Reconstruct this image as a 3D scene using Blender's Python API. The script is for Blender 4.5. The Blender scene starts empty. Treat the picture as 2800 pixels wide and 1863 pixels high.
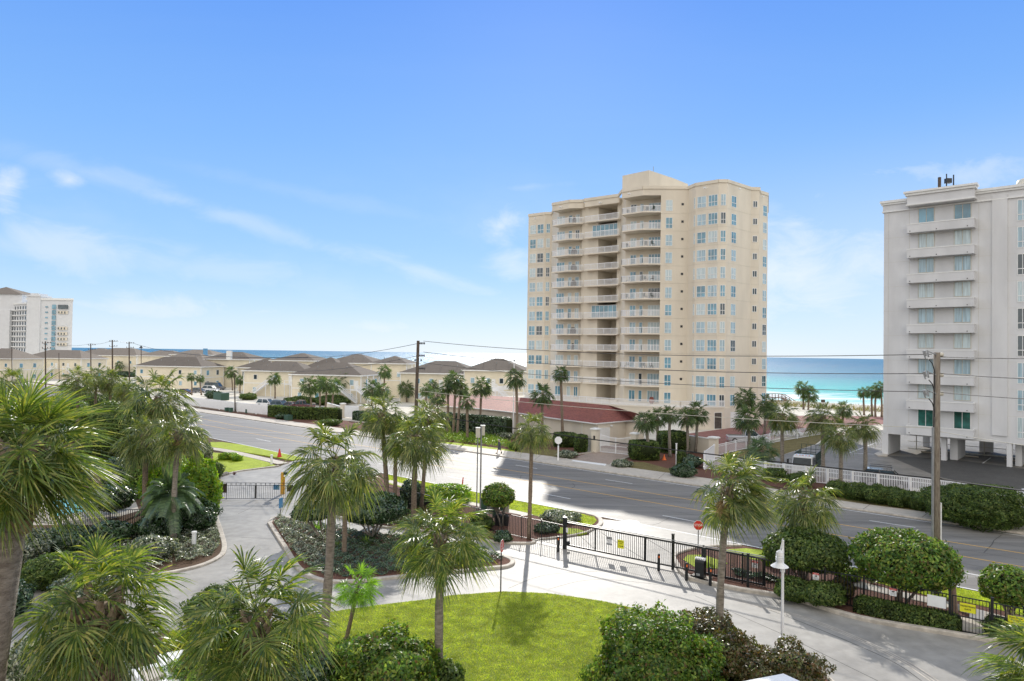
import bpy, math, random
import numpy as np
from mathutils import Vector, Matrix
random.seed(7)
R = math.radians
C = bpy.context.scene.collection
SC = bpy.context.scene
# ------------------------------------------------------------------ camera
FPX = 1867.0; H = 12.5
PITCH = math.atan(35.1/FPX); ROLL = math.atan(0.0148)
fw = Vector((0, math.cos(PITCH), math.sin(PITCH)))
up0 = Vector((0, -math.sin(PITCH), math.cos(PITCH)))
rt0 = Vector((1, 0, 0))
up = up0*math.cos(ROLL) - rt0*math.sin(ROLL)
rt = rt0*math.cos(ROLL) + up0*math.sin(ROLL)
cam_d = bpy.data.cameras.new('camera'); cam = bpy.data.objects.new('camera', cam_d); C.objects.link(cam)
cam_d.sensor_width = 36; cam_d.lens = FPX/2800*36; cam_d.clip_start = .1; cam_d.clip_end = 60000
m = Matrix((rt, up, -fw)).transposed().to_4x4(); m.translation = (0, 0, H); cam.matrix_world = m
SC.camera = cam
CAM = Vector((0, 0, H))
def ray(px, py): return fw*FPX + rt*(px-1400) - up*(py-931.5)
def G(px, py, z=0.0):
    """the point at height z that the photograph shows at this pixel"""
    d = ray(px, py); t = (z-H)/d.z
    return Vector((d.x*t, d.y*t, z))
def at(px, py, D):
    d = ray(px, py); return CAM + d*(D/d.y)
def hor(px): return 966.6+(px-1400)*.0148
def scale(D): return FPX/D           # px per metre
U = Vector((-.742, .671, 0)).normalized(); V = Vector((.671, .742, 0)).normalized()
UA = math.atan2(-U.y, -U.x)          # heading of -U (towards the right of the picture)
# ------------------------------------------------------------------ materials
M = {}
def nt(name):
    m = bpy.data.materials.new(name); m.use_nodes = True; t = m.node_tree; t.nodes.clear(); M[name] = m
    return m, t, t.nodes, t.links
def mat(name, col, rough=.6, var=.15, vs=3.0, spec=.4, bump=0, bs=30, metal=0, col2=None, coat=0, stain=0, ss=.4, detail=5, stretch=None):
    m, t, n, l = nt(name)
    o = n.new('ShaderNodeOutputMaterial'); p = n.new('ShaderNodeBsdfPrincipled'); l.new(p.outputs[0], o.inputs[0])
    p.inputs['Roughness'].default_value = rough; p.inputs['Specular IOR Level'].default_value = spec
    p.inputs['Metallic'].default_value = metal; p.inputs['Coat Weight'].default_value = coat
    g = n.new('ShaderNodeNewGeometry'); src = g.outputs['Position']
    if stretch:
        mp = n.new('ShaderNodeMapping'); mp.inputs['Rotation'].default_value = (0, 0, stretch[0]); mp.inputs['Scale'].default_value = stretch[1]
        l.new(src, mp.inputs[0]); src = mp.outputs[0]
    ns = n.new('ShaderNodeTexNoise'); ns.inputs['Scale'].default_value = vs; ns.inputs['Detail'].default_value = detail; l.new(src, ns.inputs['Vector'])
    cr = n.new('ShaderNodeValToRGB'); l.new(ns.outputs['Fac'], cr.inputs[0])
    c2 = col2 if col2 else tuple(c*(1-var) for c in col); c1 = col if col2 else tuple(min(1, c*(1+var)) for c in col)
    cr.color_ramp.elements[0].position = .35; cr.color_ramp.elements[0].color = (*c2, 1)
    cr.color_ramp.elements[1].position = .65; cr.color_ramp.elements[1].color = (*c1, 1)
    out = cr.outputs[0]
    if stain:
        n2 = n.new('ShaderNodeTexNoise'); n2.inputs['Scale'].default_value = ss; n2.inputs['Detail'].default_value = 8; n2.inputs['Roughness'].default_value = .65; l.new(src, n2.inputs['Vector'])
        r2 = n.new('ShaderNodeMapRange'); r2.inputs[1].default_value = .3; r2.inputs[2].default_value = .7; r2.inputs[3].default_value = 1-stain; r2.inputs[4].default_value = 1+stain*.4; l.new(n2.outputs['Fac'], r2.inputs[0])
        mx = n.new('ShaderNodeVectorMath'); mx.operation = 'SCALE'; l.new(out, mx.inputs[0]); l.new(r2.outputs[0], mx.inputs['Scale']); out = mx.outputs[0]
    l.new(out, p.inputs['Base Color'])
    if bump:
        nb = n.new('ShaderNodeTexNoise'); nb.inputs['Scale'].default_value = bs; nb.inputs['Detail'].default_value = 4; l.new(src, nb.inputs['Vector'])
        b = n.new('ShaderNodeBump'); b.inputs['Strength'].default_value = bump; b.inputs['Distance'].default_value = .05; l.new(nb.outputs['Fac'], b.inputs['Height']); l.new(b.outputs[0], p.inputs['Normal'])
    return m
def leafmat(name, cols, trans=.35, gloss=.3, rough=.35, tcol=None, clump=.4):
    """leaves: every leaf (mesh island) takes its own tone out of the ramp; part of the light passes through"""
    m, t, n, l = nt(name)
    o = n.new('ShaderNodeOutputMaterial'); g = n.new('ShaderNodeNewGeometry')
    cr = n.new('ShaderNodeValToRGB'); l.new(g.outputs['Random Per Island'], cr.inputs[0])
    el = cr.color_ramp.elements
    while len(el) < len(cols): el.new(.5)
    for i, c in enumerate(cols): el[i].position = i/(len(cols)-1); el[i].color = (*c, 1)
    ns = n.new('ShaderNodeTexNoise'); ns.inputs['Scale'].default_value = 1.7; ns.inputs['Detail'].default_value = 4; l.new(g.outputs['Position'], ns.inputs['Vector'])
    mr = n.new('ShaderNodeMapRange'); mr.inputs[1].default_value = .3; mr.inputs[2].default_value = .7; mr.inputs[3].default_value = 1-clump; mr.inputs[4].default_value = 1+clump; l.new(ns.outputs['Fac'], mr.inputs[0])
    vm = n.new('ShaderNodeVectorMath'); vm.operation = 'SCALE'; l.new(cr.outputs[0], vm.inputs[0]); l.new(mr.outputs[0], vm.inputs['Scale'])
    p = n.new('ShaderNodeBsdfPrincipled'); p.inputs['Roughness'].default_value = rough; p.inputs['Specular IOR Level'].default_value = gloss
    l.new(vm.outputs[0], p.inputs['Base Color'])
    tr = n.new('ShaderNodeBsdfTranslucent'); gm = n.new('ShaderNodeMix'); gm.data_type = 'RGBA'; gm.blend_type = 'MULTIPLY'; gm.inputs[0].default_value = 1
    l.new(vm.outputs[0], gm.inputs[6]); gm.inputs[7].default_value = (*(tcol or (2.2, 2.4, .9)), 1); l.new(gm.outputs[2], tr.inputs[0])
    mx = n.new('ShaderNodeMixShader'); mx.inputs[0].default_value = trans; l.new(p.outputs[0], mx.inputs[1]); l.new(tr.outputs[0], mx.inputs[2]); l.new(mx.outputs[0], o.inputs[0])
    return m
GA = -math.atan2(U.y, U.x)
mat('asphalt', (.205, .192, .172), .60, .16, 1.2, .45, .25, 60, stain=.34, ss=.35, stretch=(GA, (.05, 1.3, 1)))
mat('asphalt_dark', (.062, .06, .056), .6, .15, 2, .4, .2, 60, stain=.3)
mat('asphalt_lot', (.21, .195, .17), .65, .12, 1.5, .35, .2, 60, stain=.3, ss=.3)
mat('concrete', (.315, .30, .272), .58, .10, 1.6, .4, .15, 50, stain=.32, ss=.3)
mat('kerb', (.50, .45, .38), .7, .15, 4, .3, .2, 60, stain=.25, ss=1.5)
mat('walk', (.50, .45, .38), .7, .08, 3, .3, .1, 60, stain=.15)
mat('paint_white', (.75, .75, .73), .6, .12, 8)
mat('paint_yellow', (.72, .42, .08), .6, .15, 6)
mat('soil', (.13, .085, .055), .9, .35, 12, .1, .5, 40, col2=(.07, .045, .03))
mat('mulch', (.20, .10, .07), .9, .4, 18, .1, .6, 60, col2=(.10, .055, .045))
mat('lawn', (.27, .31, .05), .8, .2, 9, .2, .9, 90, col2=(.19, .27, .025), stain=.25, ss=1.0)
mat('lawn_bright', (.42, .50, .03), .8, .2, 10, .2, .9, 60, col2=(.30, .39, .028), stain=.25, ss=.8)
mat('lawn_dry', (.23, .19, .085), .9, .2, 8, .1, .6, 60, col2=(.14, .12, .05), stain=.3, ss=1)
mat('paver', (.27, .13, .11), .8, .2, 9, .2, .2, 30, stain=.2)
mat('paver_tan', (.34, .27, .22), .8, .2, 9, .2, .2, 30, stain=.2)
mat('sand', (.62, .58, .50), .9, .12, .3, .1, .3, 4)
mat('scrubland', (.30, .27, .15), .95, .3, .5, .1, .4, 5, col2=(.16, .17, .08), stain=.3, ss=.2)
mat('stucco', (.71, .645, .535), .85, .03, .5, .2, .05, 80, stain=.07, ss=.25, stretch=(0, (1, 1, .3)))
mat('stucco_soffit', (.76, .70, .60), .85, .04, .5, .2)
mat('stucco_white', (.68, .68, .68), .85, .03, .5, .2, .05, 80, stain=.09, ss=.25, stretch=(0, (1, 1, .3)))
mat('stucco_far', (.66, .67, .68), .85, .03, .5, .2)
mat('siding', (.76, .69, .54), .8, .04, .6, .2, stain=.06)
mat('lattice', (.35, .28, .16), .8, .3, 6, .2)
mat('trim', (.78, .78, .76), .6, .04, 3, .4)
mat('vinyl', (.82, .83, .85), .45, .04, 3, .5)
mat('shingle', (.16, .137, .115), .9, .16, 7, .15, .3, 30, stretch=(0, (1, 1, 5)), stain=.12, ss=.4)
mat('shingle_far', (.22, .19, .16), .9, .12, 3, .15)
mat('tile_red', (.30, .10, .07), .75, .2, 3, .3, .3, 20, col2=(.17, .055, .045), stain=.2)
mat('bark', (.30, .235, .175), .9, .3, 6, .1, .8, 22, col2=(.16, .12, .09), stretch=(0, (1, 1, 4)))
mat('bark_pale', (.34, .30, .25), .9, .3, 5, .1, .8, 20, col2=(.20, .17, .14), stretch=(0, (1, 1, 3)))
mat('twig', (.17, .125, .09), .9, .3, 8, .1)
mat('boot', (.36, .29, .21), .85, .35, 9, .15, .5, 30, col2=(.17, .12, .08))
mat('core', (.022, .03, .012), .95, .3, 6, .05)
mat('pole_wood', (.27, .235, .19), .85, .2, 5, .15, .4, 20, col2=(.17, .14, .11), stretch=(0, (3, 3, .5)))
mat('pole_dark', (.09, .07, .055), .85, .2, 5, .15)
mat('metal_black', (.010, .012, .014), .35, .2, 5, .5)
mat('wire_black', (.02, .02, .02), .5, .2, 5, .3)
mat('wire_grey', (.10, .095, .09), .5, .2, 5, .3)
mat('metal_grey', (.30, .31, .32), .4, .1, 5, .5, metal=.4)
mat('paint_lamp', (.80, .80, .80), .35, .03, 3, .5)
mat('box_beige', (.55, .52, .44), .5, .06, 4, .4)
mat('box_green', (.05, .11, .075), .5, .1, 4, .4)
mat('sign_red', (.60, .03, .02), .4, .05, 3, .5)
mat('sign_white', (.80, .80, .80), .4, .03, 3, .5)
mat('sign_yellow', (.70, .68, .02), .4, .06, 3, .5)
mat('sign_blue', (.10, .28, .50), .4, .06, 3, .5)
mat('orange', (.75, .16, .03), .45, .06, 3, .5)
mat('marker_yellow', (.65, .33, .03), .5, .06, 3, .5)
mat('glass_dark', (.035, .06, .075), .06, .3, .6, .9)
mat('glass_blue', (.12, .28, .37), .08, .35, .5, .9)
mat('glass_green', (.02, .13, .11), .08, .5, .8, .9)
mat('glass_pale', (.50, .60, .62), .18, .18, 1.6, .7, stretch=(0, (6, 6, .3)))
mat('glass_pale_blue', (.33, .47, .54), .15, .25, 1.2, .8, stretch=(0, (5, 5, .3)))
mat('dark_recess', (.10, .09, .08), .9, .2, 2, .1)
mat('car_white', (.72, .72, .72), .25, .02, 2, .5, coat=.6)
mat('car_silver', (.50, .51, .53), .28, .02, 2, .5, coat=.6, metal=.3)
mat('car_black', (.02, .021, .025), .2, .02, 2, .5, coat=.8)
mat('car_grey', (.11, .115, .12), .25, .02, 2, .5, coat=.7)
mat('car_maroon', (.10, .03, .03), .25, .02, 2, .5, coat=.7)
mat('car_blue', (.10, .13, .18), .25, .02, 2, .5, coat=.7)
mat('tyre', (.02, .02, .02), .8, .1, 5, .2)
mat('rim', (.45, .45, .46), .3, .05, 5, .5, metal=.6)
mat('tail_red', (.45, .02, .02), .3, .05, 5, .5)
mat('cage_green', (.03, .055, .045), .5, .15, 5, .4)
mat('pool_water', (.22, .62, .70), .05, .15, 1.0, .5, .15, 8)
mat('turquoise', (.03, .42, .50), .6, .06, 4, .3)
mat('cloth_grey', (.075, .085, .095), .9, .15, 14, .1)
mat('skin', (.45, .25, .17), .6, .06, 9, .3)
mat('hair_grey', (.42, .40, .38), .8, .15, 40, .2)
mat('shoe', (.03, .03, .035), .7, .1, 9, .3)
mat('deck_wood', (.24, .17, .13), .85, .2, 4, .15)
mat('rock', (.30, .28, .25), .85, .25, 6, .2, .5, 12)
mat('plant_red', (.12, .03, .035), .7, .3, 9, .3)
# leaves
leafmat('palm_leaf', [(.046, .076, .026), (.09, .13, .034), (.14, .18, .045), (.27, .26, .10)], .32, .55, .36, (2.4, 2.45, .8), .35)
leafmat('palm_leaf_near', [(.045, .085, .024), (.092, .145, .032), (.145, .20, .042), (.32, .31, .10)], .36, .5, .36, (2.4, 2.45, .75), .35)
leafmat('palm_leaf_blue', [(.06, .10, .06), (.10, .16, .085), (.14, .20, .10)], .3, .5, .35)
leafmat('palm_leaf_far', [(.045, .075, .03), (.07, .11, .04), (.10, .145, .045)], .3, .45, .4)
leafmat('palm_leaf_lime', [(.10, .19, .025), (.16, .28, .03), (.22, .36, .04)], .45, .4, .4)
leafmat('dead_leaf', [(.16, .10, .045), (.26, .18, .08), (.34, .26, .13)], .2, .3, .5, (1.3, 1.2, 1))
leafmat('leaf_hedge', [(.032, .06, .018), (.058, .098, .024), (.09, .14, .032), (.17, .20, .05)], .25, .3, .5)
leafmat('leaf_green', [(.036, .08, .02), (.066, .135, .026), (.11, .20, .032), (.23, .31, .05), (.12, .06, .03)], .3, .35, .48)
leafmat('leaf_lime', [(.07, .15, .02), (.13, .24, .025), (.20, .32, .03), (.32, .30, .03)], .4, .4, .35)
leafmat('leaf_dark', [(.018, .044, .022), (.034, .074, .03), (.055, .105, .04), (.13, .17, .10)], .15, .8, .26)
leafmat('leaf_silver_glint', [(.03, .055, .03), (.06, .09, .05), (.10, .13, .08), (.36, .37, .29), (.50, .50, .42)], .2, .9, .25)  # palest tones put the white glints of glossy leaves into the colour
leafmat('leaf_bronze', [(.04, .05, .02), (.08, .085, .03), (.14, .075, .035), (.11, .15, .04)], .25, .5, .35)
leafmat('blade', [(.15, .20, .03), (.26, .32, .035), (.35, .38, .05), (.50, .46, .11)], .4, .2, .5)
leafmat('blade_dry', [(.22, .19, .08), (.30, .26, .12), (.18, .20, .06)], .3, .2, .6, (1.3, 1.3, 1))
# ------------------------------------------------------------------ mesh builder
class MB:
    def __init__(s): s.v = []; s.f = []; s.mi = []; s.k = 0
    def add(s, vs, fs):
        b = len(s.v); s.v.extend([tuple(v) for v in vs]); s.f.extend([tuple(i+b for i in f) for f in fs]); s.mi.extend([s.k]*len(fs)); return s
    def box(s, c, sz, rz=0, M4=None):
        x, y, z = sz[0]/2, sz[1]/2, sz[2]/2; ca, sa = math.cos(rz), math.sin(rz)
        vs = []
        for dx, dy, dz in ((-x,-y,-z),(x,-y,-z),(x,y,-z),(-x,y,-z),(-x,-y,z),(x,-y,z),(x,y,z),(-x,y,z)):
            vs.append((c[0]+dx*ca-dy*sa, c[1]+dx*sa+dy*ca, c[2]+dz))
        if M4 is not None: vs = [M4 @ Vector(v) for v in vs]
        return s.add(vs, [(0,3,2,1),(4,5,6,7),(0,1,5,4),(1,2,6,5),(2,3,7,6),(3,0,4,7)])
    def bar(s, a, b, w, h=None, upv=Vector((0,0,1))):
        """a square bar from a to b"""
        a = Vector(a); b = Vector(b); h = h or w; d = (b-a)
        if d.length < 1e-6: return s
        d.normalize(); x = d.cross(upv)
        if x.length < 1e-3: x = d.cross(Vector((0,1,0)))
        x.normalize(); y = x.cross(d).normalized()
        vs = [p + x*sx*w/2 + y*sy*h/2 for p in (a, b) for sx, sy in ((-1,-1),(1,-1),(1,1),(-1,1))]
        return s.add(vs, [(0,1,2,3),(7,6,5,4),(0,4,5,1),(1,5,6,2),(2,6,7,3),(3,7,4,0)])
    def tube(s, pts, rs, n=8, cap=True):
        pts = [Vector(p) for p in pts]
        if not hasattr(rs, '__len__'): rs = [rs]*len(pts)
        vs = []; fs = []; ref = None
        for i, p in enumerate(pts):
            d = (pts[min(i+1, len(pts)-1)]-pts[max(i-1, 0)]).normalized()
            if ref is None:
                ref = d.cross(Vector((0,0,1)))
                if ref.length < .05: ref = d.cross(Vector((0,1,0)))
                ref.normalize()
            x = (ref - d*ref.dot(d)).normalized(); y = d.cross(x); ref = x
            for k in range(n):
                a = 2*math.pi*k/n; vs.append(p + (x*math.cos(a)+y*math.sin(a))*rs[i])
        for i in range(len(pts)-1):
            for k in range(n):
                k2 = (k+1) % n; fs.append((i*n+k, i*n+k2, (i+1)*n+k2, (i+1)*n+k))
        if cap: fs.append(tuple(range(n-1, -1, -1))); fs.append(tuple((len(pts)-1)*n+k for k in range(n)))
        return s.add(vs, fs)
    def prism(s, poly, z0, z1):
        n = len(poly); ar = sum(poly[i][0]*poly[(i+1)%n][1]-poly[(i+1)%n][0]*poly[i][1] for i in range(n))
        if ar < 0: poly = poly[::-1]
        vs = [(p[0], p[1], z0) for p in poly]+[(p[0], p[1], z1) for p in poly]
        fs = [tuple(range(n-1, -1, -1)), tuple(range(n, 2*n))]+[(i, (i+1)%n, n+(i+1)%n, n+i) for i in range(n)]
        return s.add(vs, fs)
    def sheet(s, poly, z):
        n = len(poly); ar = sum(poly[i][0]*poly[(i+1)%n][1]-poly[(i+1)%n][0]*poly[i][1] for i in range(n))
        if ar < 0: poly = poly[::-1]
        return s.add([(p[0], p[1], z) for p in poly], [tuple(range(n))])
    def strip(s, pts, w, z0, z1=None):
        """flat or raised strip following pts (centre line)"""
        pts = [Vector((p[0], p[1], 0)) for p in pts]; L = []; Rr = []
        for i, p in enumerate(pts):
            d = (pts[min(i+1, len(pts)-1)]-pts[max(i-1, 0)]).normalized(); nrm = Vector((-d.y, d.x, 0))
            L.append(p+nrm*w/2); Rr.append(p-nrm*w/2)
        n = len(pts)
        if z1 is None:
            return s.add([(p.x, p.y, z0) for p in L]+[(p.x, p.y, z0) for p in Rr], [(i, n+i, n+i+1, i+1) for i in range(n-1)])
        b = .03
        vs = []
        for i in range(n):
            d = (L[i]-Rr[i]).normalized()*b
            vs += [(L[i].x, L[i].y, z0), (L[i].x, L[i].y, z1-b), (L[i].x-d.x, L[i].y-d.y, z1), (Rr[i].x+d.x, Rr[i].y+d.y, z1), (Rr[i].x, Rr[i].y, z1-b), (Rr[i].x, Rr[i].y, z0)]
        fs = []
        for i in range(n-1):
            for k in range(5): fs.append((i*6+k+1, i*6+k, i*6+6+k, i*6+7+k))
        fs += [tuple(range(6)), tuple((n-1)*6+k for k in range(5, -1, -1))]
        return s.add(vs, fs)
    def build(s, name, mats, parent=None, loc=None, rz=0, smooth=False, **tags):
        me = bpy.data.meshes.new(name); me.from_pydata(s.v, [], s.f)
        if not isinstance(mats, (list, tuple)): mats = [mats]
        for mm in mats: me.materials.append(M[mm])
        if len(mats) > 1: me.polygons.foreach_set('material_index', s.mi)
        if smooth: me.polygons.foreach_set('use_smooth', [True]*len(me.polygons))
        me.update()
        return link(name, me, parent, loc, rz, **tags)
def link(name, me, parent=None, loc=None, rz=0, label=None, cat=None, group=None, kind=None):
    o = bpy.data.objects.new(name, me); C.objects.link(o)
    if parent is not None: o.parent = parent
    if loc is not None: o.location = loc
    o.rotation_euler = (0, 0, rz)
    return tag(o, label, cat, group, kind)
def tag(o, label=None, cat=None, group=None, kind=None):
    if label: o['label'] = label
    if cat: o['category'] = cat
    if group: o['group'] = group
    if kind: o['kind'] = kind
    return o
def thing(name, label, cat, loc=(0,0,0), rz=0, group=None): return link(name, None, None, loc, rz, label, cat, group)
def copy_tree(o, parent=None):
    c = o.copy(); C.objects.link(c)
    if parent is not None: c.parent = parent
    for ch in KIDS.get(o.name, []): 
        copy_tree(ch, c)
    return c
KIDS = {}
def remember(o):
    """notes the children once, so that copy_tree needs no scene-wide search"""
    for x in list(C.objects):
        if x.parent is not None:
            L = KIDS.setdefault(x.parent.name, [])
            if x not in L: L.append(x)
def text(s, size, matn, parent, loc, rot, name='lettering', ext=.002):
    cu = bpy.data.curves.new(name, 'FONT'); cu.body = s; cu.size = size; cu.align_x = 'CENTER'; cu.align_y = 'CENTER'; cu.extrude = ext; cu.offset = size*.012
    cu.materials.append(M[matn]); cu.resolution_u = 3; tmp = bpy.data.objects.new(name, cu); C.objects.link(tmp); bpy.context.view_layer.update(); me = bpy.data.meshes.new_from_object(tmp); bpy.data.objects.remove(tmp); me.materials.clear(); me.materials.append(M[matn]); o = bpy.data.objects.new(name, me); C.objects.link(o); o.parent = parent; o.location = loc; o.rotation_euler = rot; return o
def plist(pts, z=0): return [G(x, y, z) for x, y in pts]
def smooth_line(pts, n=6):
    """Catmull-Rom through world points"""
    P = [Vector(p) for p in pts]; out = []
    for i in range(len(P)-1):
        a = P[max(i-1, 0)]; b = P[i]; c = P[i+1]; d = P[min(i+2, len(P)-1)]
        for k in range(n):
            t = k/n; out.append(.5*((2*b)+(c-a)*t+(2*a-5*b+4*c-d)*t*t+(3*b-a-3*c+d)*t**3))
    out.append(P[-1]); return out
# ------------------------------------------------------------------ world, sun
SUN_EL, SUN_AZ = R(28.2), R(3.4)
w = bpy.data.worlds.new('World'); SC.world = w; w.use_nodes = True; t = w.node_tree; n = t.nodes; l = t.links; n.clear()
wo = n.new('ShaderNodeOutputWorld'); bg = n.new('ShaderNodeBackground'); l.new(bg.outputs[0], wo.inputs[0])
def mth(op, a, b=None, c=None, clamp=False):
    x = n.new('ShaderNodeMath'); x.operation = op; x.use_clamp = clamp
    for i, v in enumerate((a, b, c)):
        if v is None: continue
        if isinstance(v, (int, float)): x.inputs[i].default_value = v
        else: l.new(v, x.inputs[i])
    return x.outputs[0]
def mixc(f, a, b):
    x = n.new('ShaderNodeMix'); x.data_type = 'RGBA'
    for i, v in ((0, f), (6, a), (7, b)):
        if isinstance(v, (int, float)): x.inputs[i].default_value = v
        elif isinstance(v, tuple): x.inputs[i].default_value = (*v, 1)
        else: l.new(v, x.inputs[i])
    return x.outputs[2]
sky = n.new('ShaderNodeTexSky'); sky.sky_type = 'NISHITA'; sky.sun_disc = False; sky.sun_elevation = SUN_EL; sky.sun_rotation = SUN_AZ
sky.air_density = 1; sky.dust_density = .3; sky.ozone_density = 3
tc = n.new('ShaderNodeTexCoord'); sp = n.new('ShaderNodeSeparateXYZ'); l.new(tc.outputs['Generated'], sp.inputs[0])
X, Y, Z = sp.outputs
zc = mth('MAXIMUM', Z, 0.0)
cr = n.new('ShaderNodeValToRGB'); l.new(zc, cr.inputs[0]); e = cr.color_ramp.elements
SKYR = [(0, (.64, .83, .98)), (.06, (.46, .71, .98)), (.15, (.33, .60, .98)), (.28, (.22, .48, .97)), (.47, (.115, .33, .93)), (.6, (.36, .54, .90)), (1, (.62, .72, .88))]  # top stops, above the view, are made paler to neutralise blue shade
while len(e) < len(SKYR): e.new(.5)
for i, (p_, c_) in enumerate(SKYR): e[i].position = p_; e[i].color = (*c_, 1)
# clouds live on a plane high above: direction divided by elevation
zz = mth('ADD', zc, .09); cx = mth('DIVIDE', X, zz); cy = mth('DIVIDE', Y, zz)
cv = n.new('ShaderNodeCombineXYZ'); l.new(cx, cv.inputs[0]); l.new(cy, cv.inputs[1])
mp = n.new('ShaderNodeMapping'); mp.inputs['Rotation'].default_value = (0, 0, R(38)); mp.inputs['Scale'].default_value = (.28, 1.05, 1); mp.inputs['Location'].default_value = (3.1, 1.7, 0); l.new(cv.outputs[0], mp.inputs[0])
c1 = n.new('ShaderNodeTexNoise'); c1.inputs['Scale'].default_value = .75; c1.inputs['Detail'].default_value = 9; c1.inputs['Roughness'].default_value = .6; c1.inputs['Distortion'].default_value = .6; l.new(mp.outputs[0], c1.inputs['Vector'])
m1 = n.new('ShaderNodeMapRange'); m1.interpolation_type = 'SMOOTHSTEP'; m1.inputs[1].default_value = .50; m1.inputs[2].default_value = .78; l.new(c1.outputs['Fac'], m1.inputs[0])
cv2 = n.new('ShaderNodeCombineXYZ'); l.new(X, cv2.inputs[0]); l.new(Y, cv2.inputs[1]); l.new(mth('MULTIPLY', Z, 2.2), cv2.inputs[2])
c2 = n.new('ShaderNodeTexNoise'); c2.inputs['Scale'].default_value = 3.2; c2.inputs['Detail'].default_value = 8; c2.inputs['Roughness'].default_value = .58; l.new(cv2.outputs[0], c2.inputs['Vector'])
m2 = n.new('ShaderNodeMapRange'); m2.interpolation_type = 'SMOOTHSTEP'; m2.inputs[1].default_value = .46; m2.inputs[2].default_value = .72; l.new(c2.outputs['Fac'], m2.inputs[0])
low = n.new('ShaderNodeMapRange'); low.interpolation_type = 'SMOOTHSTEP'; low.inputs[1].default_value = .34; low.inputs[2].default_value = .04; l.new(zc, low.inputs[0])
hz = n.new('ShaderNodeMapRange'); hz.interpolation_type = 'SMOOTHSTEP'; hz.inputs[1].default_value = .12; hz.inputs[2].default_value = .0; l.new(zc, hz.inputs[0])
f1 = mth('MULTIPLY', mth('MULTIPLY', m1.outputs[0], .55), mth('ADD', mth('MULTIPLY', low.outputs[0], .8), .12))
f2 = mth('MULTIPLY', mth('MULTIPLY', m2.outputs[0], low.outputs[0]), .75)
# more haze-white low in the sky to the right
rgt = n.new('ShaderNodeMapRange'); rgt.interpolation_type = 'SMOOTHSTEP'; rgt.inputs[1].default_value = .0; rgt.inputs[2].default_value = .6; l.new(X, rgt.inputs[0])
f3 = mth('MULTIPLY', mth('MULTIPLY', rgt.outputs[0], low.outputs[0]), .5)
yy = mth('MAXIMUM', Y, .08); ca = mth('DIVIDE', X, yy); ce = mth('DIVIDE', Z, yy)
c3 = n.new('ShaderNodeTexNoise'); c3.inputs['Scale'].default_value = 9; c3.inputs['Detail'].default_value = 10; c3.inputs['Roughness'].default_value = .62; c3.inputs['Distortion'].default_value = .5; l.new(cv2.outputs[0], c3.inputs['Vector'])
def cloud(a0, e0, ra, re, ang, amt, nz=3.4):
    ca_, sa_ = math.cos(ang), math.sin(ang); da = mth('SUBTRACT', ca, a0); de = mth('SUBTRACT', ce, e0)
    u_ = mth('DIVIDE', mth('ADD', mth('MULTIPLY', da, ca_), mth('MULTIPLY', de, sa_)), ra); v_ = mth('DIVIDE', mth('SUBTRACT', mth('MULTIPLY', de, ca_), mth('MULTIPLY', da, sa_)), re)
    r_ = mth('SQRT', mth('ADD', mth('MULTIPLY', u_, u_), mth('MULTIPLY', v_, v_)))
    q = n.new('ShaderNodeMapRange'); q.interpolation_type = 'SMOOTHSTEP'; q.inputs[1].default_value = -.15; q.inputs[2].default_value = .95; q.inputs[4].default_value = amt
    l.new(mth('ADD', mth('SUBTRACT', .75, r_), mth('MULTIPLY', mth('SUBTRACT', c3.outputs['Fac'], .5), nz)), q.inputs[0]); return q.outputs[0]
CL = None
for q in ((-.655, .245, .05, .03, -.2, .9, 2.2), (-.745, .235, .05, .045, .2, .9, 2.2), (-.40, .190, .5, .022, -.284, .34, 2.2), (-.66, .14, .2, .07, 0, .55, 2.2), (-.3, .23, .3, .02, -.2, .12, 2), (.02, .245, .1, .012, .1, .25, 2), (-.62, .255, .22, .03, -.25, .3, 2), (-.12, .115, .2, .02, -.32, .42, 2), (-.02, .185, .05, .045, .3, .9, 2.2), (.0, .13, .06, .04, 0, .6, 2.2), (.42, .12, .34, .16, 0, .95, 1.6), (.38, .22, .12, .05, 0, .35, 2), (.66, .27, .2, .05, .1, .5), (-.52, .06, .32, .035, 0, .65, 2.4), (-.2, .035, .3, .025, 0, .6, 2.4), (-.45, .12, .28, .04, -.1, .3, 2.4)):
    k_ = cloud(*q); CL = k_ if CL is None else mth('MAXIMUM', CL, k_)
f4 = mth('MULTIPLY', hz.outputs[0], .45)
ff = mth('MAXIMUM', mth('MAXIMUM', mth('MULTIPLY', f1, .5), mth('MULTIPLY', f2, .3)), mth('MAXIMUM', mth('MAXIMUM', f3, f4), CL), clamp=True)
col = mixc(ff, cr.outputs[0], (.80, .88, 1.0))
# unseen sky behind the camera, whitened and brightened to light the shaded facades
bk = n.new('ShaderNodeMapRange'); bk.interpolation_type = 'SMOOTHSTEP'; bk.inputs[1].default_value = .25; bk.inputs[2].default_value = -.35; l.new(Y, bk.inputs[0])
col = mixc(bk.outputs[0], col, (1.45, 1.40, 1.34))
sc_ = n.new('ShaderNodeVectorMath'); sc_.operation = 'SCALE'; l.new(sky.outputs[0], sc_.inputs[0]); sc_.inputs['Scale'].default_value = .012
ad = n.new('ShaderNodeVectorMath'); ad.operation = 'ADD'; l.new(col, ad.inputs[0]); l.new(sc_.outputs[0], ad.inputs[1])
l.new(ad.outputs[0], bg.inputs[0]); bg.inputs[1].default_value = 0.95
sl = bpy.data.lights.new('sun', 'SUN'); sl.energy = 4.4; sl.angle = R(.53); sl.color = (1, .945, .86)
so = bpy.data.objects.new('sun', sl); C.objects.link(so)
sd = Vector((math.sin(SUN_AZ)*math.cos(SUN_EL), math.cos(SUN_AZ)*math.cos(SUN_EL), math.sin(SUN_EL)))
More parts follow.
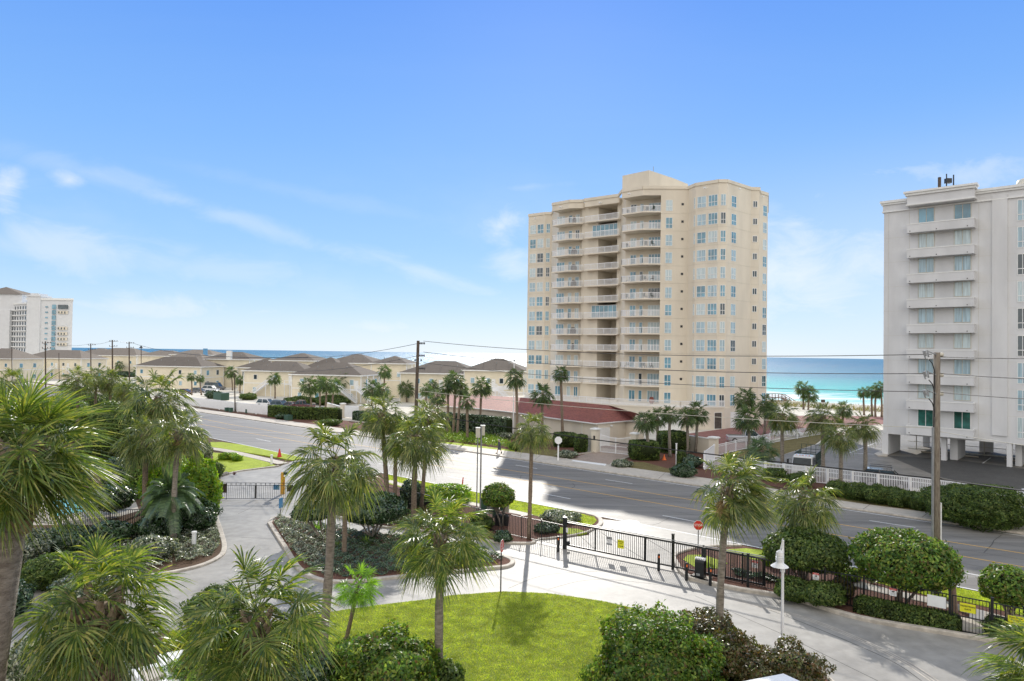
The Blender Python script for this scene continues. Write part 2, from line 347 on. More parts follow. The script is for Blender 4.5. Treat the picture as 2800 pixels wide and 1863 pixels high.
so.rotation_euler = sd.to_track_quat('Z', 'Y').to_euler(); so.location = (0, 60, 60)
SC.view_settings.view_transform = 'Standard'; SC.view_settings.look = 'None'; SC.view_settings.exposure = 0; SC.view_settings.gamma = 1
SC.cycles.use_denoising = True; SC.cycles.max_bounces = 6; SC.cycles.diffuse_bounces = 3; SC.cycles.glossy_bounces = 3; SC.cycles.transmission_bounces = 3; SC.cycles.transparent_max_bounces = 6
SC.cycles.sample_clamp_indirect = 6; SC.cycles.sample_clamp_direct = 5; SC.cycles.use_adaptive_sampling = True; SC.cycles.adaptive_threshold = .02
SC.render.use_persistent_data = False
# ------------------------------------------------------------------ sea, beach, ground
SHO = G(2300, 1112, -2.0); SHO_V = SHO.dot(V)
def uv(a, b): return U*a + V*b
def water():
    m, t, n, l = nt('sea_water')
    o = n.new('ShaderNodeOutputMaterial'); p = n.new('ShaderNodeBsdfPrincipled'); l.new(p.outputs[0], o.inputs[0])
    g = n.new('ShaderNodeNewGeometry')
    d = n.new('ShaderNodeVectorMath'); d.operation = 'DOT_PRODUCT'; l.new(g.outputs['Position'], d.inputs[0]); d.inputs[1].default_value = V
    s = n.new('ShaderNodeMath'); s.operation = 'SUBTRACT'; l.new(d.outputs['Value'], s.inputs[0]); s.inputs[1].default_value = SHO_V
    mp = n.new('ShaderNodeMapping'); mp.inputs['Rotation'].default_value = (0, 0, GA); mp.inputs['Scale'].default_value = (.012, .05, 1); l.new(g.outputs['Position'], mp.inputs[0])
    ns = n.new('ShaderNodeTexNoise'); ns.inputs['Scale'].default_value = 1.6; ns.inputs['Detail'].default_value = 6; ns.inputs['Roughness'].default_value = .6; l.new(mp.outputs[0], ns.inputs['Vector'])
    ma = n.new('ShaderNodeMath'); ma.operation = 'MULTIPLY_ADD'; l.new(ns.outputs['Fac'], ma.inputs[0]); ma.inputs[1].default_value = 130; l.new(s.outputs[0], ma.inputs[2])
    mr = n.new('ShaderNodeMapRange'); mr.inputs[1].default_value = 65; mr.inputs[2].default_value = 1065; l.new(ma.outputs[0], mr.inputs[0])
    cr = n.new('ShaderNodeValToRGB'); l.new(mr.outputs[0], cr.inputs[0]); e = cr.color_ramp.elements
    K = [(0, (.70, .84, .80)), (.03, (.34, .72, .68)), (.07, (.03, .46, .44)), (.13, (.008, .40, .39)), (.22, (.010, .29, .33)), (.34, (.015, .17, .26)), (1, (.018, .135, .235))]
    while len(e) < len(K): e.new(.5)
    for i, (a, c) in enumerate(K): e[i].position = a; e[i].color = (*c, 1)
    # breaking foam in bands along the shore
    mp2 = n.new('ShaderNodeMapping'); mp2.inputs['Rotation'].default_value = (0, 0, GA); mp2.inputs['Scale'].default_value = (.02, .085, 1); l.new(g.outputs['Position'], mp2.inputs[0])
    nf = n.new('ShaderNodeTexNoise'); nf.inputs['Scale'].default_value = 1.3; nf.inputs['Detail'].default_value = 8; nf.inputs['Roughness'].default_value = .62; nf.inputs['Distortion'].default_value = .4; l.new(mp2.outputs[0], nf.inputs['Vector'])
    th = n.new('ShaderNodeMapRange'); th.inputs[1].default_value = 0; th.inputs[2].default_value = 150; th.inputs[3].default_value = .36; th.inputs[4].default_value = .72; l.new(s.outputs[0], th.inputs[0])
    sb = n.new('ShaderNodeMath'); sb.operation = 'SUBTRACT'; l.new(nf.outputs['Fac'], sb.inputs[0]); l.new(th.outputs[0], sb.inputs[1])
    mu = n.new('ShaderNodeMath'); mu.operation = 'MULTIPLY'; mu.use_clamp = True; l.new(sb.outputs[0], mu.inputs[0]); mu.inputs[1].default_value = 9
    mx = n.new('ShaderNodeMix'); mx.data_type = 'RGBA'; l.new(mu.outputs[0], mx.inputs[0]); l.new(cr.outputs[0], mx.inputs[6]); mx.inputs[7].default_value = (.82, .86, .86, 1); l.new(mx.outputs[2], p.inputs['Base Color'])
    p.inputs['Roughness'].default_value = .38; p.inputs['Specular IOR Level'].default_value = .2
    w1 = n.new('ShaderNodeTexNoise'); w1.inputs['Scale'].default_value = .55; w1.inputs['Detail'].default_value = 9; w1.inputs['Roughness'].default_value = .68
    mp3 = n.new('ShaderNodeMapping'); mp3.inputs['Rotation'].default_value = (0, 0, GA+.4); mp3.inputs['Scale'].default_value = (.35, 1, 1); l.new(g.outputs['Position'], mp3.inputs[0]); l.new(mp3.outputs[0], w1.inputs['Vector'])
    b = n.new('ShaderNodeBump'); b.inputs['Strength'].default_value = 1; b.inputs['Distance'].default_value = 1.6; l.new(w1.outputs['Fac'], b.inputs['Height']); l.new(b.outputs[0], p.inputs['Normal'])
water()
def P2(a, b): q = uv(a, b); return (q.x, q.y)
MB().sheet([P2(-6000, SHO_V-6), P2(14000, SHO_V-6), P2(30000, 40000), P2(-30000, 40000)], -2.0).build('sea', 'sea_water', kind='structure')
# land: flat to the dune line, then down to the water
DU = SHO_V-38
MB().sheet([P2(-900, -700), P2(2500, -700), P2(2500, DU), P2(-900, DU)], -.02).build('ground', 'soil', kind='structure')
b = MB()
prof = [(DU-.01, -.02), (DU+6, .9), (DU+14, -.2), (SHO_V-10, -1.2), (SHO_V+25, -3.2)]
for (v0, z0), (v1, z1) in zip(prof, prof[1:]):
    q = [P2(-900, v0), P2(2500, v0), P2(2500, v1), P2(-900, v1)]
    b.add([(q[0][0], q[0][1], z0), (q[1][0], q[1][1], z0), (q[2][0], q[2][1], z1), (q[3][0], q[3][1], z1)], [(3, 2, 1, 0)])
b.build('beach', 'sand', kind='structure')
def sheet(name, px, z, matn, kind='structure', **k):
    return MB().sheet([(p.x, p.y) for p in plist(px)], z).build(name, matn, kind=kind, **k)
def raised(name, pts, z1, matn, world=False):
    P = pts if world else plist(pts)
    return MB().prism([(p[0], p[1]) for p in P], -.015, z1).build(name, matn, kind='structure')
# sandy/sparse ground under the houses across the road
MB().sheet([P2(-30, 70), P2(600, 62), P2(600, DU-2), P2(-30, DU-2)], -.012).build('house_grounds', 'sand', kind='structure')
MB().sheet([P2(-160, DU-26), P2(-10, DU-26), P2(-10, DU-.5), P2(-160, DU-.5)], -.008).build('dune_ground', 'scrubland', kind='structure')
# ---- the road
FAR = [(-300, 994), (120, 1058), (430, 1108), (560, 1130), (735, 1156), (960, 1189), (1196, 1224), (1380, 1251), (1500, 1269), (1744, 1305), (1878, 1325), (2080, 1355), (2282, 1386), (2500, 1418), (2800, 1462), (3300, 1535)]
NEAR = [(-300, 1030), (120, 1105), (430, 1168), (661, 1216), (777, 1241), (960, 1277), (1273, 1340), (1400, 1366), (1565, 1398), (1711, 1427), (2000, 1484), (2312, 1547), (2613, 1605), (2800, 1642), (3300, 1740)]
farw = smooth_line(plist(FAR), 3); nearw = smooth_line(plist(NEAR), 3)
MB().sheet([(p.x, p.y) for p in farw+nearw[::-1]], 0).build('road', 'asphalt', kind='structure')
def offs(pts, d):
    out = []
    for i, p in enumerate(pts):
        t_ = (pts[min(i+1, len(pts)-1)]-pts[max(i-1, 0)]).normalized(); out.append(p+Vector((-t_.y, t_.x, 0))*d)
    return out
# painted lines
b = MB(); b.strip(offs(farw, -.55), .12, .008); b.strip(offs(nearw, .12), .14, .008)
b.build('edge_lines', 'paint_white', kind='structure')
Y1 = [(-200, 1009), (300, 1098), (620, 1159), (700, 1172), (1160, 1247), (1356, 1280), (1700, 1336), (1890, 1367), (2220, 1420), (2331, 1440), (2800, 1514), (3200, 1578)]
Y2 = [(-200, 1013), (300, 1112), (578, 1166), (789, 1203), (1160, 1268), (1400, 1308), (1700, 1360), (1944, 1402), (2175, 1444), (2297, 1465), (2599, 1516), (2755, 1543), (3200, 1620)]
b = MB(); b.strip(smooth_line(plist(Y1), 4), .12, .008); b.strip(smooth_line(plist(Y2), 4), .12, .008); b.build('centre_lines', 'paint_yellow', kind='structure')
DA = [(1225, 1303.5), (1289, 1315), (1484, 1350), (1560, 1364.5), (1809, 1410), (1902, 1427), (2297, 1502), (2400, 1521), (2420, 1524)]
b = MB()
for a_, c_ in (((1225, 1303.5), (1289, 1315)), ((1484, 1350), (1560, 1364.5)), ((1812, 1410), (1902, 1427)), ((2200, 1484), (2330, 1509)), ((2640, 1567), (2790, 1596)), ((1410, 1272), (1469, 1282)), ((1656, 1312), (1729, 1323)), ((1975, 1362), (2070, 1376)), ((2377, 1424), (2503, 1443)), ((1035, 1268), (1080, 1276)), ((1215, 1242), (1262, 1249)), ((870, 1237), (905, 1244)), ((700, 1200), (740, 1208))):
    b.strip(plist([a_, c_]), .12, .008)
b.build('lane_dashes', 'paint_white', kind='structure')
b = MB(); mid = [f_*.5+n_*.5 for f_, n_ in zip(smooth_line(plist(FAR), 3), smooth_line(plist(NEAR), 3))]
for d_ in (-3.6, .05, 3.7): b.strip(offs(smooth_line(plist(Y2), 4), d_+1.8), .035, .007)
for q in (((2690, 1512), (2712, 1490), (2718, 1478), (2738, 1464)), ((1560, 1338), (1572, 1330), (1566, 1322)), ((1765, 1440), (1800, 1432), (1830, 1416)), ((2010, 1470), (2060, 1440)), ((620, 1180), (650, 1172)), ((1380, 1330), (1420, 1318), (1425, 1300))): b.strip(plist(q), .05, .007)
b.build('road_cracks', 'asphalt_dark', kind='structure')
# far kerb + sidewalk
SW = [(-300, 989), (120, 1052), (430, 1100), (560, 1121), (660, 1135), (735, 1146), (960, 1177), (1196, 1213), (1380, 1235), (1500, 1250), (1744, 1285), (1878, 1303), (2080, 1334), (2282, 1370), (2500, 1400), (2800, 1439), (3300, 1505)]
sww = smooth_line(plist(SW), 3)
MB().prism([(p.x, p.y) for p in offs(farw, .15)+sww[::-1]], -.01, .12).build('far_pavement', 'walk', kind='structure')
MB().strip(offs(farw, .02), .22, -.01, .13).build('far_kerb', 'kerb', kind='structure')
b = MB()
for px, y0, y1 in ((300, 1078, 1088), (660, 1136, 1145), (900, 1170, 1180), (1100, 1199, 1209), (1290, 1225, 1237), (1460, 1245, 1262), (1800, 1293, 1313), (1990, 1322, 1341), (2180, 1353, 1370), (2360, 1381, 1397), (2520, 1403, 1420), (2670, 1423, 1442)):
    q = plist([(px, y1), (px+22, y0)]); b.strip(q, .035, .1235)
b.build('pavement_joints', 'soil', kind='structure')
# strip behind the sidewalk: dry lawns, mulch, pavers
sheet('verge', [(560, 1120), (640, 1128), (784, 1141), (940, 1150), (1080, 1165), (1190, 1183), (1430, 1222), (1600, 1235), (1600, 1266), (1380, 1235), (1196, 1213), (735, 1146)], .004, 'mulch')
raised('dry_lawn', [(1406, 1238), (1440, 1230), (1500, 1231), (1560, 1238), (1545, 1254), (1536, 1258), (1500, 1252)], .10, 'lawn_dry')
raised('dry_lawn', [(1672, 1277), (1690, 1265), (1760, 1266), (1830, 1285), (1875, 1300), (1740, 1284)], .10, 'lawn_dry')
raised('dry_lawn', [(1190, 1209), (1250, 1213), (1350, 1226), (1406, 1234), (1408, 1239), (1380, 1235), (1196, 1213)], .10, 'lawn_bright')
raised('dry_lawn', [(2240, 1335), (2320, 1345), (2600, 1385), (2800, 1415), (3100, 1455), (3200, 1490), (2800, 1438), (2500, 1399), (2282, 1369), (2210, 1350)], .09, 'lawn_dry')
sheet('mulch_bed', [(1190, 1140), (1340, 1140), (1450, 1160), (1560, 1195), (1600, 1225), (1560, 1238), (1440, 1232), (1230, 1205)], .006, 'mulch')
sheet('mulch_bed', [(1620, 1210), (1760, 1210), (2000, 1235), (2220, 1300), (2600, 1360), (3000, 1410), (3000, 1450), (2600, 1392), (2240, 1345), (1880, 1302), (1830, 1285), (1690, 1270)], .006, 'mulch')
raised('paver_drive', [(1560, 1258), (1590, 1246), (1622, 1238), (1640, 1225), (1712, 1235), (1745, 1243), (1705, 1256), (1680, 1275), (1655, 1276)], .06, 'paver_tan')
sheet('painted_bar', [(1562, 1264), (1568, 1261), (1658, 1272), (1655, 1277)], .126, 'paint_white')
MB().strip(smooth_line(plist([(1545, 1258), (1575, 1245), (1640, 1236)]), 5), .2, 0, .14).build('drive_kerb', 'kerb', kind='structure')
MB().strip(smooth_line(plist([(1668, 1280), (1672, 1270), (1700, 1258), (1745, 1245)]), 5), .2, 0, .14).build('drive_kerb', 'kerb', kind='structure')
# courtyard pavers, lawn and car park between the tower and the white building
raised('paver_court', [(1800, 1190), (1870, 1188), (1990, 1172), (2110, 1140), (2240, 1136), (2420, 1140), (2420, 1160), (2245, 1172), (2120, 1200), (1960, 1248), (1890, 1235), (1790, 1225)], .03, 'paver')
raised('side_lawn', [(1990, 1240), (2120, 1204), (2250, 1176), (2270, 1183), (2260, 1192), (2230, 1215), (2080, 1262), (1960, 1252)], .05, 'lawn_dry')
sheet('car_park', [(2040, 1275), (2240, 1213), (2290, 1192), (2420, 1175), (2900, 1175), (3400, 1300), (3400, 1420), (2850, 1375), (2400, 1322), (2200, 1295)], .002, 'asphalt_lot')
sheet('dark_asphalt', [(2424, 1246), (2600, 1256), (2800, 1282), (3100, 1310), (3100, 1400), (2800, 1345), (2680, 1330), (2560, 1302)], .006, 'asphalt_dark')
b = MB()
for q in (((2320, 1240), (2395, 1211)), ((2322, 1239), (2400, 1243)), ((2365, 1223), (2416, 1228))): b.strip(plist(q), .14, .010)
b.build('parking_lines', 'paint_white', kind='structure')
raised('corner_kerb', [(2390, 1243), (2418, 1231), (2430, 1240), (2426, 1249), (2400, 1248)], .12, 'walk')
# houses' car park by the road
sheet('sandy_lot', [(330, 1075), (480, 1040), (600, 1050), (700, 1085), (860, 1105), (860, 1118), (700, 1105), (500, 1092), (420, 1092)], .004, 'sand')
# ---- near side: driveways
DRV = [(590, 1330), (594, 1309), (640, 1293), (700, 1285), (760, 1278), (800, 1262), (840, 1254), (960, 1277), (1040, 1293), (1010, 1305), (930, 1320), (850, 1345), (830, 1370), (850, 1395), (952, 1424), (1010, 1440), (1145, 1454), (1300, 1476), (1369, 1486), (1450, 1489), (1462, 1482), (1480, 1478), (1545, 1472), (1610, 1464), (1640, 1449), (1640, 1420), (1711, 1427), (2000, 1484), (2020, 1492), (1960, 1497), (1900, 1502), (1845, 1520), (1838, 1545), (1870, 1575), (1995, 1611), (2167, 1641), (2350, 1695), (2595, 1737), (2717, 1758), (3100, 1835), (3300, 2100), (2600, 2100), (2420, 1990), (2270, 1863), (2244, 1840), (2129, 1790), (2064, 1764), (1940, 1722), (1806, 1684), (1765, 1673), (1717, 1660), (1646, 1644), (1497, 1623), (1378, 1618), (1230, 1629), (1172, 1639), (1023, 1657), (949, 1667), (830, 1685), (680, 1712), (511, 1724), (457, 1726), (250, 1760), (-100, 1830), (-100, 1600), (200, 1590), (400, 1576), (529, 1554), (594, 1528), (612, 1501), (604, 1460), (590, 1418), (586, 1368)]
sheet('driveway', DRV, .012, 'concrete')
b = MB()
for q in (((590, 1391), (700, 1394), (860, 1396)), ((1390, 1610), (1500, 1572), (1700, 1560)), ((1545, 1535), (1700, 1562), (1900, 1612), (2100, 1668), (2400, 1790), (2520, 1863)), ((1500, 1612), (1640, 1585), (1900, 1612)), ((2150, 1740), (2400, 1863)), ((1900, 1630), (2150, 1740)), ((690, 1388), (651, 1406)), ((660, 1470), (760, 1475)), ((1120, 1600), (1330, 1575))):
    b.strip(smooth_line(plist(q), 6), .04, .0145)
b.build('concrete_joints', 'asphalt_dark', kind='structure')
b = MB()
q = smooth_line(plist([(1900, 1614), (2050, 1655), (2200, 1695), (2350, 1755), (2470, 1815), (2560, 1875)]), 6)
for d_ in (0, .16, .32): b.strip(offs(q, d_), .05, .0165)
b.build('tyre_marks', 'kerb', kind='structure')
sheet('apron', [(1640, 1420), (1711, 1427), (2000, 1484), (1900, 1502), (1845, 1520), (1700, 1490), (1610, 1462)], .0145, 'concrete')
def kerb(px, name='kerb', w=.26, h=.13, n_=5, z=0): return MB().strip(smooth_line(plist(px), n_), w, z, h).build(name, 'kerb', kind='structure')
# island
ISL = [(737, 1434), (752, 1418), (800, 1421), (880, 1440), (945, 1452), (1010, 1460), (1130, 1474), (1230, 1490), (1330, 1512), (1385, 1528), (1402, 1540), (1385, 1552), (1330, 1558), (1167, 1574), (1050, 1585), (960, 1594), (880, 1590), (820, 1560), (780, 1500)]
raised('island_soil', ISL, .10, 'mulch'); kerb(ISL+[ISL[0]], w=.3, h=.15)
# planted strip between gate drive and road, fence runs through it
PL1 = [(830, 1370), (850, 1345), (930, 1320), (1010, 1305), (1060, 1300), (1273, 1343), (1400, 1370), (1565, 1402), (1630, 1416), (1640, 1430), (1628, 1447), (1600, 1458), (1545, 1468), (1490, 1474), (1462, 1480), (1450, 1487), (1369, 1485), (1300, 1474), (1145, 1452), (1010, 1438), (952, 1422), (850, 1393)]
raised('planting_strip', PL1, .09, 'mulch'); kerb([(1628, 1446), (1643, 1432), (1630, 1414), (1565, 1400)], w=.35); kerb([(1462, 1480), (1450, 1488), (1369, 1486), (1300, 1475), (1145, 1453), (1010, 1439), (952, 1423), (850, 1394), (829, 1371), (848, 1345), (930, 1319), (1010, 1303)])
kerb([(1470, 1478), (1545, 1470), (1600, 1459), (1628, 1446)], w=.2)
raised('grass_verge', [(1060, 1301), (1273, 1344), (1400, 1371), (1565, 1403), (1625, 1418), (1632, 1428), (1612, 1446), (1560, 1430), (1500, 1420), (1430, 1408), (1330, 1382), (1250, 1375), (1150, 1352), (1060, 1325)], .11, 'lawn_bright')
MB().strip(smooth_line(plist([(1060, 1318), (1250, 1372), (1330, 1389), (1425, 1408), (1445, 1414)]), 4), .9, .09, .125).build('footpath', 'walk', kind='structure')
raised('grass_verge', [(1520, 1462), (1530, 1446), (1580, 1450), (1606, 1460), (1585, 1466)], .105, 'lawn_bright')
# right planting strip
PR = [(1850, 1540), (1845, 1522), (1900, 1503), (1960, 1498), (2020, 1494), (2312, 1552), (2613, 1611), (2800, 1648), (3100, 1706), (3100, 1828), (2717, 1756), (2595, 1735), (2350, 1693), (2167, 1639), (1995, 1609), (1880, 1578)]
raised('planting_strip', PR, .09, 'mulch')
kerb([(2026, 1497), (1960, 1498), (1900, 1504), (1846, 1522), (1850, 1545), (1880, 1580), (1995, 1611), (2167, 1641), (2350, 1695), (2595, 1737), (2717, 1758), (3100, 1830)], w=.28, h=.2)
raised('grass_verge', [(2300, 1553), (2613, 1612), (2800, 1649), (3100, 1707), (3100, 1735), (2800, 1690), (2640, 1652), (2560, 1640), (2440, 1610), (2330, 1580)], .11, 'lawn_bright')
raised('grass_verge', [(1868, 1535), (1880, 1522), (1925, 1522), (1990, 1545), (1965, 1560), (1900, 1556)], .11, 'lawn_bright')
raised('grass_verge', [(1975, 1508), (2040, 1504), (2110, 1512), (2130, 1535), (2060, 1535)], .11, 'lawn_bright')
MB().strip(smooth_line(plist([(2340, 1600), (2420, 1622), (2560, 1652), (2640, 1672), (2800, 1715), (3000, 1760)]), 4), 1.0, .09, .125).build('footpath', 'walk', kind='structure')
MB().prism([(p.x, p.y) for p in plist([(2610, 1725), (2620, 1690), (2680, 1700), (2740, 1712), (2716, 1748)])], .08, .128).build('footpath', 'walk', kind='structure')
# left verge at the far end of the left drive
raised('grass_verge', [(575, 1211), (607, 1211), (661, 1218), (777, 1243), (835, 1255), (800, 1261), (720, 1247), (650, 1236), (578, 1224)], .10, 'lawn_bright')
raised('grass_verge', [(580, 1240), (640, 1243), (730, 1266), (758, 1277), (700, 1284), (645, 1291), (610, 1295), (590, 1285)], .10, 'lawn_bright')
MB().strip(smooth_line(plist([(560, 1226), (620, 1235), (680, 1248), (775, 1270)]), 4), 1.3, .02, .11).build('footpath', 'walk', kind='structure')
kerb([(586, 1330), (592, 1309), (640, 1293), (700, 1284), (762, 1276)])
kerb([(588, 1400), (591, 1418), (605, 1462), (613, 1501), (596, 1528), (529, 1555), (400, 1577), (150, 1592)], w=.3)
raised('bed_soil', [(588, 1400), (591, 1418), (605, 1462), (613, 1501), (596, 1526), (529, 1553), (400, 1575), (150, 1590), (-150, 1600), (-150, 1300), (100, 1150), (420, 1180), (560, 1212), (580, 1240), (590, 1285), (588, 1330)], .09, 'soil')
# the main lawn
LAWN = [(949, 1669), (1023, 1659), (1172, 1641), (1230, 1631), (1378, 1620), (1497, 1625), (1646, 1646), (1717, 1662), (1800, 1690), (1750, 1760), (1640, 1840), (1620, 1900), (1620, 2100), (1000, 2100), (900, 1900), (700, 1850), (560, 1800), (540, 1760), (511, 1728), (680, 1716), (830, 1688)]
lw = plist(LAWN); MB().prism([(p.x, p.y) for p in lw], -.015, .05).build('lawn_ground', 'lawn', kind='structure')
raised('bed_soil', [(1800, 1688), (1806, 1685), (1940, 1724), (2064, 1766), (2129, 1792), (2244, 1842), (2270, 1866), (2420, 1992), (2400, 2100), (1640, 2100), (1640, 1850), (1750, 1762)], .06, 'mulch')
kerb([(2040, 1755), (2129, 1791), (2244, 1841), (2272, 1866), (2420, 1992)], w=.2, h=.12)
raised('bed_soil', [(-200, 1850), (250, 1765), (455, 1730), (508, 1728), (540, 1762), (560, 1802), (700, 1855), (900, 1905), (1000, 2100), (-200, 2400)], .06, 'soil')
sheet('footpath', [(20, 1790), (40, 1800), (110, 1900), (160, 2100), (-200, 2100), (-100, 1850)], .075, 'walk')
sheet('pool_deck', [(60, 1340), (150, 1350), (360, 1345), (380, 1400), (250, 1440), (90, 1440), (0, 1400)], .10, 'walk')
sheet('pool_water', [(130, 1375), (190, 1364), (235, 1372), (282, 1372), (285, 1388), (240, 1402), (150, 1416), (137, 1398)], .115, 'pool_water')
# ------------------------------------------------------------------ vegetation
def np_mesh(name, V4, matn, core=None, corem='core'):
    """V4: (N,k,3) array of separate k-gons; core: (verts, faces)"""
    N, k, _ = V4.shape; vs = V4.reshape(-1, 3); fc = 0
    me = bpy.data.meshes.new(name)
    nv = len(vs); cv = core[0] if core else []; cf = core[1] if core else []
    me.vertices.add(nv+len(cv)); co = np.vstack([vs, np.array(cv)]) if len(cv) else vs
    me.vertices.foreach_set('co', co.astype(np.float32).ravel())
    li = np.arange(nv, dtype=np.int32); ls = np.arange(0, nv, k, dtype=np.int32)
    mi = np.zeros(N, dtype=np.int32)
    if len(cv):
        cl = np.array([i+nv for f in cf for i in f], dtype=np.int32); starts = []; q = nv
        for f in cf: starts.append(q); q += len(f)
        li = np.concatenate([li, cl]); ls = np.concatenate([ls, np.array(starts, dtype=np.int32)]); mi = np.concatenate([mi, np.ones(len(cf), dtype=np.int32)])
    me.loops.add(len(li)); me.loops.foreach_set('vertex_index', li)
    me.polygons.add(len(ls)); me.polygons.foreach_set('loop_start', ls); me.polygons.foreach_set('material_index', mi)
    me.materials.append(M[matn])
    if len(cv): me.materials.append(M[corem])
    me.update(calc_edges=True); me.validate()
    return me
def norm(a): return a/np.maximum(np.linalg.norm(a, axis=-1, keepdims=True), 1e-9)
def leaf_quads(P, N, size, rng, asp=.5, up_bias=.0):
    """diamond leaves at points P, facing roughly along N"""
    n = norm(N + rng.normal(0, .55, P.shape)); r = rng.normal(0, 1, P.shape); r[:, 2] += up_bias
    t_ = norm(np.cross(n, r)); u_ = np.cross(n, t_); s = size*rng.uniform(.6, 1.3, (len(P), 1))
    bend = n*s*.18
    return np.stack([P-t_*s, P-u_*s*asp+bend, P+t_*s, P+u_*s*asp+bend], 1)
def lumps(D, rng, k=14, a=.16, kap=9):
    c = norm(rng.normal(0, 1, (k, 3))); d = D@c.T; c2 = norm(rng.normal(0, 1, (k*5, 3))); d2 = D@c2.T
    return 1-a*.75+a*np.exp(kap*(d-1)).max(1)+a*.5*(np.exp(60*(d2-1)).max(1)-.4)
def ico(sub, r, rng=None, a=0, c=(0, 0, 0), zmin=None):
    import bmesh
    bm = bmesh.new(); bmesh.ops.create_icosphere(bm, subdivisions=sub, radius=1)
    vs = []
    for v in bm.verts:
        q = 1+(rng.uniform(-a, a) if rng is not None else 0); x = v.co*q
        z = x.z*r[2]+c[2]
        if zmin is not None: z = max(z, zmin)
        vs.append((x.x*r[0]+c[0], x.y*r[1]+c[1], z))
    fs = [tuple(v.index for v in f.verts) for f in bm.faces]; bm.free(); return vs, fs
def sphere_leaves(rx, ry, rz, size, dens, rng, zc=0, zmin=None, boxy=0, gaps=0, asp=.5, maxn=34000, lump=.3):
    area = 4*math.pi*((rx*ry)**1.6/3+(rx*rz)**1.6/3+(ry*rz)**1.6/3)**(1/1.6)
    n = int(min(maxn, dens*area/(size*size*asp*2)))
    D = norm(rng.normal(0, 1, (n, 3)))
    if boxy:
        mx_ = np.abs(D).max(1, keepdims=True); D2 = D*((1-boxy)+boxy/mx_*.78)
    else: D2 = D
    L = lumps(D, rng, 16, lump)[:, None] if not boxy else 1.0
    sh = 1-np.abs(rng.normal(0, .09, (n, 1)))+.03; tw = rng.random((n, 1)) < (.07 if not boxy else .02); sh = np.where(tw, 1+rng.random((n, 1))*.10, sh)
    P = D2*L*sh*np.array([rx, ry, rz])
    P[:, 2] += zc
    keep = np.ones(n, bool)
    if zmin is not None: keep = P[:, 2] > zmin
    if gaps:
        g = lumps(norm(D+.001), np.random.default_rng(int(rng.integers(1e6))), 10, 1, 30); keep &= ~((g > 1.1-gaps) & (rng.random(n) < .75))
    Nn = norm(D/np.array([rx, ry, rz]))
    return leaf_quads(P[keep], Nn[keep], size, rng, asp)
_sc = [100]
def rngn(): _sc[0] += 1; return np.random.default_rng(_sc[0])
def shrub(cx, cy, rx, ry, leaf, label, size=.08, cat='shrub', name='shrub', D=None, boxy=0, dens=2.2, group=None, dep=1.0, base=None, lump=.3):
    """a shrub filling this box of the photograph, standing on the ground"""
    by = base if base else cy+ry*.82
    if D is None: D = FPX*H/(by-hor(cx))
    s = D/FPX; g = at(cx, by, D); r = rx*s; rz = ry*s; zc = max(at(cx, cy, D).z, rz*.35)
    rng = rngn(); size = max(size, D*.0013)
    Q = sphere_leaves(r, r*dep, rz, size, dens, rng, zc=zc, zmin=.02, boxy=boxy, lump=lump)
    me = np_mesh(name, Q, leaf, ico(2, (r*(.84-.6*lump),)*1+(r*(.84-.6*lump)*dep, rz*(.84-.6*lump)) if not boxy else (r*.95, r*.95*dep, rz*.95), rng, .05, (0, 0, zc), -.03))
    return link(name, me, None, (g.x, g.y, 0), 0, label, cat, group)
def hedge(px, hgt, wid, leaf, label, size=.09, cat='hedge', dens=2.0, group=None, lump=.12):
    """a clipped hedge along a ground line"""
    pts = plist(px); rng = rngn(); o = pts[0].copy(); A = []; Nn = []; mb = MB(); L = 0
    D = pts[0].y; size = max(size, D*.0013)
    for a, b in zip(pts, pts[1:]):
        ln = (b-a).length; d = (b-a)/ln; nr = np.array([-d.y, d.x, 0]); per = 2*hgt+wid; n = int(dens*per*ln/(size*size)); n = min(n, 14000)
        u_ = rng.random(n)*ln; w_ = rng.random(n)*per
        P = np.zeros((n, 3)); N = np.zeros((n, 3))
        for sgn, m_ in ((1, w_ < hgt), (-1, w_ > hgt+wid)):
            z = rng.random(m_.sum())*hgt; P[m_] = nr*(sgn*wid/2); P[m_, 2] = z; N[m_] = nr*sgn
        m_ = (w_ >= hgt) & (w_ <= hgt+wid); P[m_] = nr*((w_[m_]-hgt)/wid-.5)[:, None]*wid; P[m_, 2] = hgt; N[m_] = (0, 0, 1)
        wob = np.sin(u_*1.7+w_*1.3)*.4+np.sin(u_*4.1+2*w_)*.3+rng.normal(0, .5, n)
        P += N*(wob*lump*.5)[:, None]; base = np.array(a)-np.array(o)
        P += np.array(d)*u_[:, None]+base; A.append(P); Nn.append(N)
        c = (a+b)/2-o; mb.box((c.x, c.y, hgt*.46), (ln+wid*.5, wid*.86, hgt*.92), math.atan2(d.y, d.x))
    # end caps
    for a, b in ((pts[0], pts[1]), (pts[-1], pts[-2])):
        d = (a-b).normalized(); n = int(dens*wid*hgt/(size*size)); nr = Vector((-d.y, d.x, 0)); P = np.array([(a-o)+nr*rng.uniform(-wid/2, wid/2)+d*rng.uniform(-.05, .15)+Vector((0, 0, rng.random()*hgt)) for _ in range(n)]).reshape(-1, 3)
        A.append(P); Nn.append(np.tile(np.array(d), (len(P), 1)))
    P = np.vstack(A); N = np.vstack(Nn)
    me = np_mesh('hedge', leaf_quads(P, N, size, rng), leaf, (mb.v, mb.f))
    return link('hedge', me, None, (o.x, o.y, 0), 0, label, cat, group)
def in_poly(P, poly):
    x, y = P[:, 0], P[:, 1]; ins = np.zeros(len(P), bool); n = len(poly)
    for i in range(n):
        x0, y0 = poly[i][0], poly[i][1]; x1, y1 = poly[(i+1) % n][0], poly[(i+1) % n][1]
        c = ((y0 > y) != (y1 > y)) & (x < (x1-x0)*(y-y0)/((y1-y0) or 1e-9)+x0); ins ^= c
    return ins
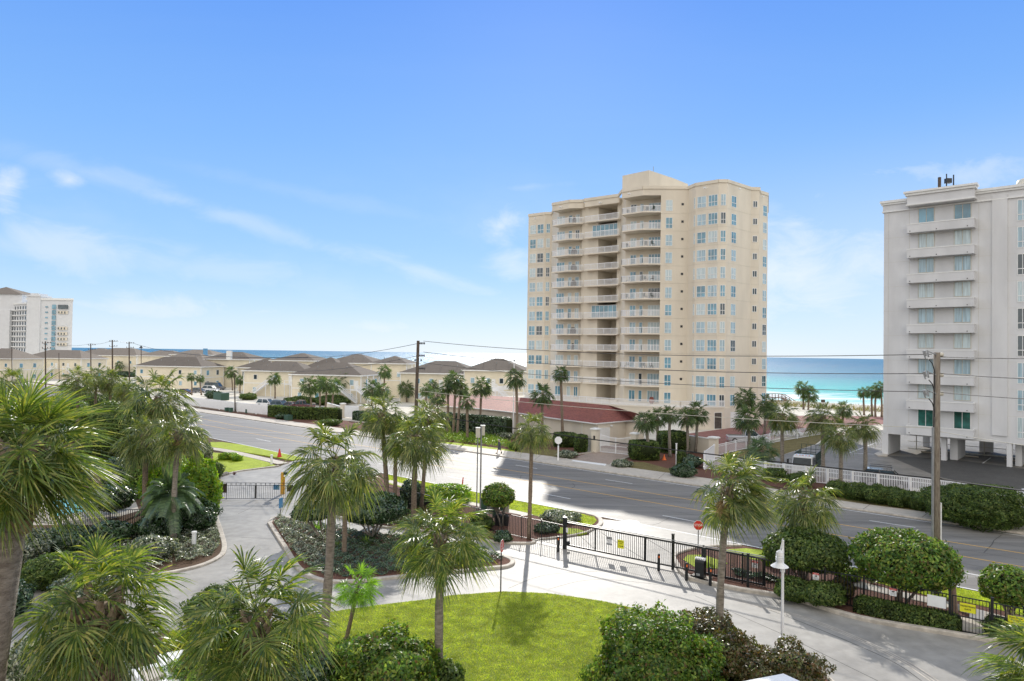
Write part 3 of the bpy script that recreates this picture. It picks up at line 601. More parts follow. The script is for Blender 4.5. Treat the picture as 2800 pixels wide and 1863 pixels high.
def scatter(poly, n, rng):
    a = np.array([(p[0], p[1]) for p in poly]); lo, hi = a.min(0), a.max(0); out = []; got = 0
    while got < n:
        P = rng.uniform(lo, hi, (n*2, 2)); P = P[in_poly(P, a)]; out.append(P); got += len(P)
        if len(out) > 60: break
    return np.vstack(out)[:n]
def leafbed(px, h, leaf, n, size, label, name='ground_cover', world=False, asp=.4, z0=.08, mound=1.0, cell=.8):
    poly = px if world else plist(px); rng = rngn(); P = scatter(poly, n, rng)
    bump = .55+.45*np.clip(np.sin(P[:, 0]*2*math.pi/cell/1.7+np.sin(P[:, 1]*1.3))*np.sin(P[:, 1]*2*math.pi/cell/1.9+np.cos(P[:, 0]*1.7)), -1, 1)*mound
    z = z0+h*bump*(1-np.abs(rng.normal(0, .22, len(P))))
    P3 = np.column_stack([P, np.maximum(z, z0)]); N = np.tile([0, -.3, 1.], (len(P), 1))
    me = np_mesh(name, leaf_quads(P3, N, size, rng, asp), leaf)
    return link(name, me, None, None, 0, label, None, None, 'stuff')
def blades(px, n, h, wd, leaf, name='grass', label=None, world=False, z0=.05, weight=None):
    poly = px if world else plist(px); rng = rngn(); P = scatter(poly, n, rng); n = len(P)
    a = rng.uniform(0, 2*math.pi, n); dx = np.column_stack([np.cos(a), np.sin(a), 0*a])*wd*.5
    B = np.column_stack([P, np.full(n, z0)]); hh = h*rng.uniform(.5, 1.2, (n, 1)); T = B+np.concatenate([rng.normal(0, .45, (n, 2))*hh, hh], 1)
    me = np_mesh(name, np.stack([B-dx, B+dx, T], 1), leaf); return link(name, me, None, None, 0, label, None, None, 'stuff')
# ---- palms
def crown_mesh(seed, nfr, nlf, seg, leaf, lo=-55, wind=0.0, width=.03, name='crown', droop=.5, petw=.012, dead=0, tip=.56):
    rg = random.Random(seed); Q = []; pet = MB(); Qd = []
    for i in range(nfr+dead):
        isd = i >= nfr
        az = i*2.39996+rg.uniform(-.2, .2); f_ = (i+.5)/nfr
        el = R(76-(76-lo)*(f_**.8)+rg.uniform(-7, 7)) if not isd else R(rg.uniform(-82, -58))
        d = Vector((math.cos(az)*math.cos(el), math.sin(az)*math.cos(el), math.sin(el)))
        d = (d+Vector((wind, 0, 0))).normalized(); Lp = .50*rg.uniform(.8, 1.15)*(1 if not isd else .55)
        p0 = d*.05; pts = []
        for k in range(4):
            t_ = k/3; pts.append(p0+d*Lp*t_+Vector((wind*.1*t_*t_, 0, -.17*t_*t_*math.cos(el))))
        for a, b in zip(pts, pts[1:]): pet.bar(a, b, petw)
        tp = pts[-1]; f = (pts[-1]-pts[-2]).normalized(); roll = rg.uniform(-.9, .9)
        s = f.cross(Vector((0, 0, 1)))
        if s.length < .1: s = Vector((1, 0, 0))
        s.normalize(); nn = s.cross(f).normalized(); s, nn = s*math.cos(roll)+nn*math.sin(roll), nn*math.cos(roll)-s*math.sin(roll)
        mx_ = 118 if not isd else 60
        for k in range(nlf):
            q = (k+.5)/nlf*2-1; ph = R(mx_)*q; dr = (f*math.cos(ph)+s*math.sin(ph)+nn*(.22*abs(math.sin(ph))+rg.uniform(-.1, .1))).normalized()
            L = tip*(1-.28*abs(q)**1.5)*rg.uniform(.82, 1.12); og = tp+f*(.13*math.cos(ph)*(abs(ph) < 1.57))
            wv = dr.cross(nn).normalized(); wv = (wv*math.cos(.6)+nn*math.sin(.6)*(1 if k % 2 else -1)); dp = droop*rg.uniform(.6, 1.4)*(1 if not isd else .6)
            prev = None
            for j in range(seg+1):
                t_ = j/seg; c = og+dr*L*t_+Vector((wind*.35, 0, -dp*.55))*(L*(t_**2.2*.6+max(0, t_-.4)**1.5*1.1))
                ww = width*(.35+.65*min(1, t_*3.2))*(1 if t_ < .45 else max(0, 1-((t_-.45)/.55)**1.3)); ww = max(ww, width*.06)
                a, b = c-wv*ww/2, c+wv*ww/2
                if prev: (Qd if isd else Q).append((prev[0], prev[1], b, a))
                prev = (a, b)
    A = np.array([[tuple(v) for v in q] for q in Q]); cols = (pet.v, pet.f)
    me = np_mesh(name, A, leaf, cols, 'palm_leaf' if 'dead' not in leaf else 'dead_leaf')
    dm = np_mesh('dead_fronds', np.array([[tuple(v) for v in q] for q in Qd]), 'dead_leaf') if Qd else None
    return me, dm
CR = {}
def crown(kind, k):
    key = (kind, k)
    if key in CR: return CR[key]
    s = 11+k*7+len(kind)
    if kind == 'near': r = crown_mesh(s, 36, 42, 7, 'palm_leaf_near', -48, .16, .024, dead=7, droop=.62)
    elif kind == 'nearleft': r = crown_mesh(s, 44, 50, 7, 'palm_leaf_near', -58, .24, .021, dead=9, droop=.35, tip=.68)
    elif kind == 'mid': r = crown_mesh(s, 32, 30, 5, 'palm_leaf', -58, .12, .032, dead=7, droop=.85)
    elif kind == 'windy': r = crown_mesh(s, 38, 32, 5, 'palm_leaf', -50, .5, .032, dead=5, droop=.7)
    elif kind == 'lime': r = crown_mesh(s, 28, 26, 4, 'palm_leaf_lime', -40, .15, .036, dead=4, droop=.4)
    elif kind == 'blue': r = crown_mesh(s, 34, 26, 3, 'palm_leaf_blue', -50, .1, .034, dead=3)
    elif kind == 'far': r = crown_mesh(s, 30, 15, 2, 'palm_leaf_far', -58, .06, .075, dead=3, petw=.02)
    elif kind == 'tiny': r = crown_mesh(s, 20, 9, 2, 'palm_leaf_far', -55, .05, .13, petw=.03)
    CR[key] = r; return r
def boots_mesh(ax, r0, z0, z1, n, sz, rng):
    """criss-cross stubs of cut fronds on the trunk between heights; ax(z) gives the trunk axis"""
    mb = MB()
    for i in range(n):
        f_ = i/n; z = z0+(z1-z0)*f_; a = i*2.39996; c = ax(z); out = Vector((math.cos(a), math.sin(a), 0)); sd = Vector((-out.y, out.x, 0)); w_ = sz*rng.uniform(.8, 1.2); L = sz*rng.uniform(1.5, 2.4)
        b = c+out*r0*.8; tpt = b+out*L*.45+Vector((0, 0, L*.8))+sd*rng.uniform(-.3, .3)*sz
        mb.add([b-sd*w_/2, b+sd*w_/2, b+sd*w_*.3+out*w_*.45+Vector((0, 0, -w_*.2)), b-sd*w_*.3+out*w_*.45+Vector((0, 0, -w_*.2)), tpt-sd*w_*.22, tpt+sd*w_*.22, tpt+sd*w_*.15+out*w_*.15, tpt-sd*w_*.15+out*w_*.15],
               [(3, 2, 1, 0), (4, 5, 6, 7), (0, 1, 5, 4), (1, 2, 6, 5), (2, 3, 7, 6), (3, 0, 4, 7)])
    return mb
PALM_G = {}
_pk = [0]
def palm(cx, cy, r, bx, by, label, kind='far', D=None, tr=.16, boot=0, group=None, rot=None, bark='bark', base=None, squash=1, bootr=1.25):
    if D is None: D = FPX*H/(by-hor(bx))
    top = at(cx, cy, D); b = base if base is not None else G(bx, by)
    b = Vector((b[0], b[1], 0)); s = r*D/FPX; _pk[0] += 1; k = _pk[0] % (3 if kind in ('mid', 'far', 'tiny') else 2); rg = random.Random(_pk[0]*13)
    t_ = thing('palm_tree', label, 'palm tree', b, 0, group)
    tl = top-b; n = 9; pts = []; rs = []; bow = Vector((rg.uniform(-.12, .12), rg.uniform(-.12, .12), 0))*min(1, tl.z/6)
    for i in range(n+1):
        q = i/n; pts.append(tl*q*Vector((1, 1, 1)).length/math.sqrt(3)+bow*math.sin(q*math.pi)); rs.append(tr*(1.25-.5*min(1, q*5) if q < .1 else 1.0)*(1+.08*math.sin(q*23+_pk[0]))*(1-.12*q))
    MB().tube(pts, rs, 12 if D < 60 else 7).build('trunk', bark, t_, smooth=True)
    me, dm = crown(kind, k)
    o = link('crown', me, t_, tl, rg.uniform(0, 6) if rot is None else rot); o.scale = (s, s, s*squash)
    if kind in ('windy', 'near', 'nearleft'): o.rotation_euler.z = rg.uniform(-.3, .3) if rot is None else rot
    if dm and D < 140:
        o = link('dead_fronds', dm, t_, tl-Vector((0, 0, .03*s)), rg.uniform(0, 6)); o.scale = (s*.72,)*3
    if boot:
        ax = lambda z: pts[0]+(tl)*(z/tl.z)+bow*math.sin(z/tl.z*math.pi)
        mb = boots_mesh(ax, tr*bootr, max(.2, tl.z-boot), tl.z-.02, int(boot*34) if D > 20 else int(boot*44), tr*.75, rg)
        mb.build('boots', 'boot', t_)
    return t_
def ball_tree(cx, cy, rx, ry, bx, by, leaf, label, size=.09, stems=6, group=None, gaps=0, name='round_tree'):
    b = G(bx, by); D = b.y; s = D/FPX; c = at(cx, cy, D)-b; r, rz = rx*s, ry*s; rng = rngn(); rg = random.Random(_sc[0])
    t_ = thing(name, label, 'tree', b, 0, group); size = max(size, D*.0012)
    Q = sphere_leaves(r, r*.95, rz, size, 2.3, rng, gaps=gaps, lump=.17)
    # flatter underside
    lo = Q[:, :, 2].mean(1) < -rz*.55; Q[lo, :, 2] = Q[lo, :, 2]*.55-rz*.25
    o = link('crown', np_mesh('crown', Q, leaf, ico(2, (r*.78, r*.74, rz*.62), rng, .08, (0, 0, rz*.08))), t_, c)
    mb = MB()
    for i in range(stems):
        a = i*2*math.pi/stems+rg.uniform(-.4, .4); e_ = c+Vector((math.cos(a)*r*.5, math.sin(a)*r*.5, -rz*.35)); s0 = Vector((math.cos(a)*.1, math.sin(a)*.1, 0)); mid = (s0+e_)*.5+Vector((math.cos(a)*-.12, math.sin(a)*-.12, rg.uniform(-.1, .1)))
        mb.tube([s0, s0*.4+mid*.6, mid*.4+e_*.6, e_], [.075, .06, .045, .03], 7)
        for k in range(2):
            a2 = a+rg.uniform(-.9, .9); e2 = c+Vector((math.cos(a2)*r*.75, math.sin(a2)*r*.75, -rz*.1)); mb.tube([mid, (mid+e2)/2+Vector((0, 0, .05)), e2], [.04, .03, .015], 6)
    mb.build('trunk', 'bark_pale', t_, smooth=True); return t_
# === table of palms =====================================================
palm(50, 1225, 200, 0, 0, 'large foreground palm at the left edge with a thick leaning trunk', 'nearleft', D=10, tr=.25, boot=1.2, base=at(-215, 3250, 10), bark='bark_pale', rot=.1, bootr=1.1)
palm(262, 1650, 200, 0, 0, 'foreground palm low at the left with a heavy criss-cross booted trunk', 'near', D=11, tr=.26, boot=3.4, base=at(180, 3071, 11), rot=.3)
palm(700, 1680, 198, 0, 0, 'dark green foreground palm in front of the round bush', 'near', D=13, tr=.17, boot=.8, base=at(745, 2752, 13), rot=1.2)
palm(912, 1258, 128, 872, 1888, 'tall palm in the foreground rising in front of the planted island', 'mid', tr=.17, boot=.6, bark='bark_pale')
palm(1205, 1460, 132, 1200, 1862, 'palm on the lawn edge beside the edge-on red sign', 'near', tr=.17, boot=.9, bark='bark_pale', rot=.6)
palm(978, 1600, 62, 940, 1775, 'young lime green palm between the two foreground palms', 'lime', tr=.09)
palm(1990, 1332, 112, 1965, 1792, 'windswept palm beside the white lamp post', 'windy', tr=.16, boot=.95, bark='bark_pale', rot=0)
palm(2195, 1358, 92, 2187, 1575, 'palm behind the first clipped round tree', 'mid', tr=.16, boot=.9)
palm(2905, 1850, 190, 0, 0, 'palm fronds reaching in at the bottom right corner', 'near', D=15, tr=.2, base=at(2940, 2560, 15), rot=2.6)
palm(1455, 1172, 54, 1446, 1478, 'single slender palm beside the black fence, standing before the long tiled roof', 'mid', tr=.14, boot=.4)
palm(938, 1335, 55, 940, 1526, 'palm in the island half hidden behind the tall foreground palm', 'mid', tr=.15)
palm(1043, 1128, 68, 1062, 1402, 'leftmost tall palm of the cluster beside the dark shrub', 'mid', tr=.19, boot=.5, group='palm cluster by the planting strip')
palm(1083, 1208, 44, 1082, 1402, 'smallest palm in the middle of the cluster beside the dark shrub', 'mid', tr=.17, boot=.3, group='palm cluster by the planting strip')
palm(1138, 1190, 84, 1130, 1440, 'front palm of the cluster, with the broadest crown', 'mid', tr=.2, boot=.6, group='palm cluster by the planting strip')
palm(1170, 1132, 62, 1152, 1398, 'rear palm of the cluster, behind the broad crown', 'mid', tr=.16, group='palm cluster by the planting strip')
palm(432, 1086, 92, 405, 1402, 'palm with the high rounded crown left of the left drive', 'mid', tr=.18, boot=.5, group='palms around the pool garden')
palm(490, 1178, 78, 474, 1488, 'palm with a slim bare trunk in front of the tall bright hedge', 'mid', tr=.17, boot=.7, bark='bark_pale', group='palms around the pool garden')
palm(398, 1192, 74, 396, 1440, 'palm with a thick collar of old fronds left of the slim palm', 'mid', tr=.2, boot=.9, group='palms around the pool garden')
palm(28, 1046, 48, 30, 1240, 'palm at the far left edge behind the big foreground fronds', 'mid', tr=.18, group='palms beyond the pool garden')
palm(212, 1040, 46, 212, 1236, 'palm left of the tall bare pole beyond the pool garden', 'mid', tr=.18, group='palms beyond the pool garden')
palm(262, 1028, 40, 262, 1220, 'palm directly behind two dark utility poles', 'mid', tr=.18, group='palms beyond the pool garden')
palm(302, 1036, 40, 300, 1228, 'palm nearest the fork of the dark poles beyond the pool garden', 'mid', tr=.18, group='palms beyond the pool garden')
palm(342, 1062, 34, 342, 1240, 'low palm tucked behind the high rounded palm crown', 'mid', tr=.18, group='palms beyond the pool garden')
GR = 'palms in front of the tower'
for a in ((1764, 1149, 33, 1777, 1258, 'first palm right of the white entrance gate'), (1797, 1138, 28, 1798, 1226, 'second palm right of the white entrance gate, behind the hedge'), (1832, 1131, 28, 1832, 1250, 'third palm right of the white entrance gate'),
          (1878, 1138, 30, 1879, 1242, 'fourth palm right of the white entrance gate'), (1905, 1124, 34, 1902, 1238, 'fifth palm right of the entrance gate, taller than its neighbour'), (2037, 1087, 34, 2039, 1200, 'tall palm behind the silver pickup truck'),
          (2046, 1139, 39, 2049, 1230, 'palm in front of the silver pickup truck'), (2095, 1102, 29, 2090, 1188, 'palm between the pickup and the white car'), (2108, 1124, 24, 2108, 1192, 'small palm just left of the white car'),
          (2137, 1132, 46, 2138, 1298, 'palm before the landscaping truck cab'), (2250, 1137, 50, 2251, 1314, 'palm before the landscaping truck bed'), (2297, 1186, 47, 2297, 1342, 'palm right of the truck with a thick booted neck'),
          (2363, 1160, 44, 2363, 1327, 'palm nearest the white building')):
    palm(*a[:5], a[5], 'far' if a[4] < 1260 else 'mid', tr=.2, boot=.8 if a[4] > 1290 else 0, group=GR, bark='bark_pale')
palm(2083, 1232, 46, 2083, 1287, 'short bushy palm inside the white fence', 'blue', tr=.3, group=GR)
for i, a in enumerate(((2196, 1060, 23, 2197, 1120, 'left palm of the pair before the surf'), (2212, 1076, 25, 2210, 1121, 'right, lower palm of the pair before the surf'), (2306, 1117, 25, 2303, 1157, 'pale palm between the surf pair and the white building'), (2361, 1072, 17, 2363, 1136, 'leftmost palm of the clump beside the white building'),
          (2384, 1068, 18, 2385, 1139, 'second palm of the clump beside the white building'), (2396, 1074, 16, 2394, 1141, 'short third palm of the clump beside the white building'), (2408, 1058, 20, 2411, 1142, 'tallest palm of the clump touching the white building'))):
    palm(*a[:5], a[5], 'far', tr=.22, group='palms on the dune')
GT = 'slender palms along the red tiled roof'
for a in ((1197, 1082, 26, 1200, 1182, 'yellow-topped palm at the left end of the red tiled roof'), (1224, 1054, 27, 1223, 1190, 'left palm of the tight trio before the red roof'), (1246, 1036, 30, 1239, 1192, 'tallest palm of the tight trio before the red roof'), (1262, 1062, 24, 1250, 1194, 'right palm of the tight trio before the red roof'),
          (1277, 1096, 23, 1278, 1206, 'short palm with a ringed trunk before the red roof'), (1317, 1054, 31, 1313, 1180, 'palm with a bright crown before the red roof'), (1411, 1032, 30, 1413, 1226, 'palm beside the thin white flagpole'), (1484, 1076, 34, 1485, 1228, 'palm with a low wide crown overlapping the lower balconies'), (1533, 1020, 25, 1539, 1214, 'very tall palm left of the white gate')):
    palm(*a[:5], a[5], 'far', tr=.21, group=GT)
GH = 'palms among the beach houses'
for a in ((845, 1052, 29, 853, 1136, 'leftmost of the palm row by the clipped hedge'), (875, 1046, 22, 875, 1112, 'second of the palm row by the clipped hedge'), (893, 1050, 27, 888, 1137, 'third of the palm row by the clipped hedge'), (914, 1052, 23, 907, 1128, 'fourth of the palm row by the clipped hedge'), (940, 1039, 25, 936, 1102, 'fifth of the palm row, nearest the white stairs'),
          (750, 1034, 20, 752, 1090, 'lone palm before the wall with the white stairs'), (657, 1037, 16, 656, 1076, 'palm left of the first beige wall'), (631, 1016, 18, 636, 1068, 'leaning palm beside the parked van'), (607, 1018, 12, 607, 1042, 'small palm behind the leaning one'), (1052, 1014, 22, 1050, 1118, 'dark palm rising above the others left of the utility pole'),
          (1018, 1062, 29, 1015, 1124, 'wide palm right of the white garden gate'), (1046, 1066, 25, 1050, 1128, 'palm under the tall dark palm left of the utility pole'), (1110, 1060, 25, 1112, 1100, 'palm touching the utility pole on its left'), (1165, 1064, 20, 1165, 1120, 'palm right of the utility pole'),
          (523, 1030, 13, 524, 1081, 'palm before the dark parked car'), (547, 1033, 13, 551, 1081, 'palm between the dark and white parked cars'), (562, 1014, 14, 560, 1046, 'palm behind the white parked cars'), (1185, 1052, 18, 1186, 1105, 'palm before the long grey roofed house')):
    palm(*a[:5], a[5], 'far', tr=.2, group=GH)
for i, x in enumerate((373, 388, 402, 420, 432, 447, 465, 476, 488, 508)):
    palm(x, 1010+(i % 3)*3, 11+(i % 2)*2, x, 1044+(i % 3)*2, 'palm number %s from the left in the thick row before the grey roofed block' % ('one two three four five six seven eight nine ten'.split()[i]), 'tiny', tr=.25, group='palm row before the grey roofed block')
for i, (x, y, r, b_, wh) in enumerate(((327, 998, 14, 1030, 'palm between the two nearest dark poles'), (333, 973, 11, 1004, 'high palm against the grey roof behind the dark poles'), (232, 991, 11, 1008, 'palm left of the pole beside the left house'), (268, 992, 10, 1008, 'palm right of the pole beside the left house'), (83, 988, 9, 1011, 'first palm before the leftmost full house'), (94, 989, 10, 1014, 'second palm before the leftmost full house'), (111, 987, 10, 1012, 'third palm before the leftmost full house'), (55, 990, 10, 1011, 'palm at the left corner of the leftmost full house'), (135, 996, 8, 1014, 'low palm right of the bare pole by the left house'), (33, 992, 8, 1012, 'palm under the far white tower'))):
    palm(x, y, r, x, b_, wh, 'tiny', tr=.25, group='far palms at the left')
# feather palm
def feather_palm(cx, cy, r, bx, by, label):
    b = G(bx, by); D = b.y; tl = at(cx, cy, D)-b; s = r*D/FPX; rg = random.Random(5); t_ = thing('feather_palm', label, 'palm tree', b)
    MB().tube([Vector((0, 0, 0)), tl*.5, tl], [.2, .17, .2], 10).build('trunk', 'bark', t_, smooth=True)
    Q = []; pet = MB()
    for i in range(34):
        az = i*2.4; el = R(80-95*(i/34)+rg.uniform(-8, 8)); d = Vector((math.cos(az)*math.cos(el), math.sin(az)*math.cos(el), math.sin(el))); L = s*rg.uniform(.9, 1.15); pts = [d*L*q+Vector((0, 0, -.75*L*q*q*max(.15, math.cos(el)))) for q in [k/14 for k in range(15)]]
        for a, c in zip(pts, pts[1:]): pet.bar(a, c, .02)
        for k in range(3, 14):
            f = (pts[k]-pts[k-1]).normalized(); sd = f.cross(Vector((0, 0, 1))); sd = sd.normalized() if sd.length > .05 else Vector((1, 0, 0))
            for sg in (-1, 1):
                for j in range(3):
                    p = pts[k]*(1-j/3)+pts[k-1]*(j/3); dr = (sd*sg+f*.8+Vector((0, 0, .35))).normalized(); ll = .3*s*(1.1-abs(k/14-.45)); wv = f*.018*s
                    q1 = p+dr*ll*.6; q2 = p+dr*ll+Vector((0, 0, -.12*s)); Q += [(p-wv, p+wv, q1+wv*.8, q1-wv*.8), (q1-wv*.8, q1+wv*.8, q2+wv*.1, q2-wv*.1)]
    me = np_mesh('crown', np.array([[tuple(v) for v in q] for q in Q]), 'palm_leaf_blue', (pet.v, pet.f), 'palm_leaf_blue'); link('crown', me, t_, tl)
feather_palm(468, 1352, 88, 470, 1478, 'silvery feather palm with arching fronds below the tall bright hedge')
# === round clipped trees
ball_tree(2205, 1508, 108, 60, 2200, 1612, 'leaf_hedge', 'clipped round tree behind the lamp post')
ball_tree(2478, 1530, 133, 82, 2462, 1664, 'leaf_green', 'largest clipped round tree, on bare branching stems beside the wooden utility pole', size=.095)
ball_tree(2762, 1606, 72, 58, 2765, 1700, 'leaf_green', 'clipped round tree at the right edge of the photo', stems=4)
ball_tree(1362, 1358, 44, 36, 1372, 1442, 'leaf_green', 'small clipped tree with slim forked stem by the black fence', stems=3, gaps=.1)
ball_tree(1022, 1392, 88, 42, 1016, 1479, 'leaf_dark', 'dark spreading tree in the middle of the island', stems=5, size=.11)
ball_tree(850, 1398, 50, 30, 884, 1482, 'leaf_dark', 'dark small tree at the left end of the island', stems=3, size=.11, gaps=.1)
# === shrubs
shrub(1785, 1838, 188, 132, 'leaf_green', 'huge glossy bush at the lawn edge in the foreground', .085, D=26, dens=2.8, lump=.5)
shrub(1930, 1738, 100, 58, 'leaf_bronze', 'bronze leaved bush behind the windswept palm trunk', .07, lump=.5)
shrub(2005, 1800, 78, 62, 'leaf_bronze', 'bronze leaved bush left of the lamp post foot', .07, lump=.5)
shrub(2165, 1832, 92, 64, 'leaf_bronze', 'reddish tipped bush right of the lamp post foot', .07, lump=.5)
shrub(2080, 1850, 62, 48, 'leaf_bronze', 'low bronze bush below the lamp post foot', .07)
shrub(1060, 1815, 142, 92, 'leaf_green', 'big glossy bush at the bottom of the lawn, left of its palm', .085, lump=.5, dens=2.6)
shrub(1225, 1850, 42, 40, 'leaf_hedge', 'small bush at the foot of the lawn palm', .08)
shrub(592, 1670, 84, 66, 'leaf_hedge', 'round clipped bush at the driveway edge behind the dark foreground palm', .075)
shrub(560, 1850, 130, 60, 'leaf_green', 'low bright bush at the bottom right of the white slabs', .075)
shrub(860, 1840, 70, 60, 'leaf_dark', 'dark bush at the foot of the tall foreground palm', .08)
shrub(110, 1800, 78, 72, 'leaf_silver_glint', 'silvery bush beside the path in the bottom left corner', .07)
shrub(300, 1850, 60, 40, 'leaf_silver_glint', 'silvery bush left of the white slabs', .07)
shrub(300, 1760, 70, 50, 'leaf_dark', 'dark bush under the booted foreground palm', .08)
shrub(468, 1340, 82, 100, 'leaf_lime', 'tall bright hedge mass, left half', .1, dens=2.4)
shrub(548, 1345, 50, 104, 'leaf_lime', 'tall bright hedge mass touching the left swing gate', .1, dens=2.4)
shrub(400, 1300, 60, 70, 'leaf_green', 'bush left of the tall bright hedge', .1)
shrub(296, 1366, 68, 36, 'leaf_dark', 'dark spreading bush hanging over the swimming pool', .11, D=50)
shrub(330, 1300, 62, 46, 'leaf_dark', 'dark bush between the loungers and the pool', .11)
shrub(300, 1190, 84, 88, 'leaf_hedge', 'tall dark thicket behind the pool', .13)
shrub(345, 1110, 66, 62, 'leaf_dark', 'dark thicket under the high rounded palm', .14)
shrub(236, 1130, 70, 62, 'leaf_hedge', 'thicket between the big fronds and the dark poles', .14)
shrub(150, 1150, 90, 70, 'leaf_green', 'thicket seen behind the largest foreground fronds', .14)
shrub(40, 1180, 90, 90, 'leaf_hedge', 'thicket at the left edge behind the largest palm', .14)
shrub(180, 1480, 60, 40, 'leaf_dark', 'dark shrub in front of the pool fence, left', .1)
shrub(300, 1455, 60, 34, 'leaf_dark', 'dark shrub in front of the pool fence, right', .1)
shrub(430, 1440, 60, 34, 'leaf_dark', 'dark shrub at the foot of the slim palm', .1)
shrub(530, 1412, 62, 44, 'leaf_dark', 'dark lower skirt of shrub beside the driveway kerb', .1)
shrub(535, 1240, 42, 40, 'leaf_silver_glint', 'silvery shrub beside the white sign panel', .1)
shrub(475, 1250, 45, 40, 'leaf_silver_glint', 'silvery shrub left of the white sign panel', .1)
shrub(588, 1288, 24, 26, 'leaf_hedge', 'spiky dark shrub at the kerb above the left gate', .09)
shrub(624, 1248, 28, 10, 'leaf_lime', 'left clump of low grassy plants on the left verge', .09)
shrub(648, 1254, 16, 9, 'leaf_lime', 'right clump of low grassy plants on the left verge', .09)
shrub(1215, 1352, 74, 28, 'leaf_lime', 'long lime green clipped bush beside the road verge', .09)
shrub(1128, 1350, 36, 42, 'leaf_dark', 'dark upright shrub among the palm cluster', .1)
shrub(1316, 1430, 34, 22, 'leaf_hedge', 'bush behind the black fence under the small clipped tree', .09)
shrub(1535, 1412, 52, 14, 'leaf_silver_glint', 'silvery low shrub on the grass behind the fence', .08)
shrub(1494, 1444, 34, 14, 'leaf_dark', 'dark low shrub behind the fence near the gate post', .08)
shrub(1375, 1468, 26, 16, 'leaf_dark', 'dark shrub on the kerb by the edge-on red sign', .08)
shrub(2170, 1612, 56, 30, 'leaf_hedge', 'left bush behind the fence under the first clipped tree', .075)
shrub(2248, 1625, 60, 32, 'leaf_hedge', 'right bush behind the fence under the first clipped tree', .075)
shrub(2330, 1572, 26, 20, 'leaf_green', 'small round bush between the two clipped trees', .075)
shrub(2300, 1610, 34, 26, 'leaf_bronze', 'bronze bush between the two clipped trees', .075)
shrub(2120, 1530, 34, 20, 'leaf_lime', 'tuft of bright grass left of the first clipped tree', .08)
shrub(2305, 1560, 26, 16, 'leaf_lime', 'tuft of bright grass right of the first clipped tree', .08)
shrub(2745, 1720, 46, 34, 'leaf_hedge', 'bush behind the fence right of the pedestrian gate', .075)
shrub(1760, 1230, 46, 30, 'leaf_hedge', 'boxy clipped bush right of the white entrance gate', .1, boxy=.8)
shrub(1840, 1208, 46, 34, 'leaf_hedge', 'tall boxy bush behind the row of palms', .1, boxy=.8)
shrub(1863, 1254, 13, 26, 'leaf_hedge', 'narrow upright topiary beside the white post', .1, boxy=.5)
shrub(1890, 1262, 30, 18, 'leaf_dark', 'dark bush left of the start of the white picket fence', .1)
shrub(1868, 1288, 34, 20, 'leaf_dark', 'dark bush touching the far pavement', .1)
shrub(1588, 1212, 22, 28, 'leaf_hedge', 'boxy clipped bush left of the white entrance gate', .1, boxy=.8)
shrub(1545, 1202, 38, 22, 'leaf_hedge', 'clipped bush beside the very tall palm', .1, boxy=.7)
shrub(1552, 1243, 28, 11, 'leaf_silver_glint', 'flower mound left of the entrance drive', .1)
shrub(1700, 1268, 29, 11, 'leaf_silver_glint', 'flower mound right of the entrance drive', .1)
shrub(1406, 1222, 16, 12, 'leaf_green', 'small mound at the right end of the flower bed', .1)
shrub(1385, 1192, 26, 10, 'leaf_silver_glint', 'pale planting round the flagpole foot', .1)
GM = 'clipped mounds along the white picket fence'
for i, (x, y, rx, ry) in enumerate(((2120, 1298, 36, 18), (2190, 1312, 36, 20), (2290, 1338, 34, 23), (2345, 1345, 40, 26), (2400, 1353, 42, 28), (2455, 1360, 42, 28), (2512, 1370, 38, 28))):
    shrub(x, y, rx, ry, 'leaf_hedge', '%s clipped mound from the left along the white picket fence' % 'first second third fourth fifth sixth seventh'.split()[i], .08, group=GM)
shrub(2672, 1380, 134, 60, 'leaf_hedge', 'very large clipped bush before the white building', .085, dens=2.4)
hedge([(2350, 1675), (2440, 1695), (2540, 1716), (2612, 1728)], .75, .9, 'leaf_hedge', 'low clipped hedge behind the fence left of the pedestrian gate', .065)
hedge([(745, 1139), (800, 1146), (925, 1149)], 2.1, 1.8, 'leaf_hedge', 'long dark clipped hedge beside the white garden gate')
hedge([(1205, 1180), (1300, 1190), (1390, 1200)], 3.0, 1.2, 'leaf_dark', 'long dark hedge against the beige garage wall')
hedge([(975, 1148), (1060, 1160), (1180, 1180)], 1.6, 1.6, 'leaf_dark', 'dark hedge left of the red tiled roof')
shrub(590, 1080, 26, 12, 'leaf_dark', 'dark shrub around the green bin enclosure', .2)
shrub(680, 1085, 24, 10, 'leaf_hedge', 'shrubs below the lone palm', .2)
shrub(820, 1096, 40, 12, 'leaf_hedge', 'dark shrubs under the stair landing', .2)
shrub(905, 1095, 50, 14, 'leaf_hedge', 'dark shrubs behind the palm row', .2)
shrub(115, 1020, 60, 9, 'leaf_dark', 'dark hedge before the leftmost full house', .3)
shrub(330, 1024, 40, 8, 'leaf_dark', 'dark hedge before the second left house', .3)
shrub(900, 1155, 32, 10, 'leaf_hedge', 'low planting at the foot of the palm row', .12)
shrub(765, 1140, 12, 8, 'leaf_dark', 'small spiky plant by the green transformer box', .12)
shrub(60, 1500, 70, 60, 'leaf_silver_glint', 'silvery bush behind the trunk of the largest palm', .08)
shrub(140, 1560, 80, 45, 'leaf_hedge', 'bush between the large palm trunk and the booted palm', .08)
shrub(420, 1500, 60, 36, 'leaf_silver_glint', 'silvery mound below the feather palm', .08)
shrub(330, 1560, 60, 34, 'leaf_silver_glint', 'silvery mound at the kerb behind the booted palm', .08)
shrub(640, 1800, 80, 50, 'leaf_hedge', 'bush under the dark green foreground palm', .08)
shrub(700, 1850, 70, 40, 'leaf_silver_glint', 'silvery bush at the bottom edge below the dark green palm', .07)
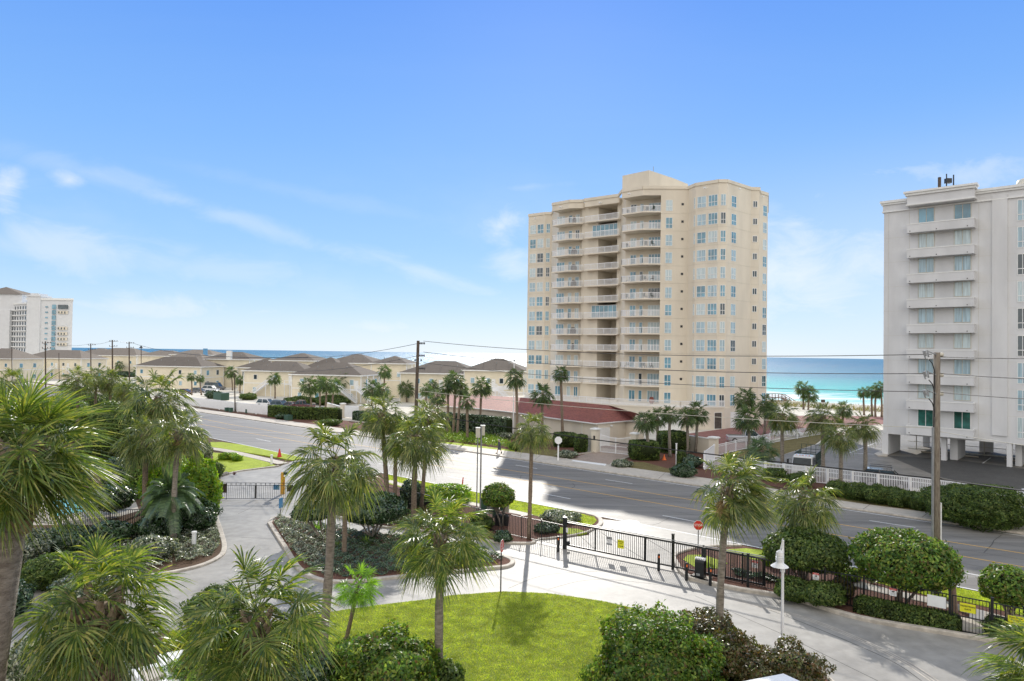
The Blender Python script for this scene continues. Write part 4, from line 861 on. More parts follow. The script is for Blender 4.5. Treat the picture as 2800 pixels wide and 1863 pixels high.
# spiky plants in the island
def spiky(px, py, hpx, label, leaf='palm_leaf_lime', n=46):
    b = G(px, py); s = hpx*b.y/FPX; rg = random.Random(px); Q = []
    for i in range(n):
        a = rg.uniform(0, 6.28); e_ = R(rg.uniform(25, 85)); d = Vector((math.cos(a)*math.cos(e_), math.sin(a)*math.cos(e_), math.sin(e_))); L = s*rg.uniform(.7, 1.2); wv = Vector((-math.sin(a), math.cos(a), 0))*s*.04
        p1 = d*L*.6; p2 = d*L+Vector((0, 0, -.15*s)); Q += [(-wv*.6, wv*.6, p1+wv, p1-wv), (p1-wv, p1+wv, p2+wv*.1, p2-wv*.1)]
    link('spiky_plant', np_mesh('spiky_plant', np.array([[tuple(v) for v in q] for q in Q]), leaf), None, b+Vector((0, 0, .08)), 0, label, 'plant')
spiky(866, 1458, 34, 'yellow green spiky plant in the silvery part of the island')
spiky(1000, 1502, 34, 'spiky dark green plant in the middle of the island', 'leaf_green')
spiky(925, 1506, 26, 'smaller spiky plant left of the middle of the island', 'leaf_green')
spiky(1330, 1300+60, 10, 'tiny spiky plant on the road verge', 'leaf_green')
spiky(640, 1302, 12, 'dark red spiky plant at the kerb corner above the left gate', 'plant_red')
spiky(2770, 1660, 26, 'spiky plant near the right edge of the grass verge', 'leaf_green')
spiky(2385, 1600, 30, 'pale spiky plant left of the largest clipped tree', 'leaf_silver_glint')
shrub(230, 1600, 70, 36, 'leaf_silver_glint', 'silvery mound on the left of the booted palm crown', .08)
shrub(20, 1640, 60, 50, 'leaf_dark', 'dark bush at the left edge behind the largest trunk', .08)
# beds
leafbed([(748, 1436), (760, 1424), (800, 1426), (870, 1442), (890, 1470), (900, 1545), (860, 1560), (826, 1548), (790, 1500)], .5, 'leaf_silver_glint', 15000, .06, 'silvery low shrubs covering the left part of the island')
leafbed([(870, 1442), (945, 1456), (1010, 1464), (1130, 1478), (1230, 1494), (1330, 1516), (1380, 1534), (1330, 1552), (1167, 1568), (1050, 1578), (960, 1586), (880, 1580), (840, 1556), (900, 1545), (890, 1470)], .5, 'leaf_dark', 34000, .06, 'dark low shrubs covering the right part of the island')
leafbed([(585, 1425), (590, 1440), (600, 1470), (600, 1500), (585, 1520), (525, 1542), (480, 1545), (470, 1480), (540, 1450)], .45, 'leaf_silver_glint', 11000, .06, 'silvery low shrubs inside the left drive kerb')
leafbed([(100, 1465), (480, 1450), (470, 1545), (400, 1565), (150, 1578), (60, 1520)], .4, 'leaf_silver_glint', 14000, .07, 'silvery and dark ground planting below the pool fence')
leafbed([(-120, 1800), (250, 1785), (350, 1800), (360, 1890), (500, 1900), (560, 1830), (900, 1860), (980, 2050), (-150, 2300)], .4, 'leaf_green', 24000, .06, 'mixed green planting along the bottom left of the photo')
leafbed([(960, 1430), (1145, 1456), (1300, 1476), (1365, 1482), (1310, 1462), (1120, 1405), (960, 1380), (870, 1372), (860, 1390)], .5, 'leaf_hedge', 12000, .08, 'dark planting along the inside of the black fence')
leafbed([(1205, 1208), (1400, 1230), (1412, 1224), (1350, 1200), (1212, 1185)], .8, 'leaf_lime', 9000, .14, 'row of strap leaved plants behind the far pavement', asp=.2)
leafbed([(1900, 1745), (2060, 1768), (2240, 1846), (2380, 1980), (1900, 2000), (1850, 1850)], .3, 'leaf_bronze', 9000, .05, 'low bronze planting behind the right drive kerb')
leafbed([(2000, 1560), (2130, 1590), (2120, 1600), (2010, 1580)], .3, 'leaf_dark', 3000, .06, 'low dark planting behind the sliding gate end')
blades([(949, 1669), (1023, 1659), (1172, 1641), (1230, 1631), (1378, 1620), (1497, 1625), (1646, 1646), (1717, 1662), (1790, 1688), (1740, 1760), (1640, 1850), (1610, 2000), (1050, 2000), (900, 1900), (700, 1850), (700, 1760), (830, 1690)], 130000, .055, .022, 'blade', 'grass', 'short bright green lawn grass in the foreground')
blades([(300+2002, 1554), (2613, 1613), (2800, 1650), (3000, 1690), (3000, 1725), (2800, 1688), (2640, 1652), (2560, 1640), (2440, 1610), (2330, 1580)], 16000, .07, .03, 'blade', 'grass', 'bright grass strip between the right fence and the road', z0=.1)
blades([(1060, 1301), (1273, 1344), (1400, 1371), (1565, 1403), (1625, 1418), (1632, 1428), (1612, 1446), (1560, 1430), (1500, 1420), (1430, 1404), (1330, 1382), (1250, 1370), (1060, 1315)], 22000, .08, .04, 'blade', 'grass', 'grass strip between the footpath and the road', z0=.1)
blades([(470, 1728), (511, 1728), (540, 1762), (560, 1790), (500, 1795), (440, 1760)], 6000, .08, .02, 'blade', 'grass', 'patch of grass left of the round clipped bush', z0=.05)
blades([P2(-150, DU-16), P2(-15, DU-16), P2(-15, DU+8), P2(-150, DU+8)], 26000, 1.1, .12, 'blade_dry', 'dune_grass', 'dry sea oats along the dune before the surf', world=True, z0=.3)
blades([P2(-10, DU-8), P2(420, DU-8), P2(420, DU+8), P2(-10, DU+8)], 16000, 1.0, .2, 'blade_dry', 'dune_grass', 'dune grass behind the beach houses', world=True, z0=.2)
# ------------------------------------------------------------------ buildings
def hit(p0, p1, px, py=800):
    """point of the wall line p0-p1 (plan) seen at this column"""
    d = ray(px, py); d2 = Vector((d.x, d.y)); e = Vector((p1[0]-p0[0], p1[1]-p0[1]))
    den = d2.x*(-e.y)+e.x*d2.y; t = (p0[0]*(-e.y)+e.x*p0[1])/den
    return Vector((d2.x*t, d2.y*t, 0))
def window(par, a, b, z0, z1, glass, fm='trim', mull=(.5,), trans=None, fw_=.07, proud=.05, out=None, name='window', slat=0):
    """framed window on the wall from a to b (plan), pane as its child"""
    a = Vector((a[0], a[1], 0)); b = Vector((b[0], b[1], 0)); d = (b-a); L = d.length; d.normalize(); o = Vector((d.y, -d.x, 0))
    if o.dot(a-Vector((0, 0, 0))) > 0: o = -o
    if out is not None: o = out
    mb = MB(); c = a+o*proud*.5
    def vb(s, w_, za, zb):
        p = a+d*s+o*proud/2; mb.box((p.x, p.y, (za+zb)/2), (w_, proud, zb-za), math.atan2(d.y, d.x))
    vb(fw_/2, fw_, z0, z1); vb(L-fw_/2, fw_, z0, z1); vb(L/2, L-2*fw_, z1-fw_, z1); vb(L/2, L-2*fw_, z0, z0+fw_)
    for m_ in mull: vb(L*m_, fw_*.8, z0+fw_, z1-fw_)
    if trans: 
        p = a+d*L/2+o*(proud/2+.004); mb.box((p.x, p.y, z0+(z1-z0)*trans), (L-2*fw_, proud, fw_*1.1), math.atan2(d.y, d.x))
    w_ = mb.build(name, fm, par)
    g = MB(); p = a+d*L/2+o*.012; g.box((p.x, p.y, (z0+z1)/2), (L-fw_, .02, z1-z0-fw_), math.atan2(d.y, d.x)); g.build('pane', glass, w_)
    return w_
def railing(par, pts, z, h=1.05, sp=.16, matn='vinyl', name='railing', post=1.6, pw=.055):
    mb = MB(); pts = [Vector((p[0], p[1], z)) for p in pts]; up_ = Vector((0, 0, 1))
    for a, b in zip(pts, pts[1:]):
        mb.bar(a+up_*h, b+up_*h, .08, .09); mb.bar(a+up_*.1, b+up_*.1, .04, .04); L = (b-a).length; n = max(1, int(L/sp))
        for i in range(n+1):
            p = a+(b-a)*(i/n); mb.bar(p+up_*.1, p+up_*h, pw)
        k = max(1, round(L/post))
        for i in range(k+1):
            p = a+(b-a)*(i/k); mb.bar(p, p+up_*(h+.03), .05)
    return mb.build(name, matn, par)
rg = random.Random(3)
# ---- the beige tower ----------------------------------------------------------------
ZT = 43.4; ZS = 41.7
T = lambda x, y, z=ZT: G(x, y, z)
P0, P1, P2_, A1, A2, A3 = T(1445.5, 586), T(1491, 580.4), T(1509, 580), T(1510, 555.6), T(1557, 546.8), T(1596, 546)
B1, B2 = T(1599, 543.5), T(1692, 530.4); C1, C2, C3 = T(1701, 518.5), T(1758, 509), T(1808, 508.8); W2, W3 = T(1882, 509.7), T(1902.5, 501)
Y3, Y4, Y5, Y6 = T(1965, 491), T(1989, 491), T(2054, 512), T(2077, 512.5); Z1, Z2 = T(2077.5, 521), T(2100, 528)
tw = thing('apartment_tower', 'tall beige apartment tower with balcony columns between the road and the sea', 'tower', P0*Vector((1, 1, 0)).length*0 if False else (0, 0, 0))
K1a, K1b = A1+V*2.2, A3+V*1.7; bw0, bw1 = B1+V*1.3, B2+V*1.3
K1c = hit(K1a, K1b, 1587); pr0 = hit(bw0, bw1, 1589); Qa = hit(bw0, bw1, 1634); Qd = hit(bw0, bw1, 1686); Qe = hit(bw0, bw1, 1694)
N1a, N1b = C1+V*2.6, C3+V*2.6; nl = hit(N1a, N1b, 1708)
front = [P0, P1, P2_, K1a, K1c, pr0, Qa, Qa+V*5, Qd+V*5, Qd, Qe, nl, N1b, C3, W2, W3, Y3, Y4, Y5, Y6, Z1, Z2]
zd = Vector((Z2.x, Z2.y, 0)).normalized(); back = [Z2+zd*16, P0+V*14]
body = [(p.x, p.y) for p in front+back]
MB().prism(body, 0, ZT-.55).build('wall', 'stucco', tw)
# parapet: upstand along the outer line
ol = [P0, P1, P2_, A1+V*1.2, A1, A2, A3, B1, B2, C1, C2, C3, W2, W3, Y3, Y4, Y5, Y6, Z1, Z2, Z2+zd*16, P0+V*14, P0]
mb = MB()
for a, b in zip(ol, ol[1:]):
    d = (b-a).normalized(); mb.bar((a.x, a.y, ZT-.28), (b.x, b.y, ZT-.28), .3, .56) if (b-a).length > .2 else None
mb.build('parapet', 'stucco', tw)
def crownblk(pts, name='canopy'):
    MB().prism([(p.x, p.y) for p in pts], ZS, ZT-.56).build(name, 'stucco', tw)
crownblk([A1, A2, A3, K1b+V*.2, K1a+V*.2]); crownblk([B1, B2, Qe+V*.6, Qd+V*5.1, Qa+V*5.1, bw0+V*.1]); crownblk([C1, C2, C3, N1b+V*.2, N1a+V*.2])
PH = [G(1702, 481, 47.1), G(1775, 465.6, 47.1), G(1841, 487.5, 47.1)]
MB().prism([(p.x, p.y) for p in PH+[PH[2]+V*6, PH[0]+V*6]], ZT-.6, 47.1).build('penthouse', 'stucco', tw)
glz = ['glass_pale']*4+['glass_pale_blue']*4+['glass_blue']*5+['glass_dark']
def pick(): return rg.choice(glz)
def inset(q): return q
NG = 12
def sub(p0, p1, x0, x1): return hit(p0, p1, x0), hit(p0, p1, x1)
for k in range(NG):
    zf = 38.8-3.18*k; zt = zf+2.05; zb = zf+.02
    for (q0, q1, x0, x1, mu) in ((P0, P1, 1447.5, 1464, (.5,)), (P0, P1, 1467.5, 1484.5, (.5,)), (P1, P2_, 1491.5, 1502, (.5,)), (C3, W2, 1818, 1837, (.5,)), (W3, Y3, 1904.5, 1929, (.5,)), (W3, Y3, 1935, 1960.5, (.33, .67)), (Y3, Y4, 1968.5, 1983, (.5,)), (Y4, Y5, 1998, 2011, (.5,)), (Z1, Z2, 2084.5, 2095, (.5,))):
        a, b = sub(q0, q1, x0, x1); g_ = pick(); window(tw, a, b, zb, zt, g_, mull=mu, trans=.38, fw_=.075)
    a, b = sub(Y5, Y6, 2056.5, 2069.5); window(tw, a, b, zt-1.15, zt+.05, 'glass_dark', mull=(.5,), fw_=.09, name='small_window')
    a, b = sub(W2, W3, 1895.5, 1899.5); window(tw, a, b, zb, zt, 'glass_pale', mull=(), trans=.38, fw_=.07, name='side_window')
    a, b = sub(C3, W2, 1861, 1867.5)
    if k < 11: MB().box(((a.x+b.x)/2, (a.y+b.y)/2, zf+1.3), (.42, .06, .42), math.atan2(b.y-a.y, b.x-a.x)).build('vent', 'metal_black', tw)
    # balcony doors
    for (q0, q1, x0, x1, mu) in ((K1a, K1c, 1521, 1543, (.33, .67)), (K1a, K1c, 1553, 1563, ()), (K1a, K1c, 1572, 1583, (.5,)), (N1a, N1b, 1722, 1739, (.5,)), (N1a, N1b, 1748, 1758, ()), (N1a, N1b, 1772, 1805, (.25, .5, .75))):
        a, b = sub(q0, q1, x0, x1); window(tw, a, b, zf+.03, zf+2.15, pick(), mull=mu, fw_=.08, name='balcony_door')
    # slabs and railings
    if k < 11:
        for pts, nm in (([A1, A2, A3], 'balcony'), ([C1, C2, C3], 'balcony')):
            bk_ = [K1c+V*.02, K1a+V*.02] if pts[0] is A1 else [N1b+V*.02, nl+V*.02]
            s_ = MB().prism([(p.x, p.y) for p in pts+bk_], zf-.22, zf).build('balcony', 'stucco_soffit', tw)
            ins = [p+V*.12 for p in pts]; lead = [pts[0]+V*1.7] if pts[0] is C1 else [pts[0]+V*1.6]
            railing(s_, lead+ins, zf, sp=.17)
    s_ = MB().prism([(p.x, p.y) for p in (B1, B2, Qe-V*.05, Qd+V*4.9, Qa+V*4.9, bw0-V*.05)], zf-.22, zf).build('balcony', 'stucco_soffit', tw)
    if k < 11: railing(s_, [B1+V*.15, B2+V*.15], zf, sp=.17)
    if k in (1, 6):
        a, b = sub(bw0, bw1, 1618, 1687); window(tw, a-V*.02, b-V*.02, zf+.03, zf+2.5, 'glass_blue', mull=(.16, .33, .5, .67, .84), fw_=.09, name='glazed_balcony')
    if k > 0:
        for run in ((P0, P1, P2_), (C3, W2, W3, Y3, Y4, Y5, Y6), (Z1, Z2)):
            mb = MB(); mb.strip(run, .03, zf+2.742, zf+2.758) if len(run) > 2 else mb.bar((run[0].x, run[0].y, zf+2.75), (run[1].x, run[1].y, zf+2.75), .012, .012)
            mb.build('wall_joint', 'box_beige', tw)
for x, y in ((1463, 597), (1532, 566), (1641, 554), (1720, 530), (1927, 514), (2022, 516.5), (2086, 537.5)):
    p = G(x, y, ZT-1.3) if True else None
    MB().box((p.x, p.y, p.z), (.5, .3, .22), .7).build('roof_light', 'trim', tw)
b = MB(); q = G(1775, 465.6, 47.1)+V*1.5; b.tube([q, q+Vector((0, 0, 1.0))], .05, 6); b.build('mast', 'metal_grey', tw)
# grills and chairs on the balconies
def grill(p, label):
    t_ = thing('covered_grill', label, 'grill', p, rg.uniform(0, 3), 'covered grills on the balconies')
    mb = MB(); mb.box((0, 0, .45), (1.2, .55, .8)); mb.build('cover', 'metal_black', t_)
    mb = MB(); mb.tube([(-.5, 0, .93), (-.25, 0, 1.08), (.25, 0, 1.08), (.5, 0, .93)], [.2, .27, .27, .2], 8); mb.build('lid', 'metal_black', t_)
wd = 'top second third fourth fifth sixth seventh eighth ninth tenth eleventh'.split()
for k in (0, 2, 3, 4, 7, 8): 
    q = hit(A2+V*1.0, A3+V*1.0, 1568); grill(Vector((q.x, q.y, 38.8-3.18*k)), 'black covered grill on the left balcony column, %s floor from the top' % wd[k])
def lounge(p, label, rz=0):
    t_ = thing('patio_chair', label, 'chair', p, rz, 'chairs on the tower balconies'); mb = MB(); mb.box((0, 0, .42), (.55, .55, .07)); mb.build('seat', 'cage_green', t_)
    mb = MB(); mb.box((0, .27, .72), (.55, .05, .6)); mb.build('backrest', 'cage_green', t_)
    for sx in (-.24, .24):
        for sy in (-.24, .24): MB().bar((sx, sy, 0), (sx, sy, .4), .04).build('leg', 'cage_green', t_)
for k in (0, 2, 4, 5, 9):
    for j, x in enumerate((1716, 1765, 1783)):
        if rg.random() < .8:
            q = hit(C1+V*1.3, C2+V*1.3, x); lounge(Vector((q.x, q.y, 38.8-3.18*k)), '%s chair on the middle balcony column, %s floor from the top' % (('left', 'central', 'right')[j], wd[k]), rg.uniform(0, 6))
# podium with deck, red tiled garage
pd = thing('podium', 'beige podium with white railed sun deck at the foot of the tower', 'building', (0, 0, 0))
DK = [G(1345, 1086, 3.6), G(1525, 1098, 3.6), G(1665, 1109, 3.6), G(1860, 1118, 3.6), G(1981, 1116.5, 3.6)]
MB().prism([(p.x, p.y) for p in DK+[DK[-1]+V*10, DK[0]+V*30]], 0, 3.6).build('wall', 'stucco', pd)
MB().prism([(p.x, p.y) for p in [p-V*.12 for p in DK]+[DK[-1]+V*.5, DK[0]+V*.5]], 3.605, 3.8).build('deck_edge', 'stucco_soffit', pd)
railing(pd, [p+V*.1 for p in DK], 3.8, sp=.17)
railing(pd, [G(1345, 1072, 3.8), G(1440, 1060, 3.8)], 3.8, sp=.17)
a, b = hit(DK[3], DK[4], 1902), hit(DK[3], DK[4], 1885)
window(pd, hit(DK[3], DK[4], 1806)-V*.02, hit(DK[3], DK[4], 1866)-V*.02, .02, 2.5, 'trim', mull=(.5,), name='garage_door')
window(pd, hit(DK[3], DK[4], 1956)-V*.02, hit(DK[3], DK[4], 1977)-V*.02, .02, 2.9, 'dark_recess', mull=(), name='door')
a, b = hit(Y4+V*0, Y5, 1993), hit(Y4, Y5, 2046); window(tw, a-V*.03, b-V*.03, .02, 2.8, 'trim', mull=(), name='garage_door')
for i, (x, y) in enumerate(((1712, 1080), (1738, 1084))):
    q = G(x, y+14, 3.8); t_ = thing('covered_sofa', ('left' if i == 0 else 'right')+' dark covered sofa on the podium deck', 'sofa', q+V*1, .7); MB().box((0, 0, .5), (2.4, 1, .9)).build('cover', 'metal_black', t_)
q = G(1772, 1105, 3.8); t_ = thing('planter_urn', 'brown clay urn on the podium deck beside the covered sofas', 'urn', q+V*1.2); MB().tube([(0, 0, 0), (0, 0, .3), (0, 0, .8), (0, 0, 1.05), (0, 0, 1.2)], [.25, .42, .5, .3, .38], 12).build('pot', 'tile_red', t_, smooth=True)
gr = thing('garage_building', 'long low beige garage with a red tiled hip roof in front of the tower', 'building', (0, 0, 0))
EV = [G(x, y, 3.2) for x, y in ((1168, 1108), (1295, 1115.5), (1404, 1127), (1511, 1143), (1629.6, 1158), (1734, 1149))]
RD = [G(x, y, 4.6) for x, y in ((1190, 1077), (1295, 1079), (1439, 1088.5), (1540, 1097), (1665, 1108.5), (1740, 1130))]
mb = MB(); vs = [tuple(p) for p in EV]+[tuple(p) for p in RD]; n6 = 6
mb.add(vs, [(i, i+1, n6+i+1, n6+i) for i in range(5)]); vs2 = [(p.x, p.y, 3.08) for p in EV]; mb.add([tuple(p) for p in EV]+vs2, [(i, n6+i, n6+i+1, i+1) for i in range(5)])
bk_ = [(p+V*3) for p in RD]; mb.add([tuple(p) for p in RD]+[(p.x, p.y, 3.7) for p in bk_], [(i, i+1, n6+i+1, n6+i) for i in range(5)]); mb.build('roof', 'tile_red', gr)
mb = MB(); dn = Vector((0, 0, -.06))
for a, b in zip(EV, EV[1:]): mb.bar(a+dn-V*.06, b+dn-V*.06, .12, .14)
mb.build('gutter', 'trim', gr)
wl = [p+V*.5+Vector((0, .0, 0)) for p in EV]; wl[-1] = wl[-1]-U*-.3
MB().prism([(p.x, p.y) for p in wl+[RD[-1]+V*2, RD[0]+V*2]], 0, 3.06).build('wall', 'stucco', gr)
for x in (1360, 1596, 1735):
    q = hit(wl[2], wl[3], x) if x < 1500 else (hit(wl[3], wl[4], x) if x < 1700 else wl[5]-V*.1); MB().tube([(q.x, q.y-.08, .1), (q.x, q.y-.08, 3.05)], .05, 6).build('downpipe', 'trim', gr)
window(gr, hit(wl[4], wl[5], 1643)-V*.02, hit(wl[4], wl[5], 1672)-V*.02, .02, 2.5, 'trim', mull=(), name='garage_door')
b = MB(); b.box(tuple(hit(wl[4], wl[5], 1676)+Vector((0, -.12, 2.7))), (.3, .3, .2)); b.build('wall_lamp', 'paint_lamp', gr)
# entrance gate with scroll walls
def pillar(x, yb, h, w_, label, par=None):
    p = G(x, yb); t_ = thing('gate_pillar', label, 'pillar', p, UA) if par is None else par
    off = (0, 0, 0) if par is None else p
    MB().box((0, 0, h/2), (w_, w_, h)).build('shaft', 'stucco', t_); mb = MB(); mb.box((0, 0, h+.06), (w_*1.35, w_*1.35, .12)); mb.box((0, 0, h+.15), (w_*1.15, w_*1.15, .08)); mb.build('cap', 'trim', t_)
    return t_
pl = pillar(1628, 1237, 2.9, .8, 'beige pillar with white cap left of the white entrance gate'); MB().box((.1, -.44, 1.9), (.22, .1, .5)).build('lantern', 'metal_black', pl)
pr_ = pillar(1735, 1247, 2.7, .7, 'beige pillar with white cap right of the white entrance gate')
def scroll(x0, y0, x1, y1, h0, h1, label):
    a, b = G(x0, y0), G(x1, y1); d = (b-a).normalized(); L = (b-a).length; n = 12; mb = MB(); nr = Vector((-d.y, d.x, 0))*.15; vs = []
    for i in range(n+1):
        q = i/n; h = h0+(h1-h0)*(1-math.sqrt(max(0, 1-q*q))) if True else 0; p = d*L*q; vs += [p-nr, p+nr, p+nr+Vector((0, 0, h)), p-nr+Vector((0, 0, h))]
    fs = [(i*4+k, i*4+4+k, i*4+4+(k+1) % 4, i*4+(k+1) % 4) for i in range(n) for k in range(4)]+[(0, 1, 2, 3), (n*4+3, n*4+2, n*4+1, n*4)]
    mb.add(vs, fs); t_ = mb.build('garden_wall', 'stucco', None, a, 0, label=label, cat='wall'); return t_
scroll(1586, 1226, 1620, 1235, 1.5, 2.6, 'curved beige wall left of the white entrance gate')
scroll(1795, 1246, 1742, 1248, 1.4, 2.3, 'curved beige wall right of the white entrance gate')
gt = thing('entrance_gate', 'white double entrance gate of vertical bars with arched top', 'gate', (0, 0, 0))
a, b = G(1641, 1238), G(1727, 1247)
for s0, s1 in ((0, .495), (.505, 1)):
    mb = MB(); q0, q1 = a+(b-a)*s0, a+(b-a)*s1; n = 15
    hh = lambda s: 2.45-.35*math.sin(s*math.pi)*1.0
    for i in range(n+1):
        s = s0+(s1-s0)*i/n; p = a+(b-a)*s; mb.bar(p+Vector((0, 0, .08)), p+Vector((0, 0, hh(s))), .035 if 0 < i < n else .08)
        if i < n:
            s2 = s0+(s1-s0)*(i+1)/n; p2 = a+(b-a)*s2
            mb.bar(p+Vector((0, 0, hh(s)-.12)), p2+Vector((0, 0, hh(s2)-.12)), .05)
    for z in (.15, 1.0): mb.bar(q0+Vector((0, 0, z)), q1+Vector((0, 0, z)), .05)
    mb.build('gate_leaf', 'vinyl', gt)
# beige wall right, next to the white fence
def lowwall(px, h, label, w_=.3, matn='stucco', cap='trim'):
    pts = plist(px); o = pts[0]; mb = MB(); t_ = thing('garden_wall', label, 'wall', o)
    mb.strip([p-o for p in pts], w_, 0, h); mb.build('wall', matn, t_); m2 = MB(); m2.strip([p-o for p in pts], w_+.14, h+.002, h+.1); m2.build('coping', cap, t_); return t_
lowwall([(1872, 1232), (1952, 1246)], 2.0, 'stained beige wall between the palms and the white fence')
pillar(1951, 1249, 2.3, .9, 'beige pillar at the end of the stained wall')
# ---- the white building on the right ----------------------------------------------
c0 = G(2414.5, 1243); FU = -U
def wq(x): return hit(c0, c0+FU*40, x)
wb = thing('white_apartment_building', 'white apartment block on open parking piers at the right edge', 'apartment building', (0, 0, 0))
end = c0+FU*42; dep = V*17
ZR = 33.2; ZB = 2.75
MB().prism([(p.x, p.y) for p in (c0, end, end+dep, c0+dep)], ZB, ZR-.9).build('wall', 'stucco_white', wb)
MB().prism([(p.x, p.y) for p in (c0-V*.12-FU*.12, end, end+dep+V*.12, c0+dep+V*.12-FU*.12)], ZR-1.35, ZR-.9+.35).build('frieze', 'stucco_white', wb)
def cornice(z0, z1, o0, a=c0, b=end, dp=dep, nm='cornice'):
    MB().prism([(p.x, p.y) for p in (a-V*o0-FU*o0, b-V*o0, b+dp+V*o0, a+dp+V*o0-FU*o0)], z0, z1).build(nm, 'trim', wb)
cornice(ZR-.55+.003, ZR-.3, .28); cornice(ZR-.297, ZR, .42); cornice(ZR-1.5, ZR-1.353, .2)
# box over the balconies
x0, x1 = wq(2486), wq(2668)
def boxout(a, b, pr, z0, z1, nm, o=0, matn='stucco_white'): MB().prism([(p.x, p.y) for p in (a-FU*o, a-V*(pr+o)-FU*o, b-V*(pr+o)+FU*o, b+FU*o)], z0, z1).build(nm, matn, wb)
boxout(x0, x1, 1.3, 31.95, 33.25, 'canopy'); boxout(x0, x1, 1.3, 33.253, 33.55, 'cornice', .2, 'trim'); boxout(x0, x1, 1.3, 33.553, 33.8, 'cornice', .36, 'trim'); boxout(x0, x1, 1.3, 32.02, 32.2, 'cornice', .12, 'trim')
gw = ['glass_pale', 'glass_pale', 'glass_pale_blue', 'glass_pale', 'glass_pale_blue', 'glass_pale', 'glass_pale_blue', 'glass_pale', 'glass_green']
for k in range(9):
    z = 29.7-3.19*k
    mb = MB(); a, b = x0, x1; pr = 1.3; th = .14
    A = [a, a-V*pr, b-V*pr, b]; Bq = [a+FU*th, a+FU*th-V*(pr-th), b-FU*th-V*(pr-th), b-FU*th]
    bal = MB(); bal.prism([(p.x, p.y) for p in A], z-1.15, z-1.0); n4 = 4
    vs = [(p.x, p.y, z-1.0) for p in A]+[(p.x, p.y, z-.12) for p in A]+[(p.x, p.y, z-1.0) for p in Bq]+[(p.x, p.y, z-.12) for p in Bq]
    fs = [(i, i+1, 4+i+1, 4+i) for i in range(3)]+[(8+i+1, 8+i, 12+i, 12+i+1) for i in range(3)]
    bal.add(vs, fs); bo = bal.build('balcony', 'stucco_white', wb)
    mb = MB(); vs = []
    A2_ = [a-FU*.04, a-V*(pr+.04)-FU*.04, b-V*(pr+.04)+FU*.04, b+FU*.04]; ring = [(p.x, p.y, z-.118) for p in A2_]+[(p.x, p.y, z) for p in A2_]+[(p.x, p.y, z-.118) for p in Bq]+[(p.x, p.y, z) for p in Bq]
    mb.add(ring, [(i, i+1, 5+i, 4+i) for i in range(3)]+[(9+i, 8+i, 12+i, 13+i) for i in range(3)]+[(4+i, 5+i, 13+i, 12+i) for i in range(3)]+[(8+i, 9+i, 1+i, i) for i in range(3)]); mb.build('coping', 'trim', bo)
    for x in (2494, 2566, 2650):
        q = wq(x)-V*(pr+.01); MB().box((q.x, q.y, z-.95), (.1, .06, .1), UA).build('drain', 'metal_black', bo)
    gl = gw[k]
    for (xa, xb) in ((2510, 2555), (2608, 2656)):
        window(wb, wq(xa), wq(xb), z+.15-(.3 if k == 8 else 0), z+2.05, ('glass_blue' if k == 0 else gl), fm='box_beige' if k < 8 else 'trim', mull=(.5,), fw_=.08)
    q = wq(2570)-V*.03; MB().box((q.x, q.y, z+2.25), (.55, .06, .14), UA).build('vent', 'metal_grey', wb)
    for (xa, xb) in ((2781, 2812), (2850, 2890)):
        window(wb, wq(xa), wq(xb), z-.75, z+1.75, rg.choice(['glass_pale', 'glass_dark', 'glass_pale_blue']), fm='trim', mull=(.5,), trans=.3, fw_=.08)
# pilaster, score lines
a, b = wq(2713), wq(2755); MB().prism([(p.x, p.y) for p in (a, a-V*.18, b-V*.18, b)], 3.6, ZR-.9).build('pilaster', 'stucco_white', wb)
for k in range(10):
    mb = MB(); z = 28.3-3.19*k; a, b = c0-V*.004, end-V*.004; mb.bar((a.x, a.y, z), (b.x, b.y, z), .01, .015); mb.build('wall_joint', 'box_beige', wb)
for x in (2429, 2486, 2676):
    mb = MB(); q = wq(x)-V*.004; mb.bar((q.x, q.y, 3), (q.x, q.y, 31.5), .02); mb.build('corner_line', 'box_beige', wb)
# piers
def pier(xa, xb, dv0=0, dv1=1.0, m_='stucco_white'):
    a, b = wq(xa), wq(xb); MB().prism([(p.x, p.y) for p in (a+V*dv0, b+V*dv0, b+V*dv1, a+V*dv1)], 0, ZB-.003).build('pier', m_, wb)
pier(2414.5, 2430, 0, 6.5); pier(2574, 2588, .05, .9); pier(2753, 2767, .05, .9); pier(2592, 2613, 1.6, 7); pier(2772, 2790, 1.6, 7)
for x in (2470, 2500, 2660, 2640, 2800): 
    a = wq(x)+V*14; MB().box((a.x, a.y, ZB/2-.01), (.8, .8, ZB-.02), UA).build('pier', 'stucco_white', wb)
mb = MB()
for i in range(16):
    q = c0+FU*(2+i*2.6)+V*9; mb.bar((q.x, q.y, 0), (q.x, q.y, ZB), .09)
q0, q1 = c0+FU*1+V*9, end+V*9; mb.bar((q0.x, q0.y, 1.1), (q1.x, q1.y, 1.1), .07); mb.bar((q0.x, q0.y, .12), (q1.x, q1.y, .12), .12); mb.build('screen_frame', 'box_beige', wb)
for i in range(7):
    q = c0+FU*(4+i*4.6)+V*6.5; MB().box((q.x, q.y, .08), (1.9, .18, .15), UA).build('wheel_stop', 'walk', None, None, label='concrete wheel stop number %d under the white building, counting from the left' % (i+1) if False else '%s concrete wheel stop from the left under the white building' % 'first second third fourth fifth sixth seventh'.split()[i], cat='wheel stop', group='wheel stops under the white building')
for i in range(6):
    q0 = c0+FU*(5.5+i*5.2)+V*1.0; q1 = q0+V*6.5; MB().bar((q0.x, q0.y, .012), (q1.x, q1.y, .012), .14, .006).build('bay_line', 'paint_white', None, kind='structure')
